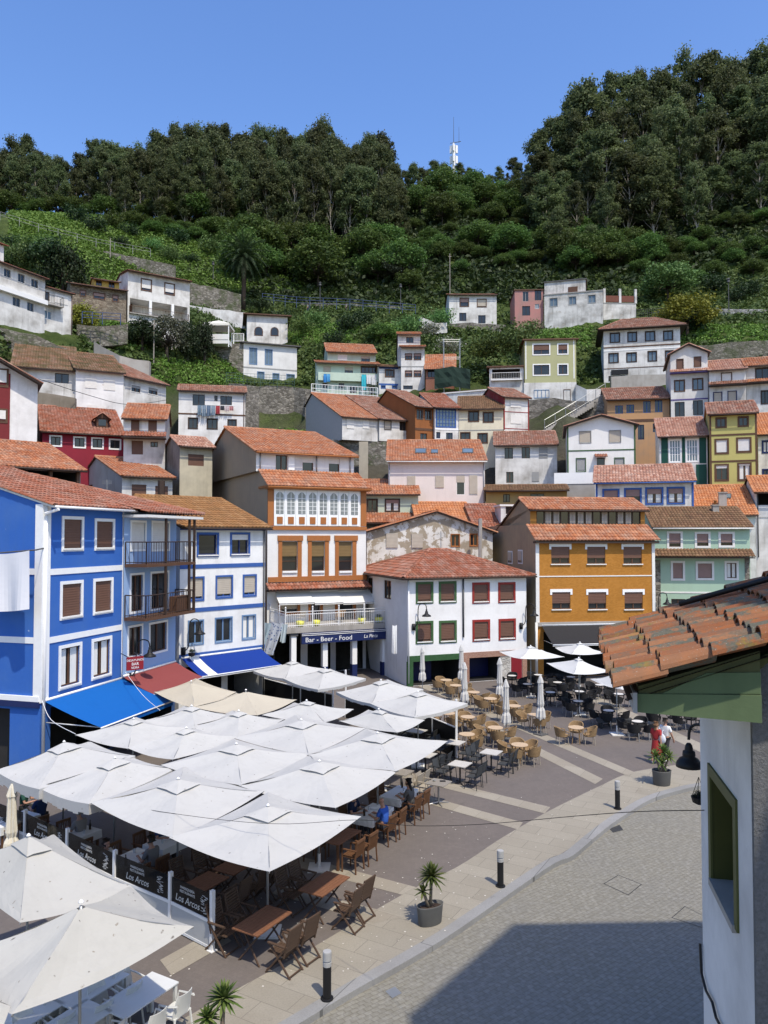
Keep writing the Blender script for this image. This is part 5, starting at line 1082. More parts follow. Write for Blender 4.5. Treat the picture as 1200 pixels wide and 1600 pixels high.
def eucalyptus(seed):
    rng = np.random.default_rng(seed); r = random.Random(seed); H = 20.0
    tr = MB(); cents, rads, cnt = [], [], []
    lean = r.uniform(-.05, .05); pts = [Vector((lean * z + .18 * math.sin(z * .5 + seed), .15 * math.cos(z * .4 + seed), z)) for z in np.linspace(-1.5, H * .93, 11)]
    tr.path(pts, .26, 6, 0, .05)
    k = r.randint(20, 27)
    for i in range(k):
        f = .26 + .70 * (i / (k - 1)) ** .9; z = H * f; p0 = pts[min(10, int((f - .12) * 10.5))]
        a = i * 2.4 + r.uniform(-.6, .6); sp = (2.7 * math.sin(math.pi * min(1, max(.12, (f - .12) / .88))) + .4) * r.uniform(.55, 1.15)
        c = Vector((pts[5].x + lean * 3 + sp * math.cos(a), sp * math.sin(a), z + r.uniform(-.5, .6)))
        tr.path([p0, p0.lerp(c, .55) + Vector((0, 0, -.2)), c], .09, 4, 0, .02)
        q = r.uniform(.6, 1.45); cents.append(c); rads.append((q, q, q * r.uniform(.7, 1.05))); cnt.append(int(290 * q * q + 30))
        if r.random() < .7: c2 = c + Vector((r.uniform(-1.3, 1.3), r.uniform(-1.3, 1.3), r.uniform(.1, 1.2))); cents.append(c2); rads.append((q * .7, q * .7, q * .55)); cnt.append(int(150 * q * q))
    V, U = leaves_np(rng, cents, rads, cnt, .24); return tr.mesh('trunk', BARK, True), leafmesh('crown', V, U, EUCM), H
def broadleaf(seed, mat=BROADM, H=9.0, wide=1.0, low=.22, nq=26):
    rng = np.random.default_rng(seed); r = random.Random(seed); tr = MB(); cents, rads, cnt = [], [], []
    tr.path([(0, 0, -1.5), (.1, .05, H * .25), (.0, .1, H * .6)], .24, 6, 0, .08)
    for i in range(nq):
        u = (i + .5) / nq; ph = math.acos(1 - 1.55 * u); a = i * 2.399 + r.uniform(-.3, .3); q = H * .40 * r.uniform(.72, 1.05)
        c = Vector((q * math.sin(ph) * math.cos(a) * wide, q * math.sin(ph) * math.sin(a) * wide, H * (low + .38) + q * math.cos(ph) * .95))
        tr.path([(0, .05, H * .35), c], .07, 4, 0, .02); g = H * r.uniform(.10, .16); cents.append(c); rads.append((g, g, g * .8)); cnt.append(int(260 * (g / (H * .13)) ** 2 * .8))
    V, U = leaves_np(rng, cents, rads, cnt, H * .026, .5); return tr.mesh('trunk', DBARK, True), leafmesh('crown', V, U, mat), H
def shrubmesh(seed, mat, H=1.6, n=1100, wide=1.0):
    rng = np.random.default_rng(seed); r = random.Random(seed); cents, rads, cnt = [], [], []
    for i in range(9):
        a = i * 2.4; q = .55 * H * r.uniform(.2, 1) * wide; g = H * r.uniform(.26, .4); cents.append((q * math.cos(a), q * math.sin(a), H * r.uniform(.28, .66))); rads.append((g, g, g * .9)); cnt.append(n // 9)
    V, U = leaves_np(rng, cents, rads, cnt, H * .055, .4); return leafmesh('foliage', V, U, mat)
EU = [eucalyptus(s) for s in (11, 12, 13, 14, 15, 16)]; BR = [broadleaf(s) for s in (21, 22, 23, 24)]
def tree(kind, px, py_top, Y, label, group=None, wide=1.0, cat='tree', base=None, name=None):
    trm, crm, H = kind; top = at(px, py_top, Y); b = tz(top.x, Y) - .3 if base is None else base
    h = max(3.0, top.z - b); s = h / H
    o = empty(name or 'tree', (top.x, Y, b), rnd.uniform(0, 6.28), label, cat, group); ws = wide * s ** .6 * (1.0 if s > .5 else .85); o.scale = (ws, ws, s)
    link('trunk', trm, o); link('crown', crm, o); return o
def interp(P, x):
    for (a, b), (c, d) in zip(P, P[1:]):
        if a <= x <= c: return b + (d - b) * (x - a) / (c - a)
    return P[0][1] if x < P[0][0] else P[-1][1]
SKL = [(-30, 232), (0, 234), (30, 218), (60, 226), (95, 245), (118, 268), (135, 240), (160, 210), (185, 232), (205, 236), (235, 215), (270, 205), (300, 200), (340, 194), (372, 212), (405, 198), (435, 212), (460, 205), (485, 208), (512, 194), (540, 225), (560, 218), (597, 207), (612, 240), (630, 262)]
n_ = 0
for row, (Y0, dtop, step) in enumerate(((186, 0, 16), (176, 22, 19), (168, 52, 26))):
    x = -25 + row * 7
    while x < 625:
        if not (row and 112 < x < 128) and not (row == 2 and x < 180 and rnd.random() < .6):
            tp = interp(SKL, x) + dtop * rnd.uniform(.6, 1.3) + rnd.uniform(-4, 10)
            tree(EU[n_ % 6], x, tp, Y0 + rnd.uniform(-4, 4), 'tall eucalyptus with pale trunk in the wood above the grassy slope', 'eucalyptus trees along the ridge', rnd.uniform(.72, .95)); n_ += 1
        x += step * rnd.uniform(.75, 1.25)
x = 610
CSK = [(600, 262), (640, 262), (680, 256), (720, 262), (770, 266), (800, 252), (830, 250), (850, 240)]
while x < 870:
    tree(EU[n_ % 6], x, interp(CSK, x) + rnd.uniform(-6, 10), 222 + rnd.uniform(-6, 6), 'distant eucalyptus on the saddle beside the telecom mast', 'eucalyptus trees on the saddle', rnd.uniform(.8, 1.0)); n_ += 1; x += 15 * rnd.uniform(.7, 1.2)
RSK = [(835, 205), (850, 190), (880, 188), (893, 150), (930, 142), (960, 135), (990, 128), (1020, 106), (1045, 118), (1070, 82), (1095, 98), (1120, 94), (1160, 86), (1200, 80), (1250, 75)]
for row, (Y0, d) in enumerate(((190, 0), (180, 45), (171, 95), (162, 150), (155, 205))):
    x = 838 + row * 9 + (0 if row < 1 else 0)
    while x < 1235:
        tp = interp(RSK, x) + d * rnd.uniform(.65, 1.25) + rnd.uniform(-12, 16); tp = min(tp, 372)
        tree(EU[n_ % 6], x, tp, Y0 + rnd.uniform(-3, 3), 'towering dark eucalyptus in the dense wood on the steep right slope', 'eucalyptus trees on the right slope', rnd.uniform(.7, 1.25)); n_ += 1
        x += (21 + row * 4) * rnd.uniform(.75, 1.25)
for row, (Y0, y0, x0, x1, st) in enumerate(((205, 290, 590, 860, 24), (190, 318, 560, 850, 27), (174, 345, 400, 900, 30), (163, 375, 430, 1010, 30), (153, 405, 560, 1010, 30), (149, 388, 380, 520, 34))):
    x = x0
    while x < x1:
        yy_ = y0 + rnd.uniform(-26, 18)
        tree(BR[n_ % 4], x, yy_, Y0 + rnd.uniform(-6, 6), 'leafy broadleaf tree on the wooded slope between grass and eucalyptus', 'broadleaf trees on the slope', rnd.uniform(.95, 1.35)); n_ += 1
        x += st * rnd.uniform(.75, 1.25)
YELM = leafmat((.13, .16, .018), (.22, .25, .03), (.30, .33, .05)); FIGM = leafmat((.06, .115, .03), (.10, .18, .05), (.17, .27, .085)); CONM = leafmat((.012, .028, .010), (.022, .045, .014), (.04, .07, .02)); OLIM = leafmat((.06, .07, .04), (.09, .10, .06), (.13, .14, .09))
tree(broadleaf(31, FIGM, 8, 1.15, .15, 30), 1043, 410, 128, 'round bright green tree above the big white hipped house', wide=1.2)
tree(broadleaf(32, YELM, 6.5, 1.1, .15, 24), 1072, 458, 111, 'yellow green tree behind the big white hipped house', wide=1.25)
tree(broadleaf(33, YELM, 4, .9, .0, 16), 130, 466, 92, 'small yellow green tree by the rubble stone house', wide=1.1)
tree(broadleaf(34, CONM, 5, .8, .02, 20), 222, 488, 96, 'dense dark green conifer below the columned porch house', wide=1.15)
tree(broadleaf(35, OLIM, 4, 1.0, .2, 14), 263, 495, 98, 'grey green olive tree beside the dark conifer', wide=1.1)
tree(broadleaf(36, CONM, 4, .6, .02, 14), 293, 492, 102, 'slim dark shrubby tree between olive tree and garden pavilion', wide=.9)
tree(broadleaf(37, CONM, 4, .5, .02, 14), 320, 486, 104, 'narrow upright cypress just left of the garden pavilion', wide=.8)
tree(broadleaf(38, CONM, 5, 1., .05, 20), 100, 368, 104, 'dark rounded tree at the top of the left hedge', wide=.9)
tree(broadleaf(39, BROADM, 5, 1., .1, 20), 596, 502, 112, 'bushy green tree above the slim white tower house', wide=1.2)
tree(broadleaf(40, BROADM, 5, 1., .1, 20), 640, 420, 144, 'green tree at the wood edge left of the highest white house', wide=1.3)
tree(broadleaf(41, OLIM, 6, 1., .2, 18), 620, 395, 147, 'thin grey green tree at the wood edge over the blue railing', wide=1.2)
for i in range(17): tree(BR[i % 4], -10 + i * 25 + rnd.uniform(-6, 6), 316 + rnd.uniform(-12, 12), 171, 'bushy tree at the foot of the eucalyptus ridge', 'bushy trees under the ridge wood', 1.2)
for row, (Y0, y0, x0) in enumerate(((150, 372, 885), (143, 402, 900), (137, 425, 1085))):
    x = x0
    while x < 1235: tree(BR[n_ % 4], x, y0 + rnd.uniform(-22, 16), Y0 + rnd.uniform(-4, 4), 'dark leafy tree at the lower edge of the right wood', 'trees along the edge of the right wood', rnd.uniform(1, 1.3)); n_ += 1; x += 30 * rnd.uniform(.8, 1.25)
# palm
pb = at(380, 478, 133); pz = tz(pb.x, 133); o = empty('palm_tree', (pb.x, 133, pz), 0, 'tall date palm with drooping fronds on the slope', 'palm tree')
ph_ = at(380, 402, 133).z - pz
q = MB(); q.path([(0, 0, -1), (.1, 0, ph_ * .5), (0, 0, ph_)], .42, 8, 0, .36); q.build('trunk', flat((.075, .055, .038), .95, .4, bump=.8), o, True)
PALMM = leafmat((.012, .022, .008), (.022, .036, .012), (.042, .058, .02)); q = MB()
for i in range(84):
    a = i * 2.399; el = R(78) - R(125) * (i / 83) ** 1.1; L = 5.1 * rnd.uniform(.85, 1.1); p = Vector((0, 0, ph_)); d = Vector((math.cos(a) * math.cos(el), math.sin(a) * math.cos(el), math.sin(el))); side = Vector((-math.sin(a), math.cos(a), 0)); pr = None
    for j in range(9):
        n = p + d * (L / 9); d = (d + Vector((0, 0, -.17))).normalized(); wv = .62 * math.sin(math.pi * (j + .8) / 9.6) + .05
        for s_ in (-1, 1):
            for k in range(3):
                b0 = p.lerp(n, k / 3); tip = b0 + (side * s_ * wv + d * .35 + Vector((0, 0, -.16))); u = rnd.random(); q.face([b0, p.lerp(n, (k + .8) / 3), tip], 0, [(u, 0)] * 3)
        p = n
q.build('crown', PALMM, o)
for i in range(13): x = 205 + i * 17; tree(BR[i % 4], x, interp([(200, 352), (300, 345), (420, 352)], x) + rnd.uniform(-10, 22), 160 + rnd.uniform(-7, 5), 'small light green tree scattered on the bracken slope', 'small trees on the bracken slope', 1.3)
# shrubs one can tell apart
SHR = [shrubmesh(51, BROADM), shrubmesh(52, CONM), shrubmesh(53, FIGM), shrubmesh(54, leafmat((.30, .30, .26), (.10, .14, .05), (.55, .54, .48)))]
def shrub(px, py, Y, k, s, label, group=None, sz=1.0):
    p = at(px, py, Y); z = tz(p.x, Y); z = max(z, p.z - .6) if abs(z - p.z) > 1.0 else z
    o = link('shrub', SHR[k]); o.location = (p.x, Y, z - .15); o.scale = (s, s, s * sz); o.rotation_euler = (0, 0, rnd.uniform(0, 6)); tag(o, label, 'shrub', group); return o
shrub(705, 542, 102, 3, 1.5, 'white flowering bush above the unfinished brick house'); shrub(672, 516, 112, 3, 1.5, 'pale flowering bush beside the garden steps below the highest house')
shrub(408, 480, 131, 1, 1.7, 'round clipped dark bush at the end of the blue railing'); shrub(520, 535, 110, 1, 1.6, 'dark round bush behind the pale mint house')
shrub(800, 545, 98, 2, 2.6, 'tall bright green bush left of the olive house'); shrub(760, 555, 98, 0, 2.2, 'wide green bush over the white terrace annexe'); shrub(828, 520, 106, 2, 1.6, 'light green bush below the derelict pink house')
for (x, y, Y) in ((470, 515, 118), (495, 505, 121), (545, 520, 116), (570, 500, 120), (640, 520, 112), (435, 505, 122), (1085, 515, 112), (1150, 470, 124), (1170, 462, 126), (1120, 455, 130), (955, 470, 128), (690, 505, 120), (30, 410, 104), (55, 405, 104), (15, 400, 106), (80, 408, 103), (40, 390, 108), (70, 388, 108), (20, 380, 110), (120, 358, 148), (150, 372, 144), (175, 362, 152), (205, 375, 150), (240, 392, 146), (280, 378, 154), (300, 408, 146), (330, 392, 152), (265, 405, 144), (350, 415, 148), (190, 390, 142)):
    shrub(x, y, Y, rnd.choice((0, 1, 1, 2)), rnd.uniform(1.3, 2.4), 'dark green wild bush on the steep slope among walls and grass', 'wild bushes on the slope')
# ground cover nobody could count
FOOT = []
def in_house(x, y, m=.6):
    for h_, c_, s_, W, D in FOOT:
        dx, dy = x - h_.x, y - h_.y; u = dx * c_.x + dy * c_.y; v = dx * s_.x + dy * s_.y
        if -m < u < W + m and -2.0 < v < D + m: return True
    return False
def cover(name, n, mat, xr, yr, size, hgt, test, seed, label):
    rng = np.random.default_rng(seed); u = rng.uniform(xr[0], xr[1], n); Y = rng.uniform(yr[0] ** 1.0, yr[1] ** 1.0, n); X = (u - 600) / F_PX * Y; Z = terr(X, Y); ok = []
    py = HOR - (Z - CAMH) / Y * F_PX
    for i in range(n): ok.append(test(u[i], py[i], Y[i]) and not in_house(X[i], Y[i]))
    ok = np.array(ok); X, Y, Z = X[ok], Y[ok], Z[ok]; m = len(X); k = 12
    P = np.repeat(np.stack([X, Y, Z], 1), k, 0) + rng.normal(size=(m * k, 3)) * np.array([.5, .5, .15]) * hgt * 1.3; P[:, 2] += rng.uniform(0, hgt, m * k) * np.repeat(rng.uniform(.3, 1.2, m), k)
    nn = rng.normal(size=(m * k, 3)) * .7 + np.array([0, -.3, .7]); nn /= np.linalg.norm(nn, axis=1)[:, None]; a = np.cross(nn, rng.normal(size=(m * k, 3))); a /= np.linalg.norm(a, axis=1)[:, None]; b = np.cross(nn, a)
    s = size * rng.uniform(.5, 1.4, (m * k, 1)); V = np.stack([P - a * s, P - b * s * .6, P + a * s, P + b * s * .6], 1).reshape(-1, 3)
    cl = np.repeat(rng.uniform(0, 1, m), k) * .6 + rng.uniform(0, .4, m * k)
    return tag(link(name, leafmesh(name, V, cl, mat)), label, 'ground cover', kind='stuff')
for o in [x for x in bpy.data.objects if x.get('category') == 'house']:
    pass
for h_ in ALLH: FOOT.append((h_.O, h_.ex, h_.ey, h_.W, h_.D))
FERN = leafmat((.075, .125, .018), (.11, .175, .028), (.165, .235, .045)); WEED = leafmat((.034, .055, .014), (.066, .100, .024), (.12, .155, .045))
def edge(px): return interp([(0, 338), (120, 345), (250, 360), (400, 410), (500, 470)], px)
cover('grass', 10000, FERN, (10, 470), (118, 178), .26, .6, lambda u, p, Y: edge(u) - 22 < p < edge(u) + 105 and p < 455, 5, 'bright green bracken and grass on the upper slope')
BOX = [(430, 495, 560, 535), (820, 505, 930, 545), (235, 560, 385, 600), (1060, 505, 1210, 535), (150, 495, 240, 545), (380, 672, 500, 700), (590, 505, 650, 530)]
def meadow(u, p): return any(a < u < c and b < p < d for a, b, c, d in BOX)
cover('meadow', 26000, FERN, (100, 1215), (82, 126), .17, .32, lambda u, p, Y: meadow(u, p), 9, 'bright grass on the banks between the houses')
cover('undergrowth', 24000, WEED, (-20, 1220), (68, 150), .26, .5, lambda u, p, Y: p < 600 and (p > 400 or u > 420) and (not meadow(u, p) or (u * 7.3 + Y * 31) % 1 < .12), 6, 'low weeds and brambles between the houses and walls')
cover('forest_floor', 5000, leafmat((.014, .026, .008), (.026, .046, .012), (.05, .075, .02)), (380, 1220), (138, 200), .5, 1.0, lambda u, p, Y: True, 8, 'dark bushes under the trees of the wood')
# ================================================================= garden walls, fences, masts on the slope
def retaining(label, tops, h, m, th=.6, name='retaining_wall', jit=.10, cat='wall'):
    P = [at(*t) for t in tops]; q = MB(); r = random.Random(len(label)); o = P[0].copy()
    pts = []
    for a, b in zip(P, P[1:]):
        n = max(1, int((b - a).length / 1.2))
        for i in range(n): pts.append(a.lerp(b, i / n) + Vector((0, 0, r.uniform(-jit, jit))))
    pts.append(P[-1]); d = (P[-1] - P[0]); nrm = Vector((-d.y, d.x, 0)).normalized()
    if nrm.y < 0: nrm = -nrm
    for a, b in zip(pts, pts[1:]):
        A, B, C_, E = a - o, b - o, b - o + nrm * th, a - o + nrm * th; dz = Vector((0, 0, h))
        q.face([A - dz, B - dz, B, A]); q.face([A, B, C_, E]); q.face([E, C_, C_ - dz, E - dz])
    q.face([pts[0] - o - Vector((0, 0, h)), pts[0] - o, pts[0] - o + nrm * th, pts[0] - o + nrm * th - Vector((0, 0, h))]); q.face([pts[-1] - o - Vector((0, 0, h)), pts[-1] - o, pts[-1] - o + nrm * th, pts[-1] - o + nrm * th - Vector((0, 0, h))])
    w_ = q.build(name, m, None, loc=o); return tag(w_, label, cat, None, 'thing')
ST1 = stonewall(); ST2 = stonewall(((.10, .09, .075), (.20, .185, .155), (.30, .28, .24)), 2.2, (.13, .12, .10), .6); ST3 = stonewall(((.28, .27, .25), (.42, .41, .38), (.52, .51, .48)), 1.8, (.22, .21, .19))
WHW = plaster((.68, .67, .64), amt=.6, peel=.7, pth=.6)
def A(x, y, Y): return (*cv('A', x, y), Y)
def B(x, y, Y): return (*cv('B', x, y), Y)
def C(x, y, Y): return (*cv('C', x, y), Y)
retaining('rubble stone wall supporting the garden pavilion terrace', [A(740, 532, 105), A(1142, 530, 108)], 4.2, ST2)
retaining('tall rubble wall under the white and grey flat roofed house', [B(-10, 475, 103), B(90, 488, 103), B(300, 492, 103), B(410, 520, 101)], 10.5, ST1)
retaining('dry stone wall across the slope above the white porch house', [A(360, 75, 132), A(560, 110, 132), A(820, 165, 132)], 4.0, ST2)
retaining('grey stone wall between the porch house and the palm', [A(890, 245, 126), A(980, 262, 128), A(1130, 300, 130)], 5.0, ST2)
retaining('crumbling whitewashed wall at the foot of the palm', [A(888, 350, 124), A(1000, 368, 124), A(1150, 385, 124)], 2.6, WHW)
retaining('stone wall carrying the highest white house and its garden', [C(-10, 205, 123), C(90, 203, 122), C(215, 210, 121)], 6.0, ST1)
retaining('pale grey retaining wall at the far right under the wood', [C(985, 148, 119), C(1100, 152, 117), C(1230, 155, 115)], 3.4, ST3)
retaining('mossy rubble wall along the right slope above the white houses', [C(860, 300, 100), C(985, 285, 99), C(1100, 272, 98), C(1240, 265, 97)], 8.0, stonewall(((.12, .11, .09), (.20, .19, .15), (.27, .25, .21)), 2.4, (.12, .115, .09), .5))
retaining('rough rock wall beneath the olive house and the stair railing', [C(296, 492, 92), C(400, 486, 91), C(480, 495, 90), C(600, 500, 88)], 10, ST1)
retaining('white parapet wall with a rounded end beside the stairs', [C(478, 430, 94), C(520, 455, 93), C(575, 450, 93)], 3.6, white1)
retaining('concrete wall below the big white hipped house', [C(612, 405, 98), C(700, 398, 98), C(832, 395, 98)], 3.5, M_['concrete'], jit=.02)
retaining('grey rubble wall under the white house with an open casement', [A(170, 755, 69), A(352, 785, 69.5)], 7, plaster((.24, .215, .17), amt=.7, stain=(.12, .11, .08)))
retaining('low stone wall below the upper left white terrace', [A(-40, 445, 76), A(160, 490, 77), A(330, 560, 78)], 3.0, ST2)
retaining('low grey wall in the weeds beneath the stone house', [A(360, 440, 90), A(470, 450, 90), A(600, 438, 92)], 2.4, ST2)
retaining('narrow grey wall beside the little steps on the left slope', [A(440, 520, 86), A(560, 590, 84), A(700, 612, 86)], 3.0, M_['concrete'])
retaining('white garden wall with a step below the highest house', [B(890, 165, 118), B(960, 195, 118), B(1016, 192, 119)], 1.6, white1)
retaining('stone base under the terrace of the pale mint house', [B(350, 500, 96), B(480, 525, 95.5), B(700, 535, 95)], 4.0, ST1)
retaining('stone wall at the back of the path above the railing', [B(300, 98, 137), B(600, 105, 137), B(860, 120, 137)], 2.5, ST2)
retaining('grey rubble wall right of the house with laundry', [A(1150, 760, 86), A(1215, 750, 88)], 7, ST1)
def fence(label, pts, h, m, gap=2.0, rails=(1.0, .5), name='fence', r=.05, bal=0, cat='fence'):
    P = [at(*p) for p in pts]; o = P[0].copy(); q = MB(); first = True
    root = empty(name, o, 0, label, cat)
    rl = MB()
    for a, b in zip(P, P[1:]):
        n = max(1, round((b - a).length / gap))
        for i in range(n + 1):
            c = a.lerp(b, i / n) - o
            if i < n or b is P[-1]: p_ = MB(); p_.tube(c - Vector((0, 0, .4)), c + Vector((0, 0, h)), r, n=5); p_.build('post', m, root)
        for f in rails: rl.tube(a - o + Vector((0, 0, h * f)), b - o + Vector((0, 0, h * f)), r * .7, n=5)
        if bal:
            k = int((b - a).length / bal)
            for i in range(k): c = a.lerp(b, (i + .5) / k) - o; rl.tube(c, c + Vector((0, 0, h)), r * .5, n=4)
    rl.build('rail', m, root); return root
BLUEM = flat((.045, .075, .17), .6, .15); WM = M_['wmetal']
fence('white handrail fence climbing along the edge of the grass slope', [(0, 341, 126), (60, 360, 128), (150, 383, 132), (235, 398, 138)], 1.1, M_['grey'], 3.2, name='handrail_fence', r=.035)
fence('blue metal railing along the hillside path', [B(150, 95, 133), B(310, 112, 133), B(560, 122, 133), B(868, 148, 133)], 1.5, BLUEM, 2.2, (1, .66, .33))
fence('white balustrade beside the arched window house', [A(1085, 522, 109), A(1142, 522, 112)], 1.2, M_['white'], 2.5, (1, .1), 'balustrade', .06, .35)
fence('blue railing on the terrace below the stone house', [A(385, 420, 89), A(480, 425, 89), A(565, 430, 90)], 1.0, BLUEM, 1.5, (1, .6, .3))
fence('green wire mesh fence on the tall rubble wall', [B(-20, 478, 102.8), B(300, 494, 102.8)], 1.5, flat((.05, .10, .09), .6), 2.5, (1, .75, .5, .25), r=.03, bal=.5)
fence('dark railing above the pale retaining wall at the right', [C(705, 182, 118), C(790, 178, 117), C(850, 176, 116)], 1.2, M_['dgrey'], 2.0, (1, .5), bal=.3, r=.03)
fence('metal stair railing running down the rock wall', [C(362, 600, 86.5), C(480, 530, 87.5), C(590, 462, 90)], 1.0, M_['zinc'], 1.6, (1, .1), 'stair_railing', .04)
fence('white terrace railing in front of the pale mint house', [B(380, 520, 94.8), B(480, 528, 94.8), B(690, 540, 94.4)], 1.1, M_['white'], 2.0, (1, .5, .1), bal=.35, r=.05)
# stairs on the rock wall
a, b_ = at(*C(360, 606, 86.2)), at(*C(590, 468, 89.8)); q = MB(); n = 26
for i in range(n): p = a.lerp(b_, i / n) - a; q.box(p.x - .1, p.x + .5, p.y - .1, p.y + 1.3, p.z - .5, p.z + .05)
tag(q.build('stairs', M_['concrete'], loc=a), 'long concrete stair rising across the rock wall', 'stairs')
# telecom mast
mp = at(709, 262, 228); o = empty('telecom_mast', (mp.x, 228, mp.z - 8), 0, 'white telecom mast with panel antennas above the saddle', 'mast')
q = MB(); hz = at(709, 226, 228).z - mp.z + 8; q.tube((0, 0, 0), (0, 0, hz), .55, .45); q.build('pole', M_['white'], o)
for i in range(3):
    for z in (hz - 1.0, hz - 4.2): q = MB(); a = i * 2.1 + .4; q.box(-.35, .35, -.2, .2, z - 1.4, z + .9); pp = q.build('antenna', M_['white'], o); pp.location = (.95 * math.cos(a), .95 * math.sin(a), 0); pp.rotation_euler = (0, 0, a)
q = MB(); q.tube((0, 0, hz), (0, 0, hz + 8.5), .09, .04); q.tube((1.6, 0, hz + .5), (1.6, 0, hz + 5.5), .06, .03); q.tube((-1, 0, hz + .4), (2.2, 0, hz + 1.0), .10); q.build('whip_antenna', M_['dgrey'], o)
# lamp posts and utility poles on the slope
for (x, y, yt, Y, lab) in ((500, 488, 447, 134, 'slim street lamp standing at the blue railing path'), (626, 492, 450, 134, 'street lamp at the right end of the blue railing path'), (333, 452, 415, 140, 'street lamp beside the palm on the grass slope'), (1139, 500, 442, 117, 'street lamp on the pale wall at the right')):
    p = at(x, y, Y); z = tz(p.x, Y); o = empty('street_lamp', (p.x, Y, z), 0, lab, 'street lamp'); hh = at(x, yt, Y).z - z; q = MB(); q.tube((0, 0, 0), (0, 0, hh), .08, .05); q.build('pole', M_['dgrey'], o); q = MB(); q.lathe([(.05, 0), (.25, .1), (.2, .5), (.32, .55), (.05, .75)], (0, 0, hh), 8); q.build('lantern', M_['dgrey'], o)
for (x, y, yt, Y, lab) in ((703, 450, 396, 138, 'pale wooden pole at the wood edge behind the highest house'), (172, 415, 372, 130, 'thin utility pole on the stone wall above the porch house'), (240, 575, 500, 95, 'thin pole below the dark conifer')):
    p = at(x, y, Y); z = tz(p.x, Y); q = MB(); hh = at(x, yt, Y).z - z; q.tube((0, 0, -1), (0, 0, hh), .08, .06); q.box(-.3, .3, -.03, .03, hh - .6, hh - .52); tag(q.build('utility_pole', flat((.30, .27, .23), .9, .2), loc=(p.x, Y, z)), lab, 'pole')
# garden pavilion
p = at(*A(1025, 528, 107)); zb = p.z; o = empty('garden_pavilion', (p.x, 107, zb), 0, 'small white canopy pavilion on the garden terrace', 'pavilion'); hw, hh = 1.75, 2.3
for sx in (-1, 1):
    for sy in (-1, 1): q = MB(); q.box(sx * hw - .06, sx * hw + .06, sy * hw - .06, sy * hw + .06, -1, hh); q.build('post', M_['white'], o)
q = MB()
for k in range(4):
    a, b_ = k * math.pi / 2 + math.pi / 4, (k + 1) * math.pi / 2 + math.pi / 4; r_ = hw * 1.5; P0, P1 = (r_ * math.cos(a), r_ * math.sin(a), hh), (r_ * math.cos(b_), r_ * math.sin(b_), hh)
    q.face([P0, P1, (0, 0, hh + .9)]); q.face([P0, P1, (P1[0], P1[1], hh - .3), (P0[0], P0[1], hh - .3)])
q.build('canopy', cloth((.70, .68, .60), .2), o); q = MB(); q.box(-hw, hw, -hw, hw, -.5, .05); q.box(-hw, hw, -hw - .05, -hw + .05, .05, .8); q.build('base', M_['offw'], o)
# laundry, scaffolding and odds and ends
def laundry(label, root_h, k, x0, x1, y, items, dy, group=None, name='laundry'):
    u0, z = root_h.loc(x0, y, dy=dy); u1, _ = root_h.loc(x1, y, dy=dy); o = empty(name, root_h.glob(0, 0, 0), root_h.yaw, label, 'laundry'); q = MB(); q.tube((u0 - .2, dy, z), (u1 + .2, dy, z), .012, n=4); q.build('line', M_['dgrey'], o)
    n = len(items); pos = u0; wv = (u1 - u0) / n
    for i, (col, h_) in enumerate(items):
        c = MB(); m_ = 8
        for j in range(m_):
            a, b_ = pos + wv * (.04 + .92 * j / m_), pos + wv * (.04 + .92 * (j + 1) / m_); ya, yb = dy - .05 * math.sin(j * 1.7 + i), dy - .05 * math.sin((j + 1) * 1.7 + i)
            for t in range(3): f, g = t / 3, (t + 1) / 3; c.face([(a, dy + (ya - dy) * g * 2, z - h_ * g), (b_, dy + (yb - dy) * g * 2, z - h_ * g), (b_, dy + (yb - dy) * f * 2, z - h_ * f), (a, dy + (ya - dy) * f * 2, z - h_ * f)])
        c.build('garment', cloth(col, .1), o, True); pos += wv
    return o
laundry('row of blue, grey and red clothes under the windows of the white house', LAUN, 'A', 925, 1095, 818, [((.16, .22, .28), 1.1), ((.20, .26, .32), 1.25), ((.12, .17, .24), 1.2), ((.22, .28, .34), 1.1), ((.34, .05, .06), .9), ((.05, .05, .06), .5), ((.5, .42, .42), .6), ((.42, .2, .2), .5)], -.45)
laundry('turquoise and white towels hung on the balcony of the pale mint house', MINT2, 'B', 614, 685, 435, [((.05, .42, .50), 2.0), ((.62, .62, .62), 1.2), ((.6, .6, .6), 1.3)], -.75)
laundry('blue cloth hanging from the left window of the pale mint house', MINT2, 'B', 436, 468, 432, [((.06, .25, .55), 1.1), ((.10, .35, .6), 1.0)], -.75)
p = at(*B(1066, 490, 94.5)); o = empty('scaffolding', (p.x - 2.6, 94.5, p.z - 1), 0, 'steel scaffolding with green netting before the brick house', 'scaffolding')
q = MB()
for x in (.9, 2.9):
    for y in (0, 1.0): q.tube((x, y, 0), (x, y, 7), .03, n=5)
for z in (2.4, 4.6, 6.8):
    for y in (0, 1.0): q.tube((.9, y, z), (2.9, y, z), .03, n=5)
q.build('frame', M_['zinc'], o); q = MB(); r_ = random.Random(3); g = [[Vector((x * .55 - .3, -.15 - .25 * r_.random(), 3.4 - .62 * j - .3 * abs(x - 4) * .3)) for x in range(9)] for j in range(5)]
for j in range(4):
    for x in range(8): q.face([g[j][x], g[j][x + 1], g[j + 1][x + 1], g[j + 1][x]])
q.build('netting', flat((.012, .03, .022), .9, .2), o)
# pillar and arch wall under the raised white house
retaining('concrete pillar wall carrying the raised white houses', [(561, 690, 78), (575, 690, 78)], 9, plaster((.42, .37, .28), amt=.5), 1.0, jit=0)
retaining('shaded stone wall below the raised white houses', [(500, 686, 81), (590, 690, 81.5), (640, 690, 82)], 9, ST2, .6, jit=.03)
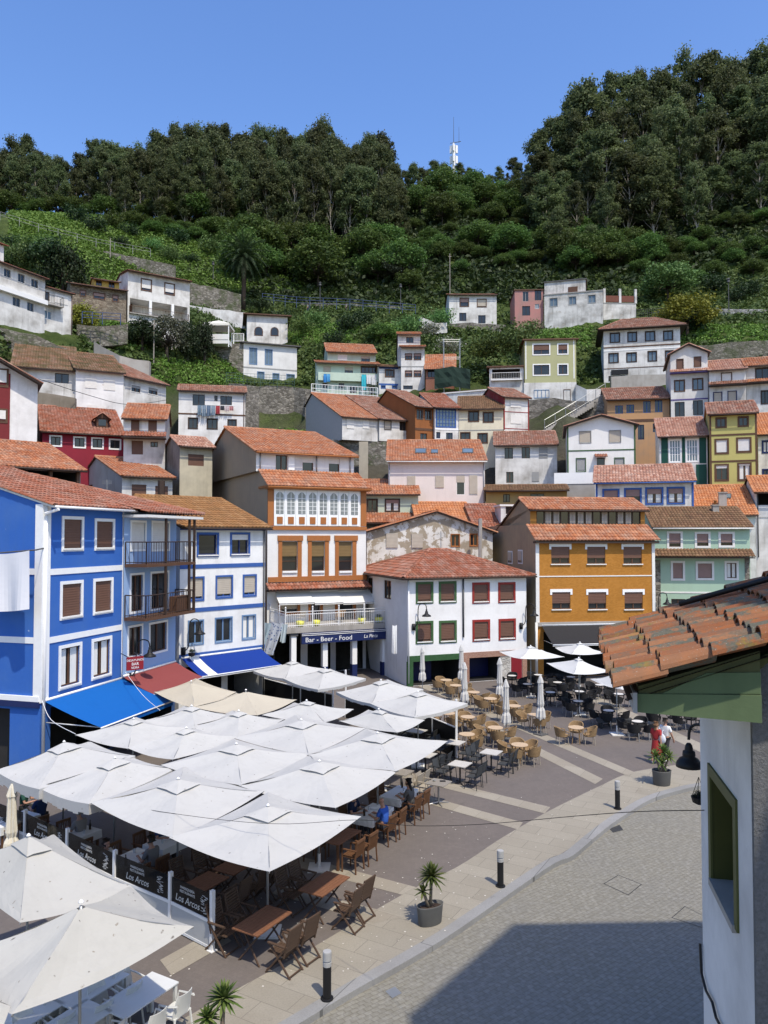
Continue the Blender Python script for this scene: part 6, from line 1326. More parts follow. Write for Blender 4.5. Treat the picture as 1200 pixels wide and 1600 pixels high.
# ================================================================= parasols
CVW = cloth((.51, .505, .48), .45, .12, 1.0); CVC = cloth((.52, .47, .37), .2, .12, .5); CVN = cloth((.46, .45, .41), .4, .12, 1.01); CVB = cloth((.62, .62, .60), .15, .12, .0)
GALV = M_['zinc']
def parasol(label, L, Fr, Rr, pk, m, group, zc=2.45, zp=None, val=0.0, sag=.085, vent=.26, back=None, pole='zinc', base=None, open_=True):
    zp = zc + .46 if zp is None or zp < 3.12 else zp
    Fp = gnd(*Fr, zc); Rp = gnd(*Rr, zc) if Rr else None; Lp = gnd(*L, zc) if L else None
    if back: Bp = gnd(*back, zc)
    else: Bp = Lp + Rp - Fp
    if Lp is None: Lp = Fp + Bp - Rp
    if Rp is None: Rp = Fp + Bp - Lp
    c4 = [Lp, Fp, Rp, Bp]; c = sum(c4, Vector()) / 4; c4 = [c + (p - c) * 1.025 for p in c4]; P = gnd(*pk, zp)
    P = Vector(((P.x + c.x * 1.5) / 2.5, (P.y + c.y * 1.5) / 2.5, zp))
    o = empty('parasol', (P.x, P.y, 0), 0, label, 'parasol', group); r0 = Vector((P.x, P.y, 0))
    q = MB(); n, m_ = 10, 8
    def pt(i, s, t, up=0):
        A_, B_ = c4[i] - r0, c4[(i + 1) % 4] - r0; e = A_.lerp(B_, s); p = (P - r0).lerp(e, t)
        p.z += -sag * math.sin(math.pi * s) * t ** 1.3 * .9 - .05 * math.sin(math.pi * t) + up + (.028 * math.sin(9 * s + 5 * t + i * 2 + c.x * 3) * t if t < .97 else 0); return p
    for i in range(4):
        g = [[pt(i, a / n, .04 + .96 * b / m_) for b in range(m_ + 1)] for a in range(n + 1)]
        for a in range(n):
            for b in range(m_): q.face([g[a][b], g[a + 1][b], g[a + 1][b + 1], g[a][b + 1]])
        if val:
            for a in range(n): dz = Vector((0, 0, -val * (1 + .12 * math.sin(a * 2.1)))); q.face([g[a][m_], g[a + 1][m_], g[a + 1][m_] + dz, g[a][m_] + dz])
    me = q.mesh('canopy', m, False); link('canopy', me, o)
    if vent:
        q = MB()
        for i in range(4):
            for a in range(4): q.face([pt(i, a / 4, 0, .05), pt(i, (a + 1) / 4, 0, .05), pt(i, (a + 1) / 4, vent, .035 + .035 * math.sin(math.pi * (a + 1) / 4)), pt(i, a / 4, vent, .035 + .035 * math.sin(math.pi * a / 4))])
        q.build('vent', m, o)
    q = MB(); q.lathe([(.02, 0), (.05, .015), (.04, .03), (.015, .06)], (0, 0, zp + .045), 8); q.build('finial', M_['wmetal'], o, True)
    for i in range(4):
        q = MB(); q.tube((0, 0, zp - .12), c4[i] - r0 - Vector((0, 0, .03)), .014, n=4); q.build('rib', GALV, o)
    q = MB(); q.tube((0, 0, 0.04), (0, 0, zp), .028, n=8); q.build('pole', M_[pole], o, True)
    q = MB(); q.box(-.3, .3, -.3, .3, 0.0, .05); q.tube((0, 0, .05), (0, 0, .42), .042, n=8); q.build('base', M_['offw'], o)
    return o
GC = 'white parasols joined over the restaurant terrace'
parasol('white parasol with a hanging valance at the far left of the joined terrace roof', (-5, 1204), (62, 1232), (209, 1181), (92, 1153), CVW, GC, 2.45, 2.95, .28)
parasol('white parasol with a drooping valance second along the left edge, beside the glass screen', (62, 1230), (140, 1255), (274, 1200), (190, 1184), CVW, GC, 2.42, 2.93, .28)
parasol('white parasol directly above the middle glass screens with a wire across it', (145, 1254), (270, 1307), (410, 1236), (275, 1225), CVW, GC, 2.45, 3.1, sag=.10)
parasol('nearest white parasol of the joined roof, its low corner over the folding tables', (268, 1308), (421, 1360), (561, 1276), (417, 1265), CVW, GC, 2.44, 3.1, sag=.10)
parasol('white parasol over the diners in blue and grey', (376, 1227), (524, 1261), (620, 1204), (495, 1197), CVW, GC, 2.47, 3.1, sag=.10)
parasol('white parasol whose right tip reaches the dark square tables', (482, 1179), (618, 1204), (697, 1158), (586, 1152), CVW, GC, 2.5, 3.1, sag=.10)
parasol('white parasol in the middle of the second row of the joined roof', (368, 1153), (482, 1179), (569, 1138), (470, 1131), CVW, GC, 2.5, 2.97, sag=.07)
parasol('white parasol in the centre of the joined terrace roof', (254, 1195), (377, 1226), (482, 1179), (367, 1168), CVW, GC, 2.48, 3.1, sag=.08)
parasol('small white parasol before the black windbreak with a vent on top', (531, 1126), (620, 1144), (662, 1125), (584, 1117), CVW, GC, 2.42, 2.95, vent=.2)
parasol('flat white parasol between the cream parasols and the bar parasols', (411, 1117), (508, 1128), (551, 1108), (474, 1101), CVW, GC, 2.42, 2.95, vent=.2)
parasol('white parasol with a finial just right of the cream pair', (290, 1137), (372, 1154), (442, 1124), (381, 1117), CVW, GC, 2.45, 2.98, vent=.2)
parasol('white parasol with a finial next to the near cream parasol', (222, 1127), (306, 1143), (368, 1117), (304, 1109), CVW, GC, 2.45, 2.98, vent=.2)
parasol('white parasol with a ruffled vent cap on the left of the middle row', (200, 1168), (270, 1186), (371, 1152), (296, 1143), CVW, GC, 2.45, 2.98, vent=.2)
parasol('white parasol just beyond the lower edge of the blue awning', (120, 1148), (200, 1169), (290, 1138), (212, 1131), CVW, GC, 2.45, 2.98, vent=.2)
parasol('far cream parasol below the red awning', (242, 1081), (304, 1106), (368, 1081), (289, 1069), CVC, 'cream parasols', 2.45, 3.0, vent=0)
parasol('near cream parasol between the red awning and the white parasols', (304, 1105), (402, 1117), (462, 1093), (383, 1079), CVC, 'cream parasols', 2.45, 3.0, vent=0)
GU = 'white parasols in front of the bar terrace'
parasol('white parasol in front of the bar, on the left of its pair', (397, 1048), (445, 1060), (512, 1046), (461, 1036), CVW, GU, 2.5, 3.05, .12, vent=.2)
parasol('white parasol in front of the bar, on the right of its pair', (444, 1060), (497, 1077), (570, 1060), (509, 1047), CVW, GU, 2.5, 3.05, .12, vent=.2)
parasol('white parasol over the black windbreak, farther one of its pair', (527, 1081), (581, 1099), (660, 1077), (597, 1068), CVW, GU, 2.5, 3.1, .12, vent=.2)
parasol('white parasol over the black windbreak, nearer one of its pair', (580, 1099), (648, 1120), (729, 1099), (651, 1085), CVW, GU, 2.5, 3.1, .12, vent=.2)
GR_ = 'crisp white parasols over the black chairs'
parasol('crisp white parasol before the brick framed doorway', (781, 1018), (813, 1029), (881, 1026), (828, 1012), CVB, GR_, 2.45, 3.0, vent=.15)
parasol('crisp white parasol under the black awning', (868, 1012), (892, 1022), (945, 1020), (907, 1007), CVB, GR_, 2.45, 3.0, vent=.15)
parasol('crisp white parasol in the middle of the black wicker chairs', (855, 1036), (896, 1053), (952, 1049), (908, 1031), CVB, GR_, 2.45, 3.0, vent=.15)
parasol('crisp white parasol half hidden by the green boarded eave', (923, 1061), (971, 1077), (1010, 1071), (960, 1055), CVB, GR_, 2.4, 2.95, vent=.15)
GN = 'cream speckled parasols in the near corner'
parasol('large speckled cream parasol in the near left corner, farther one', None, (203, 1384), (84, 1305), (18, 1312), CVN, GN, 2.5, 3.2, vent=.24, back=(-70, 1345), sag=.12)
parasol('large speckled cream parasol nearest the camera, with a round white cap', None, (21, 1582), (299, 1448), (126, 1427), CVN, GN, 2.5, 3.15, vent=0, back=(204, 1386), sag=.16)
parasol('sliver of a cream parasol at the very corner of the terrace', (-190, 1580), (-20, 1640), (14, 1572), (-60, 1545), CVN, GN, 2.5, 3.1, vent=0, sag=.1)
def closed(label, px, py, h=2.75, m=None, tilt=0):
    p = gnd(px, py); o = empty('closed_parasol', p, rnd.uniform(0, 3), label, 'parasol', 'folded parasols among the wicker chairs'); q = MB(); n = 24; V = []; prof = [(.03, h), (.075, h - .12), (.13, h - .35), (.105, h - .40), (.12, h - .9), (.15, h - 1.35), (.11, h - 1.5), (.17, h - 1.65), (.19, h - 1.95), (.16, h - 2.05)]
    for j, (r_, z) in enumerate(prof):
        for k in range(n): t = 2 * math.pi * k / n; rr = r_ * (1 + .24 * math.cos(8 * t + j * .25) * min(1, j / 2)); V.append((rr * math.cos(t), rr * math.sin(t), z + (.05 * math.sin(3 * t) if j == len(prof) - 1 else 0)))
    q.raw(V, [(j * n + k, j * n + (k + 1) % n, (j + 1) * n + (k + 1) % n, (j + 1) * n + k) for j in range(len(prof) - 1) for k in range(n)]); q.build('canopy', m or cloth((.56, .55, .52), .5), o)
    q = MB(); q.tube((0, 0, .0), (0, 0, h), .024, n=6); q.build('pole', GALV, o); q = MB(); q.box(-.25, .25, -.25, .25, 0, .05); q.build('base', M_['dgrey'], o); return o
closed('closed grey white parasol standing before the green timber post', 660, 1082); closed('closed parasol at the corner between the green and brick doorways', 721, 1084, 2.9); closed('tall closed parasol in the middle of the wicker tables', 726, 1119, 2.8)
closed('closed parasol before the dark blue brick framed doorway', 781, 1107); closed('closed parasol nearest the dark square tables', 791, 1155, 2.75); closed('closed parasol right of the wicker tables beside the black chairs', 845, 1148, 2.8)
closed('small closed cream parasol behind the glass screen in the left corner', 17, 1352, 2.3, cloth((.62, .58, .48), .3))
# ================================================================= chairs and tables
WICK = brick((.24, .155, .075), (.31, .21, .11), (.12, .075, .035), 26, .6); WBLK = brick((.016, .016, .017), (.024, .024, .025), (.006, .006, .006), 26, .6)
WOODC = wood((.13, .062, .03)); WOODD = wood((.085, .052, .034)); WOODT = wood((.19, .085, .045)); PLAST = flat((.60, .60, .56), .45, .05, spec=.4); DMET = flat((.028, .03, .032), .5, .15); DSL = flat((.045, .048, .05), .7, .15); BEIG = flat((.33, .29, .23), .7, .12); LAM = flat((.50, .48, .44), .4, .06); PALEW = flat((.50, .37, .24), .5, .12, scale=14)
ALUM = flat((.36, .36, .36), .35, .08, .7)
def proto(name, parts, label='x', cat='chair'):
    o = empty(name, (0, 0, 0)); ks = []
    for pn, mb, m in parts: c = mb.build(pn, m, o); ks.append(c)
    KIDS[o.name] = ks; return o
def bar_(mb, p, q, w=.04, d=None): mb.tube(p, q, w / 2, n=4)
def legs4(x, y0, y1, h, r, splay=.03, mb_=None):
    out = []
    for sx in (-1, 1):
        for y, sy in ((y0, -1), (y1, 1)): m = MB(); m.tube((sx * (x + splay), y + sy * splay, 0), (sx * x, y, h), r, n=6); out.append(m)
    return out
def tubchair(m, legm):          # wicker tub armchair facing +y
    back = MB(); n = 18; V = []; hts = []
    for k in range(n + 1):
        t = R(205) * (k / n - .5); a = -math.pi / 2 + t; fr = abs(k / n - .5) * 2; zt = .80 - .16 * max(0, fr - .35) / .65; r_ = .29
        for z, rr in ((.40, r_ - .02), (.60, r_ + .02), (zt, r_ + .05), (zt - .01, r_ + .01), (.60, r_ - .015), (.40, r_ - .05)): V.append((rr * math.cos(a), rr * math.sin(a) * 1.02, z))
    back.raw(V, [(k * 6 + j, (k + 1) * 6 + j, (k + 1) * 6 + (j + 1) % 6, k * 6 + (j + 1) % 6) for k in range(n) for j in range(6)] + [tuple(range(6)), tuple(n * 6 + 5 - j for j in range(6))])
    arms = []
    for s in (-1, 1): a_ = MB(); a_.path([(s * .31, .09, .63), (s * .28, .24, .59), (s * .235, .26, .40)], .028, 6, 0, .022); arms.append(('armrest', a_, m))
    seat = MB(); seat.lathe([(.25, .36), (.275, .39), (.27, .435), (.18, .445), (.02, .44)], (0, .02, 0), 16)
    ps = [('seat', seat, m), ('backrest', back, m)] + arms
    return ps + [('leg', l, legm) for l in legs4(.19, -.17, .22, .38, .018)]
def slatchair(m, sm):          # stacking metal chair with sling back
    seat = MB(); seat.box(-.22, .22, -.2, .22, .42, .445); back = MB(); back.raw([(-.21, -.22, .50), (.21, -.22, .50), (.21, -.30, .86), (-.21, -.30, .86), (-.21, -.235, .50), (.21, -.235, .50), (.21, -.315, .86), (-.21, -.315, .86)], [(0, 1, 2, 3), (7, 6, 5, 4), (0, 4, 5, 1), (3, 2, 6, 7), (0, 3, 7, 4), (1, 5, 6, 2)])
    fr = MB(); fr.path([(-.23, -.2, .42), (-.23, -.31, .87), (.23, -.31, .87), (.23, -.2, .42)], .015, 5)
    out = [('seat', seat, sm), ('backrest', back, sm), ('back_frame', fr, m)]
    for s in (-1, 1): a_ = MB(); a_.tube((s * .25, -.25, .64), (s * .25, .18, .64), .017, n=5); out.append(('armrest', a_, m))
    for s in (-1, 1):
        for y0, y1, z in ((.24, .18, .64), (-.27, -.22, .64)): l = MB(); l.tube((s * .26, y0, 0), (s * .25, y1, z), .015, n=5); out.append(('leg', l, m))
    return out
def woodchair(m, fold=False):
    seat = MB(); back = MB(); arm = MB(); out = []
    for i in range(6): y = -.2 + i * .075; seat.box(-.22, .22, y, y + .06, .42, .445)
    t = -.16 if fold else -.06; top = 1.02 if fold else .90
    for s in (-1, 1): back.tube((s * .22, -.21, .40), (s * .22, -.21 + t, top), .024, n=4)
    if fold:
        for i in range(9): f = .2 + .76 * i / 8; y = -.21 + t * f; z = .4 + (top - .4) * f; back.box(-.2, .2, y - .012, y + .012, z - .022, z + .022)
    else:
        for i in range(7): x = -.17 + .34 * i / 6; back.tube((x, -.22, .44), (x, -.21 + t, top - .05), .016, n=4)
        back.box(-.23, .23, -.21 + t - .02, -.21 + t + .02, top - .07, top)
    out = [('seat', seat, m), ('backrest', back, m)]
    for s in (-1, 1): a_ = MB(); a_.box(s * .25 - .03, s * .25 + .03, -.27, .2, .64, .665); out.append(('armrest', a_, m))
    for s in (-1, 1):
        if fold: prs = [((s * .25, .26, 0), (s * .23, -.30, .66)), ((s * .22, -.38, 0), (s * .22, .20, .64))]
        else: prs = [((s * .23, .2, 0), (s * .23, .2, .65)), ((s * .23, -.24, 0), (s * .22, -.21, .42))]
        for a, b in prs: l = MB(); l.tube(a, b, .024, n=4); out.append(('leg', l, m))
    if fold:
        for y_ in (.25, -.36): st = MB(); st.tube((-.23, y_, .045), (.23, y_, .045), .018, n=4); out.append(('stretcher', st, m))
    return out
def plasticchair(m):
    seat = MB(); back = MB(); n = 6; V = []
    for j in range(5):
        z = .44 + .42 * j / 4; y = -.2 - .09 * (j / 4) ** 1.3
        for i in range(n + 1): x = (i / n - .5) * (.46 - .06 * (j / 4) ** 2 * (1 if 0 < i < n else 1.6)); V.append((x, y + .05 * (2 * i / n - 1) ** 2, z))
    for v in list(V): V.append((v[0], v[1] - .014, v[2]))
    k = 5 * (n + 1); F_ = []
    for j in range(4):
        for i in range(n): a = j * (n + 1) + i; F_ += [(a, a + 1, a + n + 2, a + n + 1), (k + a + n + 1, k + a + n + 2, k + a + 1, k + a)]
    for i in range(n): a = 4 * (n + 1) + i; F_.append((a, a + 1, k + a + 1, k + a))
    for j in range(4): a = j * (n + 1); F_.append((a, a + n + 1, k + a + n + 1, k + a)); a += n; F_.append((a, a + n + 1, k + a + n + 1, k + a))
    back.raw(V, F_); seat.box(-.22, .22, -.2, .22, .42, .445); arm = []
    for s in (-1, 1): a_ = MB(); a_.path([(s * .22, -.27, .70), (s * .26, -.1, .67), (s * .26, .14, .64), (s * .24, .2, .44)], .02, 5); arm.append(('armrest', a_, m))
    return [('seat', seat, m), ('backrest', back, m)] + arm + [('leg', l, m) for l in legs4(.2, -.19, .2, .43, .022, .04)]
P_W = proto('wicker_armchair', tubchair(WICK, BEIG)); P_B = proto('black_wicker_armchair', tubchair(WBLK, ALUM)); P_D = proto('metal_armchair', slatchair(DMET, DSL)); P_G = proto('beige_armchair', slatchair(BEIG, BEIG)); P_O = proto('wooden_armchair', woodchair(WOODC)); P_F = proto('folding_chair', woodchair(WOODD, True)); P_P = proto('plastic_armchair', plasticchair(PLAST))
def t_round(top, rim, leg):
    a = MB(); a.lathe([(.02, .70), (.33, .70), (.35, .715), (.35, .74), (.02, .742)], (0, 0, 0), 20); b = MB()
    for i in range(4): t = i * math.pi / 2 + .4; b.tube((.24 * math.cos(t), .24 * math.sin(t), 0), (.17 * math.cos(t), .17 * math.sin(t), .70), .02, n=5)
    return [('tabletop', a, top), ('base', b, leg)]
def t_disc(top, rim, leg):
    a = MB(); a.lathe([(.02, .738), (.26, .738), (.26, .744), (.02, .745)], (0, 0, 0), 20); r_ = MB(); r_.lathe([(.02, .70), (.33, .70), (.345, .72), (.33, .737), (.02, .737)], (0, 0, 0), 20); b = MB(); b.tube((0, 0, 0), (0, 0, .7), .03, n=6)
    for i in range(4): t = i * math.pi / 2; b.tube((0, 0, .08), (.28 * math.cos(t), .28 * math.sin(t), .01), .022, n=5)
    return [('tabletop', a, top), ('rim', r_, rim), ('base', b, leg)]
def t_square(top, leg, lx=.36, ly=.36):
    a = MB(); a.box(-lx, lx, -ly, ly, .715, .742); b = MB(); b.tube((0, 0, .03), (0, 0, .715), .035, n=6)
    for sx in (-1, 1):
        for sy in (-1, 1): b.tube((0, 0, .07), (sx * .27, sy * .27, .01), .02, n=5)
    return [('tabletop', a, top), ('base', b, leg)]
def t_wood(top, leg, lx, ly, fold=False):
    a = MB(); n = 8
    for i in range(n): x = -lx + 2 * lx * i / n; a.box(x + .004, x + 2 * lx / n - .004, -ly, ly, .715, .742)
    out = [('tabletop', a, top)]
    if fold:
        for s in (-1, 1):
            l = MB(); l.tube((-lx * .8, s * ly * .75, 0), (lx * .8, s * ly * .6, .71), .022, n=4); l.tube((lx * .8, s * ly * .75, 0), (-lx * .8, s * ly * .6, .71), .022, n=4); out.append(('leg', l, leg))
    else:
        for sx in (-1, 1):
            for sy in (-1, 1): l = MB(); l.box(sx * (lx - .05) - .03, sx * (lx - .05) + .03, sy * (ly - .05) - .03, sy * (ly - .05) + .03, 0, .715); out.append(('leg', l, leg))
    return out
def t_flat(top, leg, lx, ly):
    a = t_wood(top, leg, lx, ly); m = MB(); m.box(-lx, lx, -ly, ly, .718, .742); a[0] = ('tabletop', m, top); return a
P_TW = proto('round_table', t_round(PALEW, PALEW, WICK)); P_TB = proto('round_table', t_disc(flat((.62, .61, .58), .4, .05), WBLK, DMET)); P_TS = proto('square_table', t_square(LAM, DMET)); P_TG = proto('square_table', t_square(flat((.25, .225, .19), .5, .12), ALUM)); P_TO = proto('wooden_table', t_wood(WOODT, WOODC, .36, .62)); P_TF = proto('folding_table', t_wood(WOODT, WOODD, .36, .62, True)); P_TP = proto('white_table', t_flat(flat((.60, .61, .60), .35, .04), PLAST, .36, .66))
USED = set()
def put(p, x, y, rz, label, cat, group, sc_=1.0):
    if p.name in USED: o = copy_tree(p)
    else: o = p; USED.add(p.name)
    o.location = (x, y, 0); o.rotation_euler = (0, 0, rz); o.scale = (sc_,) * 3
    return tag(o, label, cat, group)
SIDES = ['far side', 'far right', 'right side', 'near right', 'near side', 'near left', 'left side', 'far left']
def seats(tab, tp, chp, kind, angs, dist, grp, cat='chair', jit=.0):
    used = set(); x, y, _ = tab
    for a in angs:
        a2 = a + rnd.uniform(-jit, jit); d = dist * rnd.uniform(.95, 1.12); cx, cy = x + d * math.cos(a2), y + d * math.sin(a2)
        i = int(((math.pi / 2 - a2) % (2 * math.pi)) / (math.pi / 4) + .5) % 8
        for k in (0, 1, -1, 2, -2, 3, -3, 4):
            if (i + k) % 8 not in used: i = (i + k) % 8; break
        used.add(i); put(chp, cx, cy, a2 + math.pi / 2 + rnd.uniform(-.25, .25) * (1 if jit else .3), f'{kind} at the {SIDES[i]} of {tp}', cat, grp)
# ---- wicker tables
def tabpos(k, x, y): px, py = cv(k, x, y); return gnd(px, py, .742)
WT_ = [('Q3', 285, 310, 'wicker table before the green timber doorway', 4), ('Q3', 360, 352, 'wicker table left of the corner parasol', 3), ('Q3', 500, 405, 'wicker table before the brick door post', 3), ('Q3', 630, 455, 'wicker table left of the blue doorway parasol', 4), ('Q3', 815, 512, 'wicker table behind the two middle parasols', 4), ('Q3', 975, 582, 'wicker table under the parasol beside black chairs', 3),
       ('Q3', 455, 598, 'wicker table by the tall middle parasol', 4), ('Q3', 670, 682, 'wicker table left of the nearest folded parasol', 4), ('Q3', 447, 733, 'wicker table at the white windbreak post', 3), ('Q3', 860, 815, 'wicker table nearest the dark square tables', 5), ('Q4', 450, 510, 'lone wicker table in the open paving', 3), ('Q3', 300, 570, 'wicker table half behind the bar parasol', 3)]
for i, (k, x, y, tp, n) in enumerate(WT_):
    p = tabpos(k, x, y); put(P_TW, p.x, p.y, rnd.uniform(0, 3), 'round pale topped ' + tp, 'table', 'round wicker tables')
    if i == 10: angs = [math.pi * 1.02, math.pi * .48, -.05]
    elif i == 9: angs = [R(160), R(95), R(35), R(-45), R(-110)]
    else: a0 = rnd.uniform(0, 6.28); angs = [a0 + j * 2 * math.pi / n for j in range(n)]
    seats((p.x, p.y, 0), tp, P_W, 'tan wicker armchair', angs, .62, 'tan wicker armchairs', jit=.2)
BT_ = [('Q4', 165, 257, 'disc table before the brick pillar', 4), ('Q4', 75, 208, 'disc table beside the red door', 3), ('Q4', 228, 203, 'disc table left of the black awning', 3), ('Q4', 342, 247, 'disc table behind the right closed parasol', 4), ('Q4', 463, 357, 'disc table fronting the middle crisp parasol', 4), ('Q4', 640, 412, 'disc table beside the long black bench', 4), ('Q4', 810, 475, 'disc table near the walking couple', 4), ('Q4', 300, 305, 'disc table right of the closed parasol', 3), ('Q4', 470, 300, 'disc table under the middle crisp parasol', 4), ('Q4', 1125, 437, 'disc table behind the bell lamp', 3), ('Q4', 590, 262, 'disc table under the half hidden parasol', 4), ('Q4', 420, 215, 'disc table under the black awning', 3), ('Q4', 940, 415, 'disc table below the green eave boards', 3), ('Q4', 700, 315, 'disc table far right under the eave', 3)]
for i, (k, x, y, tp, n) in enumerate(BT_):
    p = tabpos(k, x, y); put(P_TB, p.x, p.y, 0, 'round white and black ' + tp, 'table', 'round black rimmed tables'); a0 = rnd.uniform(0, 6.28)
    seats((p.x, p.y, 0), tp, P_B, 'black wicker armchair', [a0 + j * 2 * math.pi / n for j in range(n)], .64, 'black wicker armchairs', jit=.25)
p = tabpos('Q4', 690, 437); o = empty('bench', (p.x, p.y + .4, 0), 0, 'long black upholstered bench among the black chairs', 'bench'); q = MB(); q.box(-.85, .85, -.22, .22, .3, .46); q.build('seat', DSL, o)
for x in (-.7, .7): q = MB(); q.box(x - .05, x + .05, -.2, .2, 0, .3); q.build('leg', DMET, o)
E1 = math.atan2(.87, .5)        # the long axis of the terrace tables
e1 = Vector((math.cos(E1), math.sin(E1), 0)); e2 = Vector((-e1.y, e1.x, 0))
def rect_set(k, x, y, tp, tpro, tlabel, chp, ck, tg, cg, gap=.62, off=.30, rz=E1 - math.pi / 2, which=(0, 1, 2, 3), tuck=.0, len_=None):
    p = tabpos(k, x, y); put(tpro, p.x, p.y, rz, tlabel + ' ' + tp, 'table', tg)
    for i in which:
        s = 1 if i < 2 else -1; u = off if i % 2 else -off; c = p + e2 * s * (gap + rnd.uniform(0, .06)) + e1 * u
        nm = ('far left', 'near left')[1 - i % 2] if s > 0 else ('near right', 'far right')[i % 2]
        put(chp, c.x, c.y, E1 + (math.pi if s > 0 else 0) + rnd.uniform(-.08, .08), f'{ck} at the {nm} of {tp}', 'chair', cg)
    return p
DG, DGc = 'square tables with pale tops', 'dark metal armchairs'
for (k, x, y, tp) in (('Q5', 1050, 160, 'square table beside the wicker chairs'), ('Q5', 825, 245, 'square table foremost of the dark sets'), ('Q5', 785, 90, 'square table at the white post'), ('Q5', 575, 178, 'square table under the parasol tip'), ('Q2', 905, 405, 'square table behind the black windbreak')):
    rect_set(k, x, y, tp, P_TS, 'pale topped', P_D, 'dark metal armchair', DG, DGc, .60, .27)
rect_set('Q5', 400, 303, 'taupe table under the parasol edge', P_TG, 'square', P_G, 'beige metal armchair', 'taupe square tables', 'beige metal armchairs', .62, .27, which=(0, 2, 3))
rect_set('Q5', 670, 380, 'taupe table with an ashtray', P_TG, 'square', P_G, 'beige metal armchair', 'taupe square tables', 'beige metal armchairs', .62, .27, which=(0, 1))
CLOTHW = cloth((.66, .66, .64), .12)
def clothtable(k, x, y, tp, which=(0, 1, 2, 3)):
    p = rect_set(k, x, y, tp, P_TO, 'brown wooden', P_O, 'wooden armchair', 'wooden restaurant tables', 'wooden armchairs', .62, .32, which=which)
    q = MB(); hw, hl = .39, .66
    def P_(u, v, z): w_ = p + e1 * u + e2 * v; return (w_.x, w_.y, z)
    q.face([P_(-hl, -hw, .748), P_(hl, -hw, .748), P_(hl, hw, .748), P_(-hl, hw, .748)]); per = [(-hl, -hw), (hl, -hw), (hl, hw), (-hl, hw)]
    for (a, b) in zip(per, per[1:] + per[:1]):
        for i in range(8):
            f, g = i / 8, (i + 1) / 8; ua, va = a[0] + (b[0] - a[0]) * f, a[1] + (b[1] - a[1]) * f; ub, vb = a[0] + (b[0] - a[0]) * g, a[1] + (b[1] - a[1]) * g; ka, kb = 1.015 + .02 * (i % 2), 1.015 + .02 * ((i + 1) % 2)
            q.face([P_(ua, va, .748), P_(ub, vb, .748), P_(ub * kb, vb * kb, .52), P_(ua * ka, va * ka, .52)])
    tag(q.build('tablecloth', CLOTHW), f'white cloth spread over {tp}', 'tablecloth', 'white tablecloths')
    for i in range(5):
        u, v = rnd.uniform(-.5, .5), rnd.uniform(-.25, .25); c = P_(u, v, .75); q = MB()
        if i < 2: q.lathe([(.02, 0), (.10, .004), (.12, .015), (.02, .012)], (0, 0, 0), 14); nm, m, lb = 'plate', M_['white'], 'white plate'
        elif i < 4: q.lathe([(.03, 0), (.035, .1), (.03, .1), (.026, .01)], (0, 0, 0), 10); nm, m, lb = 'drinking_glass', flat((.5, .52, .52), .1), 'drinking glass'
        else: q.lathe([(.035, 0), (.037, .16), (.013, .22), (.013, .28), (.0, .28)], (0, 0, 0), 10); nm, m, lb = 'bottle', flat((.03, .02, .012), .15), 'dark bottle'
        tag(q.build(nm, m, loc=c), f'{lb} on the cloth of {tp}', nm.replace('_', ' '), 'tableware on the white cloths')
    return p
T_GREY = clothtable('Q5', 385, 455, 'the table of the woman in grey'); T_BLUE = clothtable('Q5', 195, 590, 'the table of the man in blue')
T_BOY = clothtable('Z2', 575, 350, 'the table of the boy in white'); clothtable('Z2', 330, 240, 'the table behind the second glass screen', (0, 1, 2)); clothtable('Z2', 60, 170, 'the table in the far left corner', (0, 2, 3)); clothtable('Z2', 760, 262, 'the shaded table under the wire parasol', (0, 1))
WTG, WTC = 'wooden restaurant tables', 'wooden armchairs'
rect_set('Q6', 965, 120, 'the bare brown table by the parasol foot', P_TO, 'oiled wooden top,', P_O, 'wooden armchair', WTG, WTC, .62, .32)
FG, FC = 'folding slatted tables', 'folding garden chairs'
rect_set('Q6', 385, 755, 'the foremost folding table', P_TF, 'red brown slatted top,', P_F, 'weathered folding chair', FG, FC, .78, .30); rect_set('Q6', 850, 480, 'the folding table near the planter', P_TF, 'red brown slatted top,', P_F, 'weathered folding chair', FG, FC, .78, .30)
rect_set('Q6', 205, 330, 'the folding table under the canopy corner', P_TF, 'red brown slatted top,', P_F, 'weathered folding chair', FG, FC, .78, .30); rect_set('Z2', 900, 458, 'the folding table behind the last glass screen', P_TF, 'red brown slatted top,', P_F, 'weathered folding chair', FG, FC, .78, .30, which=(1, 3, 2))
PG, PC = 'white plastic tables', 'white plastic armchairs'
rect_set('Q7', 870, 692, 'the white table by the spiky plant', P_TP, 'glossy white plastic top,', P_P, 'white plastic armchair', PG, PC, .58, .32); rect_set('Q7', 430, 880, 'the white table at the bottom edge', P_TP, 'glossy white plastic top,', P_P, 'white plastic armchair', PG, PC, .58, .32)
rect_set('Q7', 560, 640, 'the white table under the nearest cream parasol', P_TP, 'glossy white plastic top,', P_P, 'white plastic armchair', PG, PC, .58, .32); rect_set('Q7', 130, 830, 'the white table in the shaded corner', P_TP, 'glossy white plastic top,', P_P, 'white plastic armchair', PG, PC, .58, .32)
for (x, y, lb) in ((640, 372, 'small glass ashtray on the taupe table'), (700, 372, 'black folded menu on the taupe table')):
    p = gnd(*cv('Q5', x, y), .745); q = MB()
    if x < 660: q.lathe([(.03, 0), (.05, .01), (.055, .05), (.045, .05), (.04, .015)], (0, 0, 0), 10)
    else: q.box(-.1, .1, -.07, .07, 0, .012)
    tag(q.build('ashtray' if x < 660 else 'menu', M_['grey'] if x < 660 else M_['black'], loc=p), lb, 'ashtray' if x < 660 else 'menu')
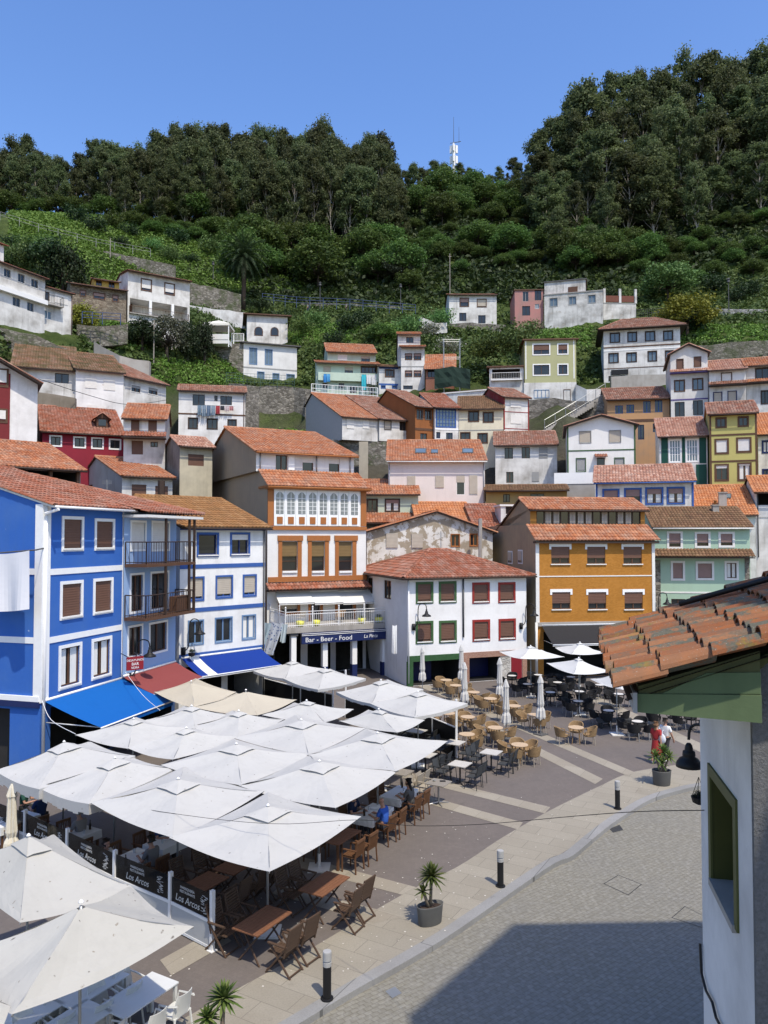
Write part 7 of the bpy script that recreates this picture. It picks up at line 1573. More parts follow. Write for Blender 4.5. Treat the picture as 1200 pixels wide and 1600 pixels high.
# ================================================================= glass screens
t = NT('tinted_glass'); t.set((.02, .022, .022), .08, 0, .5); tr = t.n('ShaderNodeBsdfTransparent'); tr.inputs[0].default_value = (.42, .43, .43, 1); ms = t.n('ShaderNodeMixShader'); ms.inputs[0].default_value = .45
t.l(tr.outputs[0], ms.inputs[1]); t.l(t.b.outputs[0], ms.inputs[2]); t.l(ms.outputs[0], t.o.inputs['Surface']); TINT = t.mat
LETT = flat((.55, .55, .53), .6, .05); HS = 1.34
sp = [gnd(-120, 1208, HS), gnd(-40, 1236, HS), gnd(40, 1265, HS), gnd(106, 1294, HS), gnd(180, 1328, HS), gnd(267, 1362, HS), gnd(332, 1391, HS)]
ORD = ['outermost', 'second', 'third', 'fourth', 'fifth', 'last']
def to_mesh(o):
    bpy.context.view_layer.update(); dg = bpy.context.evaluated_depsgraph_get(); me = bpy.data.meshes.new_from_object(o.evaluated_get(dg)); n = link(o.name, me, o.parent); n.location, n.rotation_euler, n.scale = o.location, o.rotation_euler, o.scale; cu = o.data; bpy.data.objects.remove(o); bpy.data.curves.remove(cu); n.name = 'lettering'; return n
for i in range(6):
    a, b = sp[i], sp[i + 1]; d = b - a; L = Vector((d.x, d.y, 0)).length; rz = math.atan2(d.y, d.x)
    w_ = ['at the frame edge', 'by the closed cream parasol', 'before the man in dark blue', 'before the man in the cap', 'before the boy in white', 'ending at the folding tables'][i]
    o = empty('glass_screen', (a.x, a.y, 0), rz, f'white framed dark glass screen {w_}', 'screen', 'lettered glass screens')
    q = MB(); q.box(.05, L - .05, -.02, .02, .06, .60); q.build('lower_panel', flat((.42, .43, .43), .5, .06), o)
    q = MB(); q.box(.04, L - .04, -.03, .03, .60, .67); q.box(.04, L - .04, -.03, .03, .03, .09); q.build('rail', M_['wmetal'], o)
    q = MB(); q.box(.05, L - .05, -.006, .006, .67, HS - .10); g = q.build('pane', TINT, o)
    for x in ((0, L) if i == 5 else (0,)): q = MB(); q.box(x - .045, x + .045, -.045, .045, 0, HS); q.box(x - .09, x + .09, -.09, .09, 0, .02); q.build('post', M_['wmetal'], o)
    if i > 0:
        for body, sz, z, sh, sx in (('Los Arcos', .23 if L > 1.3 else .2, .83, .25, .95), ('MARISQUERÍA', .085, 1.10, 0, 1), ('RESTAURANTE', .085, 1.01, 0, 1)):
            to_mesh(text(body, sz, o, (L * .42, -.012, z), (R(90), 0, 0), LETT, ext=.002, shear=sh, sx=sx))
        q = MB(); r_ = random.Random(i)
        for k in range(26): x = L * .82 + r_.uniform(-.09, .09); z = .74 + .4 * k / 26; q.box(x - r_.uniform(.02, .06), x + r_.uniform(.02, .06), -.012, -.008, z, z + .009)
        q.build('drawing', LETT, o)
for o in [x for x in bpy.data.objects if x.type == 'FONT']: to_mesh(o)
# black windbreaks of the bar
def windbreak(label, pts, h=1.25):
    P = [gnd(*p, h) for p in pts]; o = empty('windbreak', (P[0].x, P[0].y, 0), 0, label, 'windbreak', 'black windbreaks')
    for a, b in zip(P, P[1:]):
        A_, B_ = Vector((a.x - P[0].x, a.y - P[0].y, 0)), Vector((b.x - P[0].x, b.y - P[0].y, 0)); up = Vector((0, 0, h)); q = MB(); n = Vector((-(B_ - A_).y, (B_ - A_).x, 0)).normalized() * .02
        q.raw([tuple(p) for p in (A_ - n, B_ - n, B_ - n + up, A_ - n + up, A_ + n, B_ + n, B_ + n + up, A_ + n + up)], [(0, 1, 2, 3), (4, 7, 6, 5), (3, 2, 6, 7), (0, 3, 7, 4), (1, 5, 6, 2)]); q.build('panel', M_['black'], o)
        q = MB(); q.tube(A_ + up, B_ + up, .035, n=6); q.build('rail', M_['wmetal'], o)
    for k, p in enumerate(P): q = MB(); b = Vector((p.x - P[0].x, p.y - P[0].y, 0)); q.tube(b, b + Vector((0, 0, 2.45 if k in (0, len(P) - 1) else h)), .05, n=6); q.build('post', M_['wmetal'], o)
windbreak('black windbreak with white posts under the parasol by the wicker tables', [(540, 1083), (590, 1102), (676, 1122), (713, 1137)]); windbreak('black windbreak with white posts under the bar parasols', [(413, 1060), (470, 1075), (520, 1085)])
# ================================================================= bollards, planters, street things
def bollard(px, py, label):
    p = gnd(px, py); o = empty('bollard', p, 0, label, 'bollard', 'black and grey bollards along the kerb'); q = MB(); q.lathe([(.13, 0), (.13, .03), (.085, .035), (.085, .66), (.02, .66)], (0, 0, 0), 18); q.build('body', M_['black'], o); q = MB(); q.lathe([(.02, .66), (.088, .66), (.088, .74), (.07, .745), (.07, .77), (.09, .775), (.09, .93), (.085, .95), (.02, .955)], (0, 0, 0), 18); q.build('head', flat((.36, .36, .35), .5, .1), o); return o
bollard(511, 1561, 'nearest black bollard with a grey head, low on the pavement'); bollard(782, 1385, 'middle bollard with a grey head, right of the oval planter'); bollard(965, 1264, 'farthest bollard, near the planter by the walking couple')
YUCM = leafmat((.05, .09, .02), (.09, .14, .03), (.17, .21, .06), .2)
def yucca(o, heads, seed):
    r = random.Random(seed); tr = MB(); lf = MB()
    for (x, y, z, n, L) in heads:
        tr.path([(x * .15, y * .15, .35), (x * .6, y * .6, .35 + (z - .35) * .6), (x, y, z)], .045, 6, 0, .03)
        for i in range(n):
            a = i * 2.399; el = R(85) - R(115) * (i / n); l_ = L * r.uniform(.8, 1.1); d = Vector((math.cos(a) * math.cos(el), math.sin(a) * math.cos(el), math.sin(el))); s = Vector((-math.sin(a), math.cos(a), 0)) * .03; p = Vector((x, y, z)); u = r.random(); prev = (p - s * .6, p + s * .6)
            for j in range(1, 4): c = p + d * l_ * j / 3 + Vector((0, 0, -.10 * (j / 3) ** 2 * l_ * 2)); wd_ = s * (1.0, .85, .02)[j - 1]; nx = (c - wd_, c + wd_); lf.face([prev[0], prev[1], nx[1], nx[0]], 0, [(u, 0)] * 4); prev = nx
    t_ = tr.build('trunk', flat((.22, .18, .13), .9, .3), o, True); lf.build('leaves', YUCM, o)
def planter(px, py, label, sx, sy, rz, heads, seed, h=.46):
    p = gnd(px, py); o = empty('planter', p, rz, label, 'planter'); q = MB(); q.lathe([(.82, 0), (.86, .02), (.97, h - .03), (1.0, h), (.94, h), (.90, h - .08), (.02, h - .08)], (0, 0, 0), 28, sx=sx, sy=sy); q.build('pot', flat((.105, .105, .10), .6, .2, scale=3), o, True)
    q = MB(); q.lathe([(.9, 0), (.02, .03)], (0, 0, h - .08), 20, sx=sx, sy=sy); q.build('soil', flat((.05, .033, .024), 1, .4, scale=20), o); yucca(o, heads, seed); return o
planter(672, 1443, 'oval grey planter with a spiky yucca on the near pavement', .36, .20, R(28), [(0.05, 0, 1.12, 80, .42), (-.2, 0, .8, 22, .26)], 1); planter(1034, 1226, 'round grey planter with a branched yucca before the walking couple', .36, .30, 0, [(-.22, 0, 1.05, 46, .42), (.12, .1, 1.2, 56, .45), (.25, -.1, 1.05, 40, .4), (0, 0, .8, 24, .35)], 2, .55); planter(345, 1665, 'planter with two spiky yucca heads cut by the bottom edge', .36, .20, R(28), [(0.05, 0, 1.15, 70, .38), (-.25, 0, .9, 40, .28)], 3)
def cover_(pts, label, name, m, z=-.126):
    q = MB(); q.face([gnd(*p, -.13) + Vector((0, 0, .006)) for p in pts]); return tag(q.build(name, m), label, name.replace('_', ' '))
IRON = flat((.045, .045, .045), .6, .3)
def manhole(pts, label):
    P = [gnd(*p, -.13) + Vector((0, 0, .005)) for p in pts]; c = sum(P, Vector()) / 4; q = MB(); I = [c + (p - c) * .94 for p in P]
    for i in range(4): j = (i + 1) % 4; q.face([P[i], P[j], I[j], I[i]], 0)
    q.face([p + Vector((0, 0, -.001)) for p in I], 1); tag(q.build('manhole_cover', [IRON, COBBLE]), label, 'manhole cover')
manhole([(943, 1381), (966, 1367), (1003, 1382), (982, 1399)], 'square cobble filled manhole cover in the middle of the road'); manhole([(1049, 1434), (1070, 1416), (1105, 1434), (1098, 1450)], 'cobble filled manhole cover close to the white wall')
cover_([(952, 1295), (968, 1289), (974, 1297), (958, 1301)], 'dark iron gully grate at the kerb', 'drain_grate', IRON); cover_([(602, 1549), (617, 1542), (628, 1552), (613, 1560)], 'small pale metal box lid beside the nearest bollard', 'box_lid', M_['zinc'])
q = MB(); r_ = random.Random(9)
for i in range(480):
    f = r_.random(); a = gnd(r_.uniform(230, 1050), r_.triangular(1180, 1560, 1400), .012); s = r_.uniform(.010, .028)
    a_ = r_.uniform(230, 1050); b_ = r_.triangular(1180, 1560, 1400); a = gnd(a_, b_, .012)
    if a.y < 13.5 or b_ > interp(kerb_px, a_) - 12: continue
    an = r_.uniform(0, 6.28); dx, dy = math.cos(an) * s, math.sin(an) * s; q.face([a + Vector((dx, dy, 0)), a + Vector((-dy, dx, 0)), a + Vector((-dx, -dy, .002)), a + Vector((dy, -dx, 0))])
tag(q.build('petals', flat((.62, .59, .52), .9, .1)), 'white petals and droppings scattered over the paving', 'litter', kind='stuff')
# ---- wall lamps
def walllamp(p, label, dirv, s=1.0, h=1.25):
    o = empty('wall_lamp', p, 0, label, 'lamp', 'black gooseneck wall lamps'); d = Vector(dirv).normalized(); q = MB(); arm = [Vector((0, 0, -.25)), Vector((0, 0, 0)) + d * .25, Vector((0, 0, .35)) + d * .30, Vector((0, 0, h - .35)) + d * .32, Vector((0, 0, h - .08)) + d * .42, Vector((0, 0, h)) + d * .62, Vector((0, 0, h - .1)) + d * .85, Vector((0, 0, h - .35)) + d * .9]
    arm = [a * s for a in arm]; q.path(smooth(arm, 3), .028 * s, 6); q.box(-.1 * s, .1 * s, -.1 * s, .1 * s, -.4 * s, 0); q.build('arm', M_['black'], o, True); e = arm[-1]; q = MB(); q.lathe([(.04, .0), (.06, -.04), (.05, -.10), (.09, -.14), (.10, -.24), (.14, -.30), (.26, -.37), (.30, -.44), (.28, -.45), (.04, -.40)], (0, 0, 0), 18)
    me = q.mesh('shade', M_['black'], True); sh = link('shade', me, o, e); sh.scale = (s, s, s); return o
def onwall(h_, k, x, y): u, z = h_.loc(x, y, k=k); return h_.glob(u, -.05, z)
def wl(h_, k, x, y, label, dr, **kw): walllamp(onwall(h_, k, x, y), label, h_.ex * dr[0] + h_.ey * dr[1], **kw)
wl(LB, 'E', 545, 850, 'gooseneck lamp on the pale blue house above the red sign', (.5, -.8), h=1.5); wl(WB, 'E', 780, 740, 'gooseneck lamp with flower basket on the white house with blue bands', (.5, -.8), h=1.5)
wl(GR, 'G', 303, 1110, 'gooseneck lamp beside the lower green windows', (.6, -.7), h=1.3); wl(GR, 'G', 895, 1105, 'gooseneck lamp beside the lower red windows', (.6, -.7), h=1.3); wl(OB, 'H', 690, 900, 'gooseneck lamp at the right corner of the orange brick house', (.6, -.7), h=1.3)
def basket(p, label, s=1.0):
    o = empty('hanging_basket', p, 0, label, 'hanging basket', 'hanging iron baskets'); q = MB(); q.lathe([(.04, -.2), (.16, -.14), (.2, 0), (.18, 0), (.1, -.1)], (0, 0, 0), 12)
    for i in range(3): a = i * 2.1; q.tube((.19 * math.cos(a), .19 * math.sin(a), 0), (0, 0, .5), .008, n=4)
    q.build('bowl', M_['black'], o); f = link('foliage', SHR[1], o); f.scale = (.14 * s, .14 * s, .14 * s); return o
u, z = WB.loc(795, 760, k='E'); basket(WB.glob(u, -.5, z), 'black iron hanging basket below the lamp of the white blue banded house')
# red sign of the bar
u, z = LB.loc(575, 808, k='E', dy=-.9); p = LB.glob(u, -.9, z); o = empty('hanging_sign', p, LB.yaw - R(35), 'dark red hanging bar sign on the pale blue house', 'sign'); q = MB(); q.box(-.38, .38, -.03, .03, -.29, .29); q.build('board', flat((.22, .012, .02), .5, .08), o)
for body, z, s_ in (('DESAYUNOS', .14, .135), ('BAR', -.03, .18), ('SIDRA', -.19, .13)): to_mesh(text(body, s_, o, (0, -.035, z), (R(90), 0, 0), SIGNWHITE, ext=.002))
q = MB(); q.tube((-.3, 0, .29), (-.3, .9, .35), .02, n=5); q.tube((.3, 0, .29), (.3, .9, .35), .02, n=5); q.build('bracket', M_['black'], o)
# ---- laundry on the near houses, flower pots, cables
def sheet(label, O, ux, L, h_, m, name='bed_sheet', vary=.35, nx=14, ny=10, seed=0, skew=0, fold=.10):
    r = random.Random(seed); q = MB(); nrm = Vector((-ux.y, ux.x, 0)); g = []
    for i in range(nx + 1):
        f = i / nx; col = []
        for j in range(ny + 1): t = j / ny; col.append(Vector((0, 0, 0)) + ux * (L * f + skew * t) + nrm * (fold * math.sin(f * 11 + seed) * t) + Vector((0, 0, -h_ * t * (1 - vary * f * (1 if seed % 2 else 0)) - .06 * math.sin(f * math.pi))))
        g.append(col)
    for i in range(nx):
        for j in range(ny): q.face([g[i][j], g[i + 1][j], g[i + 1][j + 1], g[i][j + 1]])
    return tag(q.build(name, m, None, True, O), label, 'laundry')
a = at(*cv('E', -60, 342), 29.9); b = at(*cv('E', 125, 328), 29.0); sheet('large white sheet hung in front of the vivid blue house', a, (b - a).normalized(), (b - a).length, 2.2, cloth((.74, .74, .76), .08), seed=2)
q = MB(); p = at(*cv('E', 155, 325), 29.2); q.path([a - p, Vector((0, 0, 0)), Vector((-.1, .9, .05))], .03, 5); tag(q.build('clothes_line', M_['dgrey'], loc=p), 'grey clothes line arm over the white sheet on the blue house', 'clothes line')
t = NT('printed_cloth'); vo = t.n('ShaderNodeTexVoronoi'); vo.inputs['Scale'].default_value = 5.5; t.l(t.coord(), vo.inputs['Vector']); c = t.ramp(vo.outputs['Distance'], [(.25, (.10, .16, .34)), (.33, (.60, .64, .70))]); PRINT = t.set(c, .85)
a = at(*cv('F', 520, 985), 47.8); b = at(*cv('F', 560, 990), 46.2); sheet('blue and white patterned cloth hung at the bar terrace corner', a, Vector((.9, -.45, 0)), .9, 2.5, PRINT, seed=1, skew=-.9, vary=.05, fold=.16)
a = at(*cv('F', 478, 985), 48.6); sheet('pale blue cloth bunched beside the patterned cloth', a, Vector((.9, -.4, 0)), .8, 1.6, cloth((.42, .54, .60), .1), seed=4, skew=-.5, fold=.18); a = at(*cv('F', 572, 992), 46.6); sheet('small pale towel hung right of the patterned cloth', a, Vector((.9, -.4, 0)), .4, 1.1, cloth((.50, .58, .60), .1), seed=6, skew=-.15)
a = at(*cv('F', 1115, 1000), 46.9); sheet('white cloth hanging from the right end of the bar terrace', a, Vector((.8, .4, 0)), .35, 1.7, cloth((.70, .70, .68), .1), seed=8)
YEL = flat((.62, .60, .05), .4, .08)
for x, lb in ((660, 'leftmost yellow flower pot behind the bar terrace railing'), (740, 'second yellow flower pot behind the bar terrace railing'), (963, 'third yellow pot, right of the middle railing post'), (1048, 'rightmost yellow pot at the end of the terrace')):
    u, _ = BAR.loc(x, 1035, k='F', dy=-2.9); p = BAR.glob(u, -2.9, 3.57); o = empty('flower_pot', p, 0, lb, 'flower pot', 'yellow pots on the bar terrace'); q = MB(); q.lathe([(.14, 0), (.25, .1), (.27, .36), (.24, .36), (.2, .3), (.02, .3)], (0, 0, 0), 14); q.build('pot', YEL, o, True)
    if x in (963, 1048): f = link('foliage', SHR[0], o, (0, 0, .26)); f.scale = (.2, .2, .2)
for x, lb in ((660, 'light grey armchair on the bar terrace'), (860, 'brown wicker armchair on the bar terrace')):
    u, _ = BAR.loc(x, 985, k='F', dy=-1.6); p = BAR.glob(u, -1.6, 3.56); c = copy_tree(P_G if x < 700 else P_W); c.location = p; c.rotation_euler = (0, 0, 2.5); c.scale = (1, 1, 1); tag(c, lb, 'chair'); c['group'] = 'chairs on the bar terrace'
def cable(label, pts, r=.012, sag=0, m='black'):
    P = smooth([Vector(p) for p in pts], 5); q = MB(); o = P[0]; q.path([p - o for p in P], r, 4); return tag(q.build('cable', M_[m], loc=o), label, 'cable')
cable('thin dark cable crossing above the square and the nearest parasols', [at(62, 1235, 23), at(250, 1268, 19.2), at(420, 1287, 17.3), at(560, 1281, 16), at(640, 1290, 15), at(750, 1288, 13.5), at(900, 1275, 11), at(1000, 1268, 9.5), at(1100, 1266, 7.6)], .006)
cable('pale cable looping from the blue house to the parasols', [at(66, 1095, 29.5), at(80, 1125, 28.5), at(118, 1147, 27)], .012, m='wmetal'); cable('pale cable hanging from the gooseneck lamp over the blue awning', [at(196, 1050, 34), at(222, 1085, 32), at(250, 1110, 30)], .011, m='wmetal')
cable('sagging wires in front of the white houses on the left slope', [at(60, 592, 66), at(140, 618, 70), at(200, 632, 72), at(260, 625, 78)], .03)
for (h_, k, x, y, lb) in ((WB, 'D', 720, 440, 'brown cylindrical flue behind the pale blue roof'), ):
    p = at(*cv(k, x, y), 52); q = MB(); q.tube((0, 0, -1.6), (0, 0, 1.0), .24, n=10); tag(q.build('flue', M_['darkw'], loc=p), lb, 'chimney')
for (k, x, y0, y1, Y, lb) in (('G', 672, 530, 790, 57, 'pale pipe stack at the right end of the peeling gable'), ('G', 455, 600, 706, 56.8, 'thin aerial mast before the peeling gable'), ('D', 477, 370, 430, 55, 'small aerial before the grey side wall of the white house')):
    a, b = at(*cv(k, x, y1), Y), at(*cv(k, x, y0), Y); q = MB(); q.tube((0, 0, 0), b - a, .14 if '672' in str(x) else .03, n=6)
    if x != 672:
        for f in (.7, .8, .9): q.tube((b - a) * f - Vector((.35, 0, 0)), (b - a) * f + Vector((.35, 0, 0)), .02, n=4)
    tag(q.build('pipe' if x == 672 else 'aerial', M_['zinc'] if x != 672 else M_['concrete'], loc=a), lb, 'pipe' if x == 672 else 'aerial')
# ================================================================= the near house on the right
NA, NB = Vector((2.856, 6.0, 0)), Vector((3.265, 8.02, 0)); nd = (NB - NA).normalized(); nr = Vector((nd.y, -nd.x, 0)); LW = (NB - NA).length
o = empty('house', (NA.x, NA.y, 0), 0, 'near white house with green eave boards and mossy clay tiles at the right edge', 'house'); o0 = Vector((NA.x, NA.y, 0))
def NP(s, r_, z): p = nd * s + nr * r_; return (p.x, p.y, z)
def nwl(px, py):
    d = ray(px, py); n = nr; t = (NA.dot(n)) / (Vector((d.x, 1, 0)).dot(n)); p = Vector((d.x * t, t, CAMH + d.z * t)); return (Vector((p.x, p.y, 0)) - NA).dot(nd), p.z
WNEAR = plaster((.66, .65, .64), amt=.55, stain=(.30, .29, .28), peel=.55, pth=.66, pcol=(.40, .39, .38), pscale=2.5)
t = NT('rough_render'); v = t.coord(); c = t.mix(t.noise(v, 3, 6, .7), (.20, .20, .20), (.36, .355, .35)); c = t.mix(t.ramp(t.noise(v, 30, 5, .7), [(.35, 0), (.65, 1)]), t.mix(.5, c, (.12, .12, .12)), c); t.bump(t.noise(v, 38, 6, .75), 1.0, .05); ROUGH = t.set(c, .95, 0, .1)
s1, zt1 = nwl(1112, 1215); s2, zt2 = nwl(1148, 1260); s3, zb1 = nwl(1148, 1440); w0, w1 = min(s1, s2), max(s1, s2); zt_ = (zt1 + zt2) / 2; zb_ = zb1
mb = MB(); wallface(mb, lambda u, w_, z: NP(LW - u, w_, z), LW, -.2, 8.35, [(LW - w1, LW - w0, zb_, zt_, .30, 2)], 0)
mb.face([NP(LW, 0, -.2), NP(LW, 5, -.2), NP(LW, 5, 9.6), NP(LW, 0, 8.35)], 0)
mb.build('wall', [WNEAR, M_['darkroom'], flat((.06, .063, .014), .6, .15)], o)
mb = MB(); mb.face([NP(-.02, -.012, -.2), NP(-.02, 5, -.2), NP(-.02, 5, 10.3), NP(-.02, -.012, 8.45)]); mb.face([NP(-.02, -.012, -.2), NP(.04, -.012, -.2), NP(.04, -.012, 8.3), NP(-.02, -.012, 8.45)]); mb.build('gable_wall', ROUGH, o)
OLV = flat((.085, .092, .028), .6, .15); q = MB(); a = .10
for (x0, x1, z0, z1) in ((w0 - a, w0, zb_ - .02, zt_ + a), (w1, w1 + a, zb_ - .02, zt_ + a), (w0, w1, zt_, zt_ + a)):
    q.raw([NP(x, r_, z) for z in (z0, z1) for r_ in (-.02, .02) for x in (x0, x1)], [(0, 2, 3, 1), (4, 5, 7, 6), (0, 1, 5, 4), (2, 6, 7, 3), (0, 4, 6, 2), (1, 3, 7, 5)])
wn = q.build('window', OLV, o); q = MB(); q.face([NP(w0, .29, zb_), NP(w1, .29, zb_), NP(w1, .29, zt_), NP(w0, .29, zt_)]); q.build('pane', M_['glass'], wn); q = MB(); q.raw([NP(x, r_, z) for z in (zb_ - .06, zb_ + .004) for r_ in (-.04, .3) for x in (w0 - .02, w1 + .02)], [(0, 2, 3, 1), (4, 5, 7, 6), (0, 1, 5, 4), (2, 6, 7, 3), (0, 4, 6, 2), (1, 3, 7, 5)]); q.build('sill', M_['concrete'], wn)
# boxed eave in green boards
GE = plaster((.115, .16, .08), amt=.35, stain=(.03, .045, .02), peel=.35, pth=.70, pcol=(.10, .12, .07), bump=.15); e0 = Vector((1.80, 5.86, 8.13)); e1_ = Vector((2.50, 8.82, 8.13)); ed = (e1_ - e0); eL = ed.length; ed.normalize(); eu = Vector((ed.y, -ed.x, 0)); SL = .37
EW = (NA - Vector((e0.x, e0.y, 0))).dot(eu)
def EP(s, r_, z): p = e0 + ed * s + eu * r_; return (p.x - o0.x, p.y - o0.y, z)
def prism(q, sec, s0, s1, m=0):
    n = len(sec); V = [EP(s, r_, z) for s in (s0, s1) for r_, z in sec]; q.raw(V, [tuple(range(n)), tuple(2 * n - 1 - i for i in range(n))] + [(i, (i + 1) % n, n + (i + 1) % n, n + i) for i in range(n)], m)
q = MB(); prism(q, [(.12, 7.965), (EW + .0, 7.93), (EW + .0, 8.135), (.12, 8.105)], .10, eL - .5); q.build('eave_board', GE, o); q = MB(); prism(q, [(.30, 8.112), (EW + .0, 8.142), (EW + .0, 8.30), (.62, 8.28)], .115, eL - .5); q.build('eave_board', GE, o)
q = MB(); prism(q, [(.62, 8.285), (EW, 8.305), (EW + .2, 8.5), (1.0, 8.40)], .17, .5); q.build('rafter_end', flat((.075, .075, .025), .9, .4, scale=9), o)
q = MB(); prism(q, [(.13, 8.10), (EW, 8.145), (EW, 8.09 + SL * EW), (.13, 8.11 + SL * .13)], .13, eL - .6); q.build('eave_board', plaster((.10, .105, .045), amt=.5, stain=(.04, .04, .02)), o)
q = MB(); prism(q, [(.085, 7.97), (.115, 7.965), (.115, 8.12), (.085, 8.12)], .06, eL - .3); q.build('fascia', M_['grey'], o)
# individual clay tiles
t = NT('old_clay'); uv = t.n('ShaderNodeUVMap'); fl = t.n('ShaderNodeVectorMath'); fl.operation = 'FLOOR'; t.l(uv.outputs['UV'], fl.inputs[0]); wn_ = t.n('ShaderNodeTexWhiteNoise'); t.l(fl.outputs[0], wn_.inputs['Vector'])
v = t.coord(); c = t.ramp(wn_.outputs['Value'], [(0, (.20, .075, .034)), (.35, (.32, .118, .046)), (.7, (.26, .098, .045)), (1, (.38, .18, .085))]); c = t.mix(t.noise(v, 6, 5, .6), t.mix(.35, c, (.12, .045, .03)), c)
sepw = t.n('ShaderNodeSeparateColor'); t.l(wn_.outputs['Color'], sepw.inputs[0]); lsel = t.ramp(sepw.outputs[1], [(.3, .2), (.65, 1)])
c = t.mix(t.math('MULTIPLY', t.ramp(t.noise(v, 5, 8, .72), [(.44, 0), (.54, 1)]), lsel), c, t.mix(t.noise(v, 45, 5, .8), (.045, .045, .032), (.19, .18, .14)))
c = t.mix(t.math('MULTIPLY', t.ramp(t.noise(v, 3.2, 8, .75), [(.58, 0), (.66, 1)]), .75), c, (.21, .17, .04)); c = t.mix(t.ramp(t.noise(v, 50, 3, .6), [(.66, 0), (.70, 1)]), c, (.34, .31, .26))
c = t.mix(t.ramp(t.noise(v, 24, 6, .8), [(.60, 0), (.70, .6)]), c, (.05, .045, .035)); t.bump(t.noise(v, 60, 6, .75), .6, .006); OLDT = t.set(c, .92, 0, .15)
q = MB(); r_ = random.Random(5); tw_, tl_ = .215, .345; nc = int(eL / tw_) + 1; nrw = 11
def tile(s, u, rad, up, conv, k):
    n = 9; V = []; L = tl_ * 1.14; js, ja, jz = r_.uniform(-.016, .016), r_.uniform(-.045, .045), r_.uniform(0, .014); col = r_.randint(0, 5000); th = .016
    for f in (0, 1):
        rr0 = rad * (1.05 - .20 * f) if conv else rad * (.92 + .12 * f)
        for shell in (0, 1):
            rr = rr0 - th * shell * (1 if conv else -1)
            for j in range(n):
                a = math.pi * j / (n - 1); x = s + js + ja * f * L + rr * math.cos(a); w_ = u + L * f + r_.uniform(-.002, .002); z = 8.155 + SL * w_ + (up + .030 * (1 - f) + jz) + (rr * math.sin(a) * .82 if conv else -rr * math.sin(a) * .62 + rad * .62); V.append(EP(x, w_, z))
    Fs = []
    for j in range(n - 1): Fs += [(j, j + 1, 2 * n + j + 1, 2 * n + j), (n + j + 1, n + j, 3 * n + j, 3 * n + j + 1), (j + 1, j, n + j, n + j + 1), (2 * n + j, 2 * n + j + 1, 3 * n + j + 1, 3 * n + j)]
    Fs += [(0, 2 * n, 3 * n, n), (n - 1, 2 * n - 1, 4 * n - 1, 3 * n - 1)]
    q.raw(V, Fs, 0, [(col + .5, k + .5)] * len(Fs))
for i in range(nc):
    for j in range(nrw):
        u = -.06 + j * tl_; s = i * tw_ + .02
        if i < nc - 1: tile(s + tw_ / 2, u, tw_ * .46, -.035, False, j)
        tile(s, u + r_.uniform(-.035, .035), tw_ * .46, .022, True, j)
q.build('roof', OLDT, o); q = MB(); V_ = [EP(.10, .05, 8.10), EP(eL, .05, 8.10), EP(eL, 3.9, 8.10 + SL * 3.85), EP(.10, 3.9, 8.10 + SL * 3.85)]; q.face(V_); q.face([(p[0], p[1], p[2] - .05) for p in V_]); q.build('roof_deck', M_['darkw'], o)
q = MB(); q.path([EP(eL - .55, .75, 8.155 + SL * .75 + .17), EP(eL - .85, 1.6, 8.155 + SL * 1.6 + .16), EP(eL - 1.15, 2.5, 8.155 + SL * 2.5 + .15), EP(eL - 1.5, 3.6, 8.155 + SL * 3.6 + .15)], .028, 8); q.build('conduit', M_['black'], o, True)
q = MB(); cpt = [nwl(*p) for p in ((1099, 1475), (1101, 1520), (1108, 1548), (1118, 1566), (1124, 1590), (1150, 1640))]; q.path([NP(a_, -.03, b_) for a_, b_ in cpt], .014, 5); q.build('wall_cable', M_['black'], o)
lp = at(1073, 1150, 8.6); wp = Vector((3.6, 8.55, lp.z - .3)); o2 = empty('wall_lamp', (0, 0, 0), 0, 'large black bell lamp beside the corner of the near white house', 'lamp', 'black gooseneck wall lamps')
tp_ = at(1085, 1133, 8.6); q = MB(); q.path(smooth([Vector((3.62, 7.96, tp_.z - .02)), Vector((3.57, 8.2, tp_.z - .01)), Vector((3.47, 8.52, tp_.z + .02)), Vector((3.42, 8.6, tp_.z - .01)), Vector((3.385, 8.6, tp_.z - .06)), Vector((3.375, 8.6, tp_.z - .16))], 4), .016, 8); q.build('arm', M_['black'], o2, True)
q = MB(); q.lathe([(.02, .19), (.035, .17), (.045, .13), (.04, .115), (.065, .10), (.07, .055), (.06, .045), (.10, .02), (.135, -.03), (.14, -.07), (.12, -.075), (.02, -.04)], (3.375, 8.6, at(1073, 1188, 8.6).z), 22); q.build('shade', M_['black'], o2, True)
basket(at(1092, 1245, 8.4), 'hanging iron flower basket at the corner of the near white house', .8).scale = (.42, .42, .42)
# taller unseen block added at the right to throw shade across the road
q = MB(); fp_ = [(4.7, 8.2, 14.5), (7.6, 11.4, 15.3), (11, 13.2, 12), (18, 13.2, 11), (18, -8, 11), (4.7, -8, 11)]
for (a, b, e), (c, d, f) in zip(fp_, fp_[1:] + fp_[:1]): q.face([(a, b, -.2), (c, d, -.2), (c, d, f), (a, b, e)]); q.face([(a, b, e), (c, d, f), (11, 2, 15.2)])
tag(q.build('shadow_caster', white1), 'plain white block added out of view to shade the road', 'shadow caster')
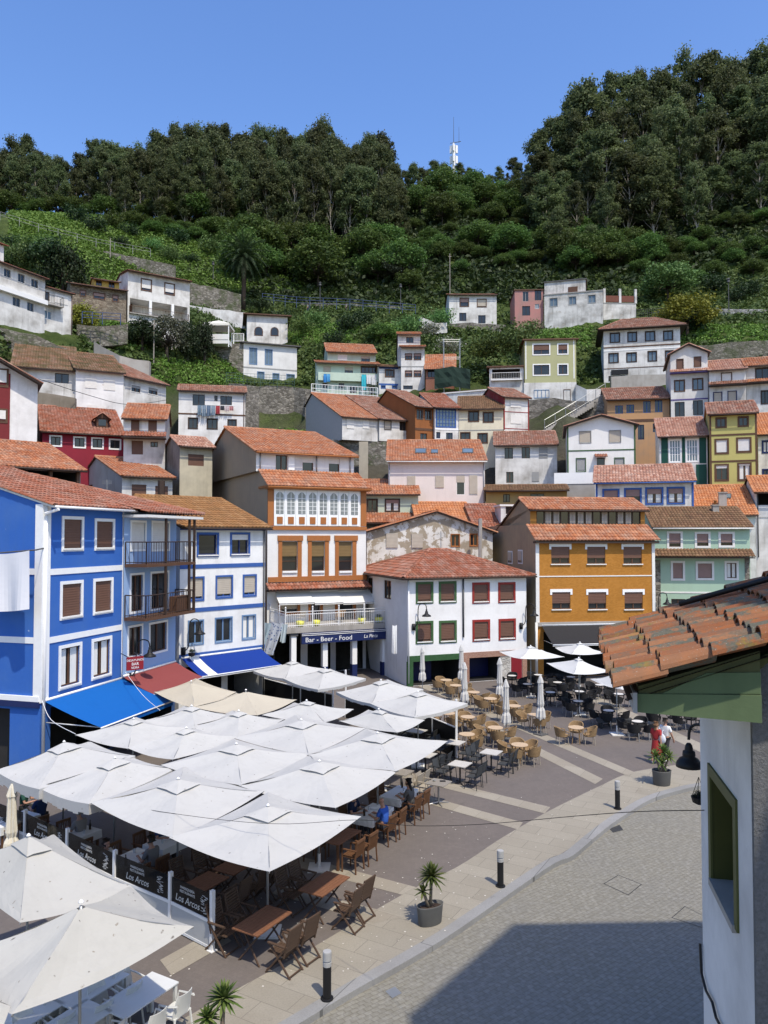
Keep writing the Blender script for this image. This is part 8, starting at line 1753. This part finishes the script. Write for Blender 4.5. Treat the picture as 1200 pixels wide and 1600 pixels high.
# ================================================================= people
SKIN = flat((.40, .22, .15), .6, .06)
def skin_obj(name, verts, edges, radii, m, parent, root=0, sub=2, fl=1.0):
    me = bpy.data.meshes.new(name); me.from_pydata([tuple(v) for v in verts], edges, []); me.materials.append(m); ob = link(name, me, parent)
    md = ob.modifiers.new('skin', 'SKIN'); md.use_smooth_shade = True; 
    if not me.skin_vertices: me.skin_vertices.new()
    sv = me.skin_vertices[0].data
    for i, r_ in enumerate(radii): sv[i].radius = (r_, r_ * fl) if not isinstance(r_, tuple) else r_; sv[i].use_root = (i == root)
    sb = ob.modifiers.new('sub', 'SUBSURF'); sb.levels = sub; sb.render_levels = sub; return ob
def person(label, loc, rz, pose, shirt, legs, hair, shoes=(.6, .6, .58), sc_=1.0, skirt=None, hairlen=0, cap=None, group=None):
    o = empty('person', loc, rz, label, 'person', group); o.scale = (sc_,) * 3
    J = {k: Vector(v) for k, v in pose.items()}
    names = ['pelvis', 'belly', 'chest', 'neckb', 'neck', 'head', 'crown']; chains = []
    def limb(side): 
        s = side; return [('sh' + s, .055), ('el' + s, .042), ('wr' + s, .030), ('ha' + s, .034), ('fi' + s, .016)], [('hip' + s, .085), ('kn' + s, .058), ('an' + s, .040), ('to' + s, .034)]
    vs, es, rs, idx = [], [], [], {}
    def add(n, r_, par=None, p=None):
        idx[n] = len(vs); vs.append(J[n] if p is None else p); rs.append(r_)
        if par is not None: es.append((idx[par], idx[n]))
    add('pelvis', (.15, .11)); add('belly', (.135, .10), 'pelvis'); add('chest', (.155, .11), 'belly'); add('neckb', (.075, .07), 'chest'); add('neck', .052, 'neckb'); add('chin', (.062, .072), 'neck'); add('head', (.077, .092), 'chin'); add('crown', (.06, .07), 'head')
    fd = (J['nose'] - J['head']).normalized(); sd_ = Vector((fd.y, -fd.x, 0))
    add('nose', .016, 'chin', J['chin'].lerp(J['head'], .45) + fd * .115)
    for s, k in (('L', -1), ('R', 1)):
        add('ear' + s, .018, 'head', J['head'].lerp(J['chin'], .4) + sd_ * k * .088)
        A_, Lg = limb(s); par = 'chest'
        for n, r_ in A_: add(n, r_, par); par = n
        for j in range(3): w_ = J['ha' + s]; f = (J['fi' + s] - w_); pp = w_ + f * (.9 - .1 * j) + sd_ * .02 * (j - 1) ; add('fg%d' % j + s, .009, 'ha' + s, pp)
        add('th' + s, .010, 'ha' + s, J['ha' + s] + (J['fi' + s] - J['ha' + s]).orthogonal().normalized() * .05)
        par = 'pelvis'
        for n, r_ in Lg: add(n, r_, par); par = n
    skin_obj('body', vs, es, rs, SKIN, o)
    def garment(name, ch, m, grow, root=0):
        v2, e2_, r2, ix = [], [], [], {}
        for par, n, f, g in ch:
            p = J[n] if par is None or f == 1 else J[par].lerp(J[n], f); ix[n] = len(v2); v2.append(p); b = rs[idx[n]]; b = (b if isinstance(b, tuple) else (b, b)); r2.append((b[0] * g + grow, b[1] * g + grow))
            if par is not None: e2_.append((ix[par], ix[n]))
        return skin_obj(name, v2, e2_, r2, m, o, 0)
    sh = [(None, 'pelvis', 1, 1.0), ('pelvis', 'belly', 1, 1.02), ('belly', 'chest', 1, 1.02), ('chest', 'neckb', .8, .9)] + [(a, b, f, g) for s in 'LR' for a, b, f, g in (('chest', 'sh' + s, 1, 1.1), ('sh' + s, 'el' + s, .75, 1.2))]
    garment('shirt', sh, flat(shirt, .85, .1), .014)
    tr = [(None, 'pelvis', 1, 1.0)] + [(a, b, f, 1.05) for s in 'LR' for a, b, f in (('pelvis', 'hip' + s, 1), ('hip' + s, 'kn' + s, 1 if not skirt else .9), ('kn' + s, 'an' + s, .9))][:(6 if not skirt else 6)]
    if skirt is None: garment('trousers', tr, flat(legs, .85, .1), .013)
    else:
        q = MB(); p0, p1 = J['pelvis'] + Vector((0, 0, .05)), Vector((J['pelvis'].x, J['pelvis'].y, skirt)); n = 16; V = []
        for j in range(5):
            t = j / 4; c = p0.lerp(p1, t); 
            for k in range(n): a = 2 * math.pi * k / n; rr = .17 + .08 * t + .015 * math.sin(5 * a) * t; V.append((c.x + rr * math.cos(a), c.y + rr * math.sin(a) * .85, c.z))
        q.raw(V, [(j * n + k, j * n + (k + 1) % n, (j + 1) * n + (k + 1) % n, (j + 1) * n + k) for j in range(4) for k in range(n)]); q.build('skirt', flat(legs, .85, .1), o, True)
    hv = [J['head'] + fd * -.03 + Vector((0, 0, .01)), J['crown'] + fd * -.015 + Vector((0, 0, .005)), J['head'] - fd * .055 + Vector((0, 0, -.07))]; hr = [(.083, .09), (.068, .082), (.06, .05)]; he = [(0, 1), (0, 2)]
    if hairlen: hv += [J['neck'] - fd * .075 + Vector((0, 0, -.03)), J['neckb'] - fd * .10 + Vector((0, 0, -hairlen))]; hr += [(.07, .04), (.055, .03)]; he += [(2, 3), (3, 4)]
    if hair: skin_obj('hair', hv, he, hr, flat(hair, .7, .2), o)
    for s in 'LR': skin_obj('shoe', [J['an' + s] + Vector((0, 0, -.03)), J['to' + s] + Vector((0, 0, -.01))], [(0, 1)], [.05, .042], flat(shoes, .6), o)
    return o
def stand(step=.0, arm=.0, side=1):
    P = dict(pelvis=(0, 0, .95), belly=(0, .0, 1.10), chest=(0, -.01, 1.30), neckb=(0, -.02, 1.45), neck=(0, 0, 1.51), chin=(0, .02, 1.575), head=(0, .01, 1.65), crown=(0, .0, 1.70), nose=(0, .15, 1.60))
    for s, k in (('L', -1), ('R', 1)):
        f = step * k * side; P.update({'hip' + s: (k * .095, 0, .90), 'kn' + s: (k * .10, f * .55 + .03, .50), 'an' + s: (k * .10, f, .09 + max(0, -f) * .25), 'to' + s: (k * .11, f + .13, .045 + max(0, -f) * .05)})
        a = -arm * k * side; P.update({'sh' + s: (k * .18, -.01, 1.39), 'el' + s: (k * .235, -.03 + a * .5, 1.12), 'wr' + s: (k * .25, .04 + a, .89), 'ha' + s: (k * .245, .06 + a * 1.1, .82), 'fi' + s: (k * .235, .08 + a * 1.15, .74)})
    return P
def sit(reach=.32, z=.46, hand=.78, lean=.06):
    P = dict(pelvis=(0, 0, z + .09), belly=(0, .0, z + .25), chest=(0, lean * .6, z + .46), neckb=(0, lean, z + .61), neck=(0, lean + .02, z + .67), chin=(0, lean + .05, z + .735), head=(0, lean + .04, z + .81), crown=(0, lean + .03, z + .86), nose=(0, lean + .2, z + .76))
    for s, k in (('L', -1), ('R', 1)):
        P.update({'hip' + s: (k * .10, .06, z + .07), 'kn' + s: (k * .12, .44, z + .06), 'an' + s: (k * .12, .42, .09), 'to' + s: (k * .13, .55, .045), 'sh' + s: (k * .18, lean * .8, z + .54), 'el' + s: (k * .25, lean + .08, z + .28), 'wr' + s: (k * .14, reach + .05, hand), 'ha' + s: (k * .12, reach + .13, hand + .01), 'fi' + s: (k * .09, reach + .21, hand)})
    return P
wdir = Vector((.62, .78, 0)); rzw = math.atan2(wdir.y, wdir.x) - math.pi / 2 - R(8)
p = gnd(1026, 1193); person('woman in a red dress walking away with a white shoulder bag', p, rzw, stand(.20, .14), (.34, .03, .03), (.34, .03, .03), (.16, .085, .04), skirt=.42, hairlen=.1, sc_=.98); wp_ = p
p = gnd(1040, 1190); person('man in a white T-shirt and dark shorts walking beside the woman in red', p, rzw, stand(.24, .16, -1), (.72, .72, .71), (.03, .03, .035), (.02, .015, .012), sc_=1.03)
q = MB(); V = []; n = 12
for j in range(5):
    t = j / 4; rr = (.02, .13, .16, .15, .05)[j]
    for k in range(n): a = 2 * math.pi * k / n; V.append((rr * math.cos(a), rr * .45 * math.sin(a), -.42 * t))
q.raw(V, [(j * n + k, j * n + (k + 1) % n, (j + 1) * n + (k + 1) % n, (j + 1) * n + k) for j in range(4) for k in range(n)] + [tuple((4) * n + k for k in range(n))]); ob = empty('shoulder_bag', wp_ + Vector((.17, -.20, 1.28)), rzw, 'white drawstring bag on the shoulder of the woman in red', 'bag'); q.build('bag_body', cloth((.66, .68, .72), .1), ob, True); q = MB(); q.path([(0, 0, 0), (0, .06, .12), (0, .16, .1)], .012, 5); q.build('strap', M_['white'], ob)
def diner(tab, s, u, label, shirt, hair, dist=.60, **kw):
    c = tab + e2 * s * dist + e1 * u; person(label, (c.x, c.y, 0), E1 + (math.pi if s > 0 else 0), sit(), shirt, kw.pop('legs', (.05, .05, .06)), hair, (.05, .05, .05), **kw)
diner(T_GREY, -1, -.30, 'woman with black hair in a grey top seated at a white clothed table', (.10, .095, .09), (.008, .007, .007), hairlen=.12, group='diners')
diner(T_BLUE, -1, -.30, 'balding man in a bright blue polo shirt seated at the terrace edge', (.03, .10, .42), None, group='diners'); diner(T_BLUE, 1, -.25, 'man in dark navy seated opposite the man in blue', (.012, .018, .05), (.25, .22, .2), group='diners')
diner(T_BOY, 1, -.3, 'boy in a white shirt with dark hair seated behind the glass screen', (.55, .54, .50), (.025, .015, .01), sc_=.93, group='diners'); diner(T_BOY, -1, .28, 'dark haired person in grey seated close against the glass screen', (.16, .16, .16), (.02, .015, .012), group='diners')
c = gnd(*cv('Z2', 360, 260), .5); person('person in a grey coat and cap bent at the table behind the screen', (c.x, c.y, 0), E1, sit(), (.24, .23, .22), (.30, .28, .25), (.16, .15, .14), group='diners')
c = gnd(*cv('Z2', 185, 150), .6); person('man in dark blue seated behind the far glass screen', (c.x, c.y, 0), E1, sit(), (.015, .03, .09), (.03, .03, .03), (.02, .015, .012), group='diners')
c = gnd(*cv('Z2', 105, 110), .6); person('person in dark green resting chin on hand in the far corner', (c.x, c.y, 0), E1 - 2.6, sit(), (.02, .07, .05), (.03, .03, .03), (.015, .01, .01), group='diners')
c = gnd(*cv('Z2', 715, 265), .6); person('person in a dark blue shirt in the shade under the wire parasol', (c.x, c.y, 0), E1 + math.pi, sit(), (.02, .05, .14), (.03, .03, .03), (.02, .015, .012), group='diners')
for (px, py, lb, shc, lg) in ((481, 485, 'walker in white and blue on the hillside path', (.45, .45, .48), (.03, .04, .09)), (541, 484, 'walker in pale clothes farther along the hillside path', (.5, .48, .46), (.08, .07, .07))):
    p = at(px, py, 133.4); person(lb, (p.x, p.y, tz(p.x, p.y) + .1), R(90), stand(.2, .1), shc, lg, (.05, .03, .02))
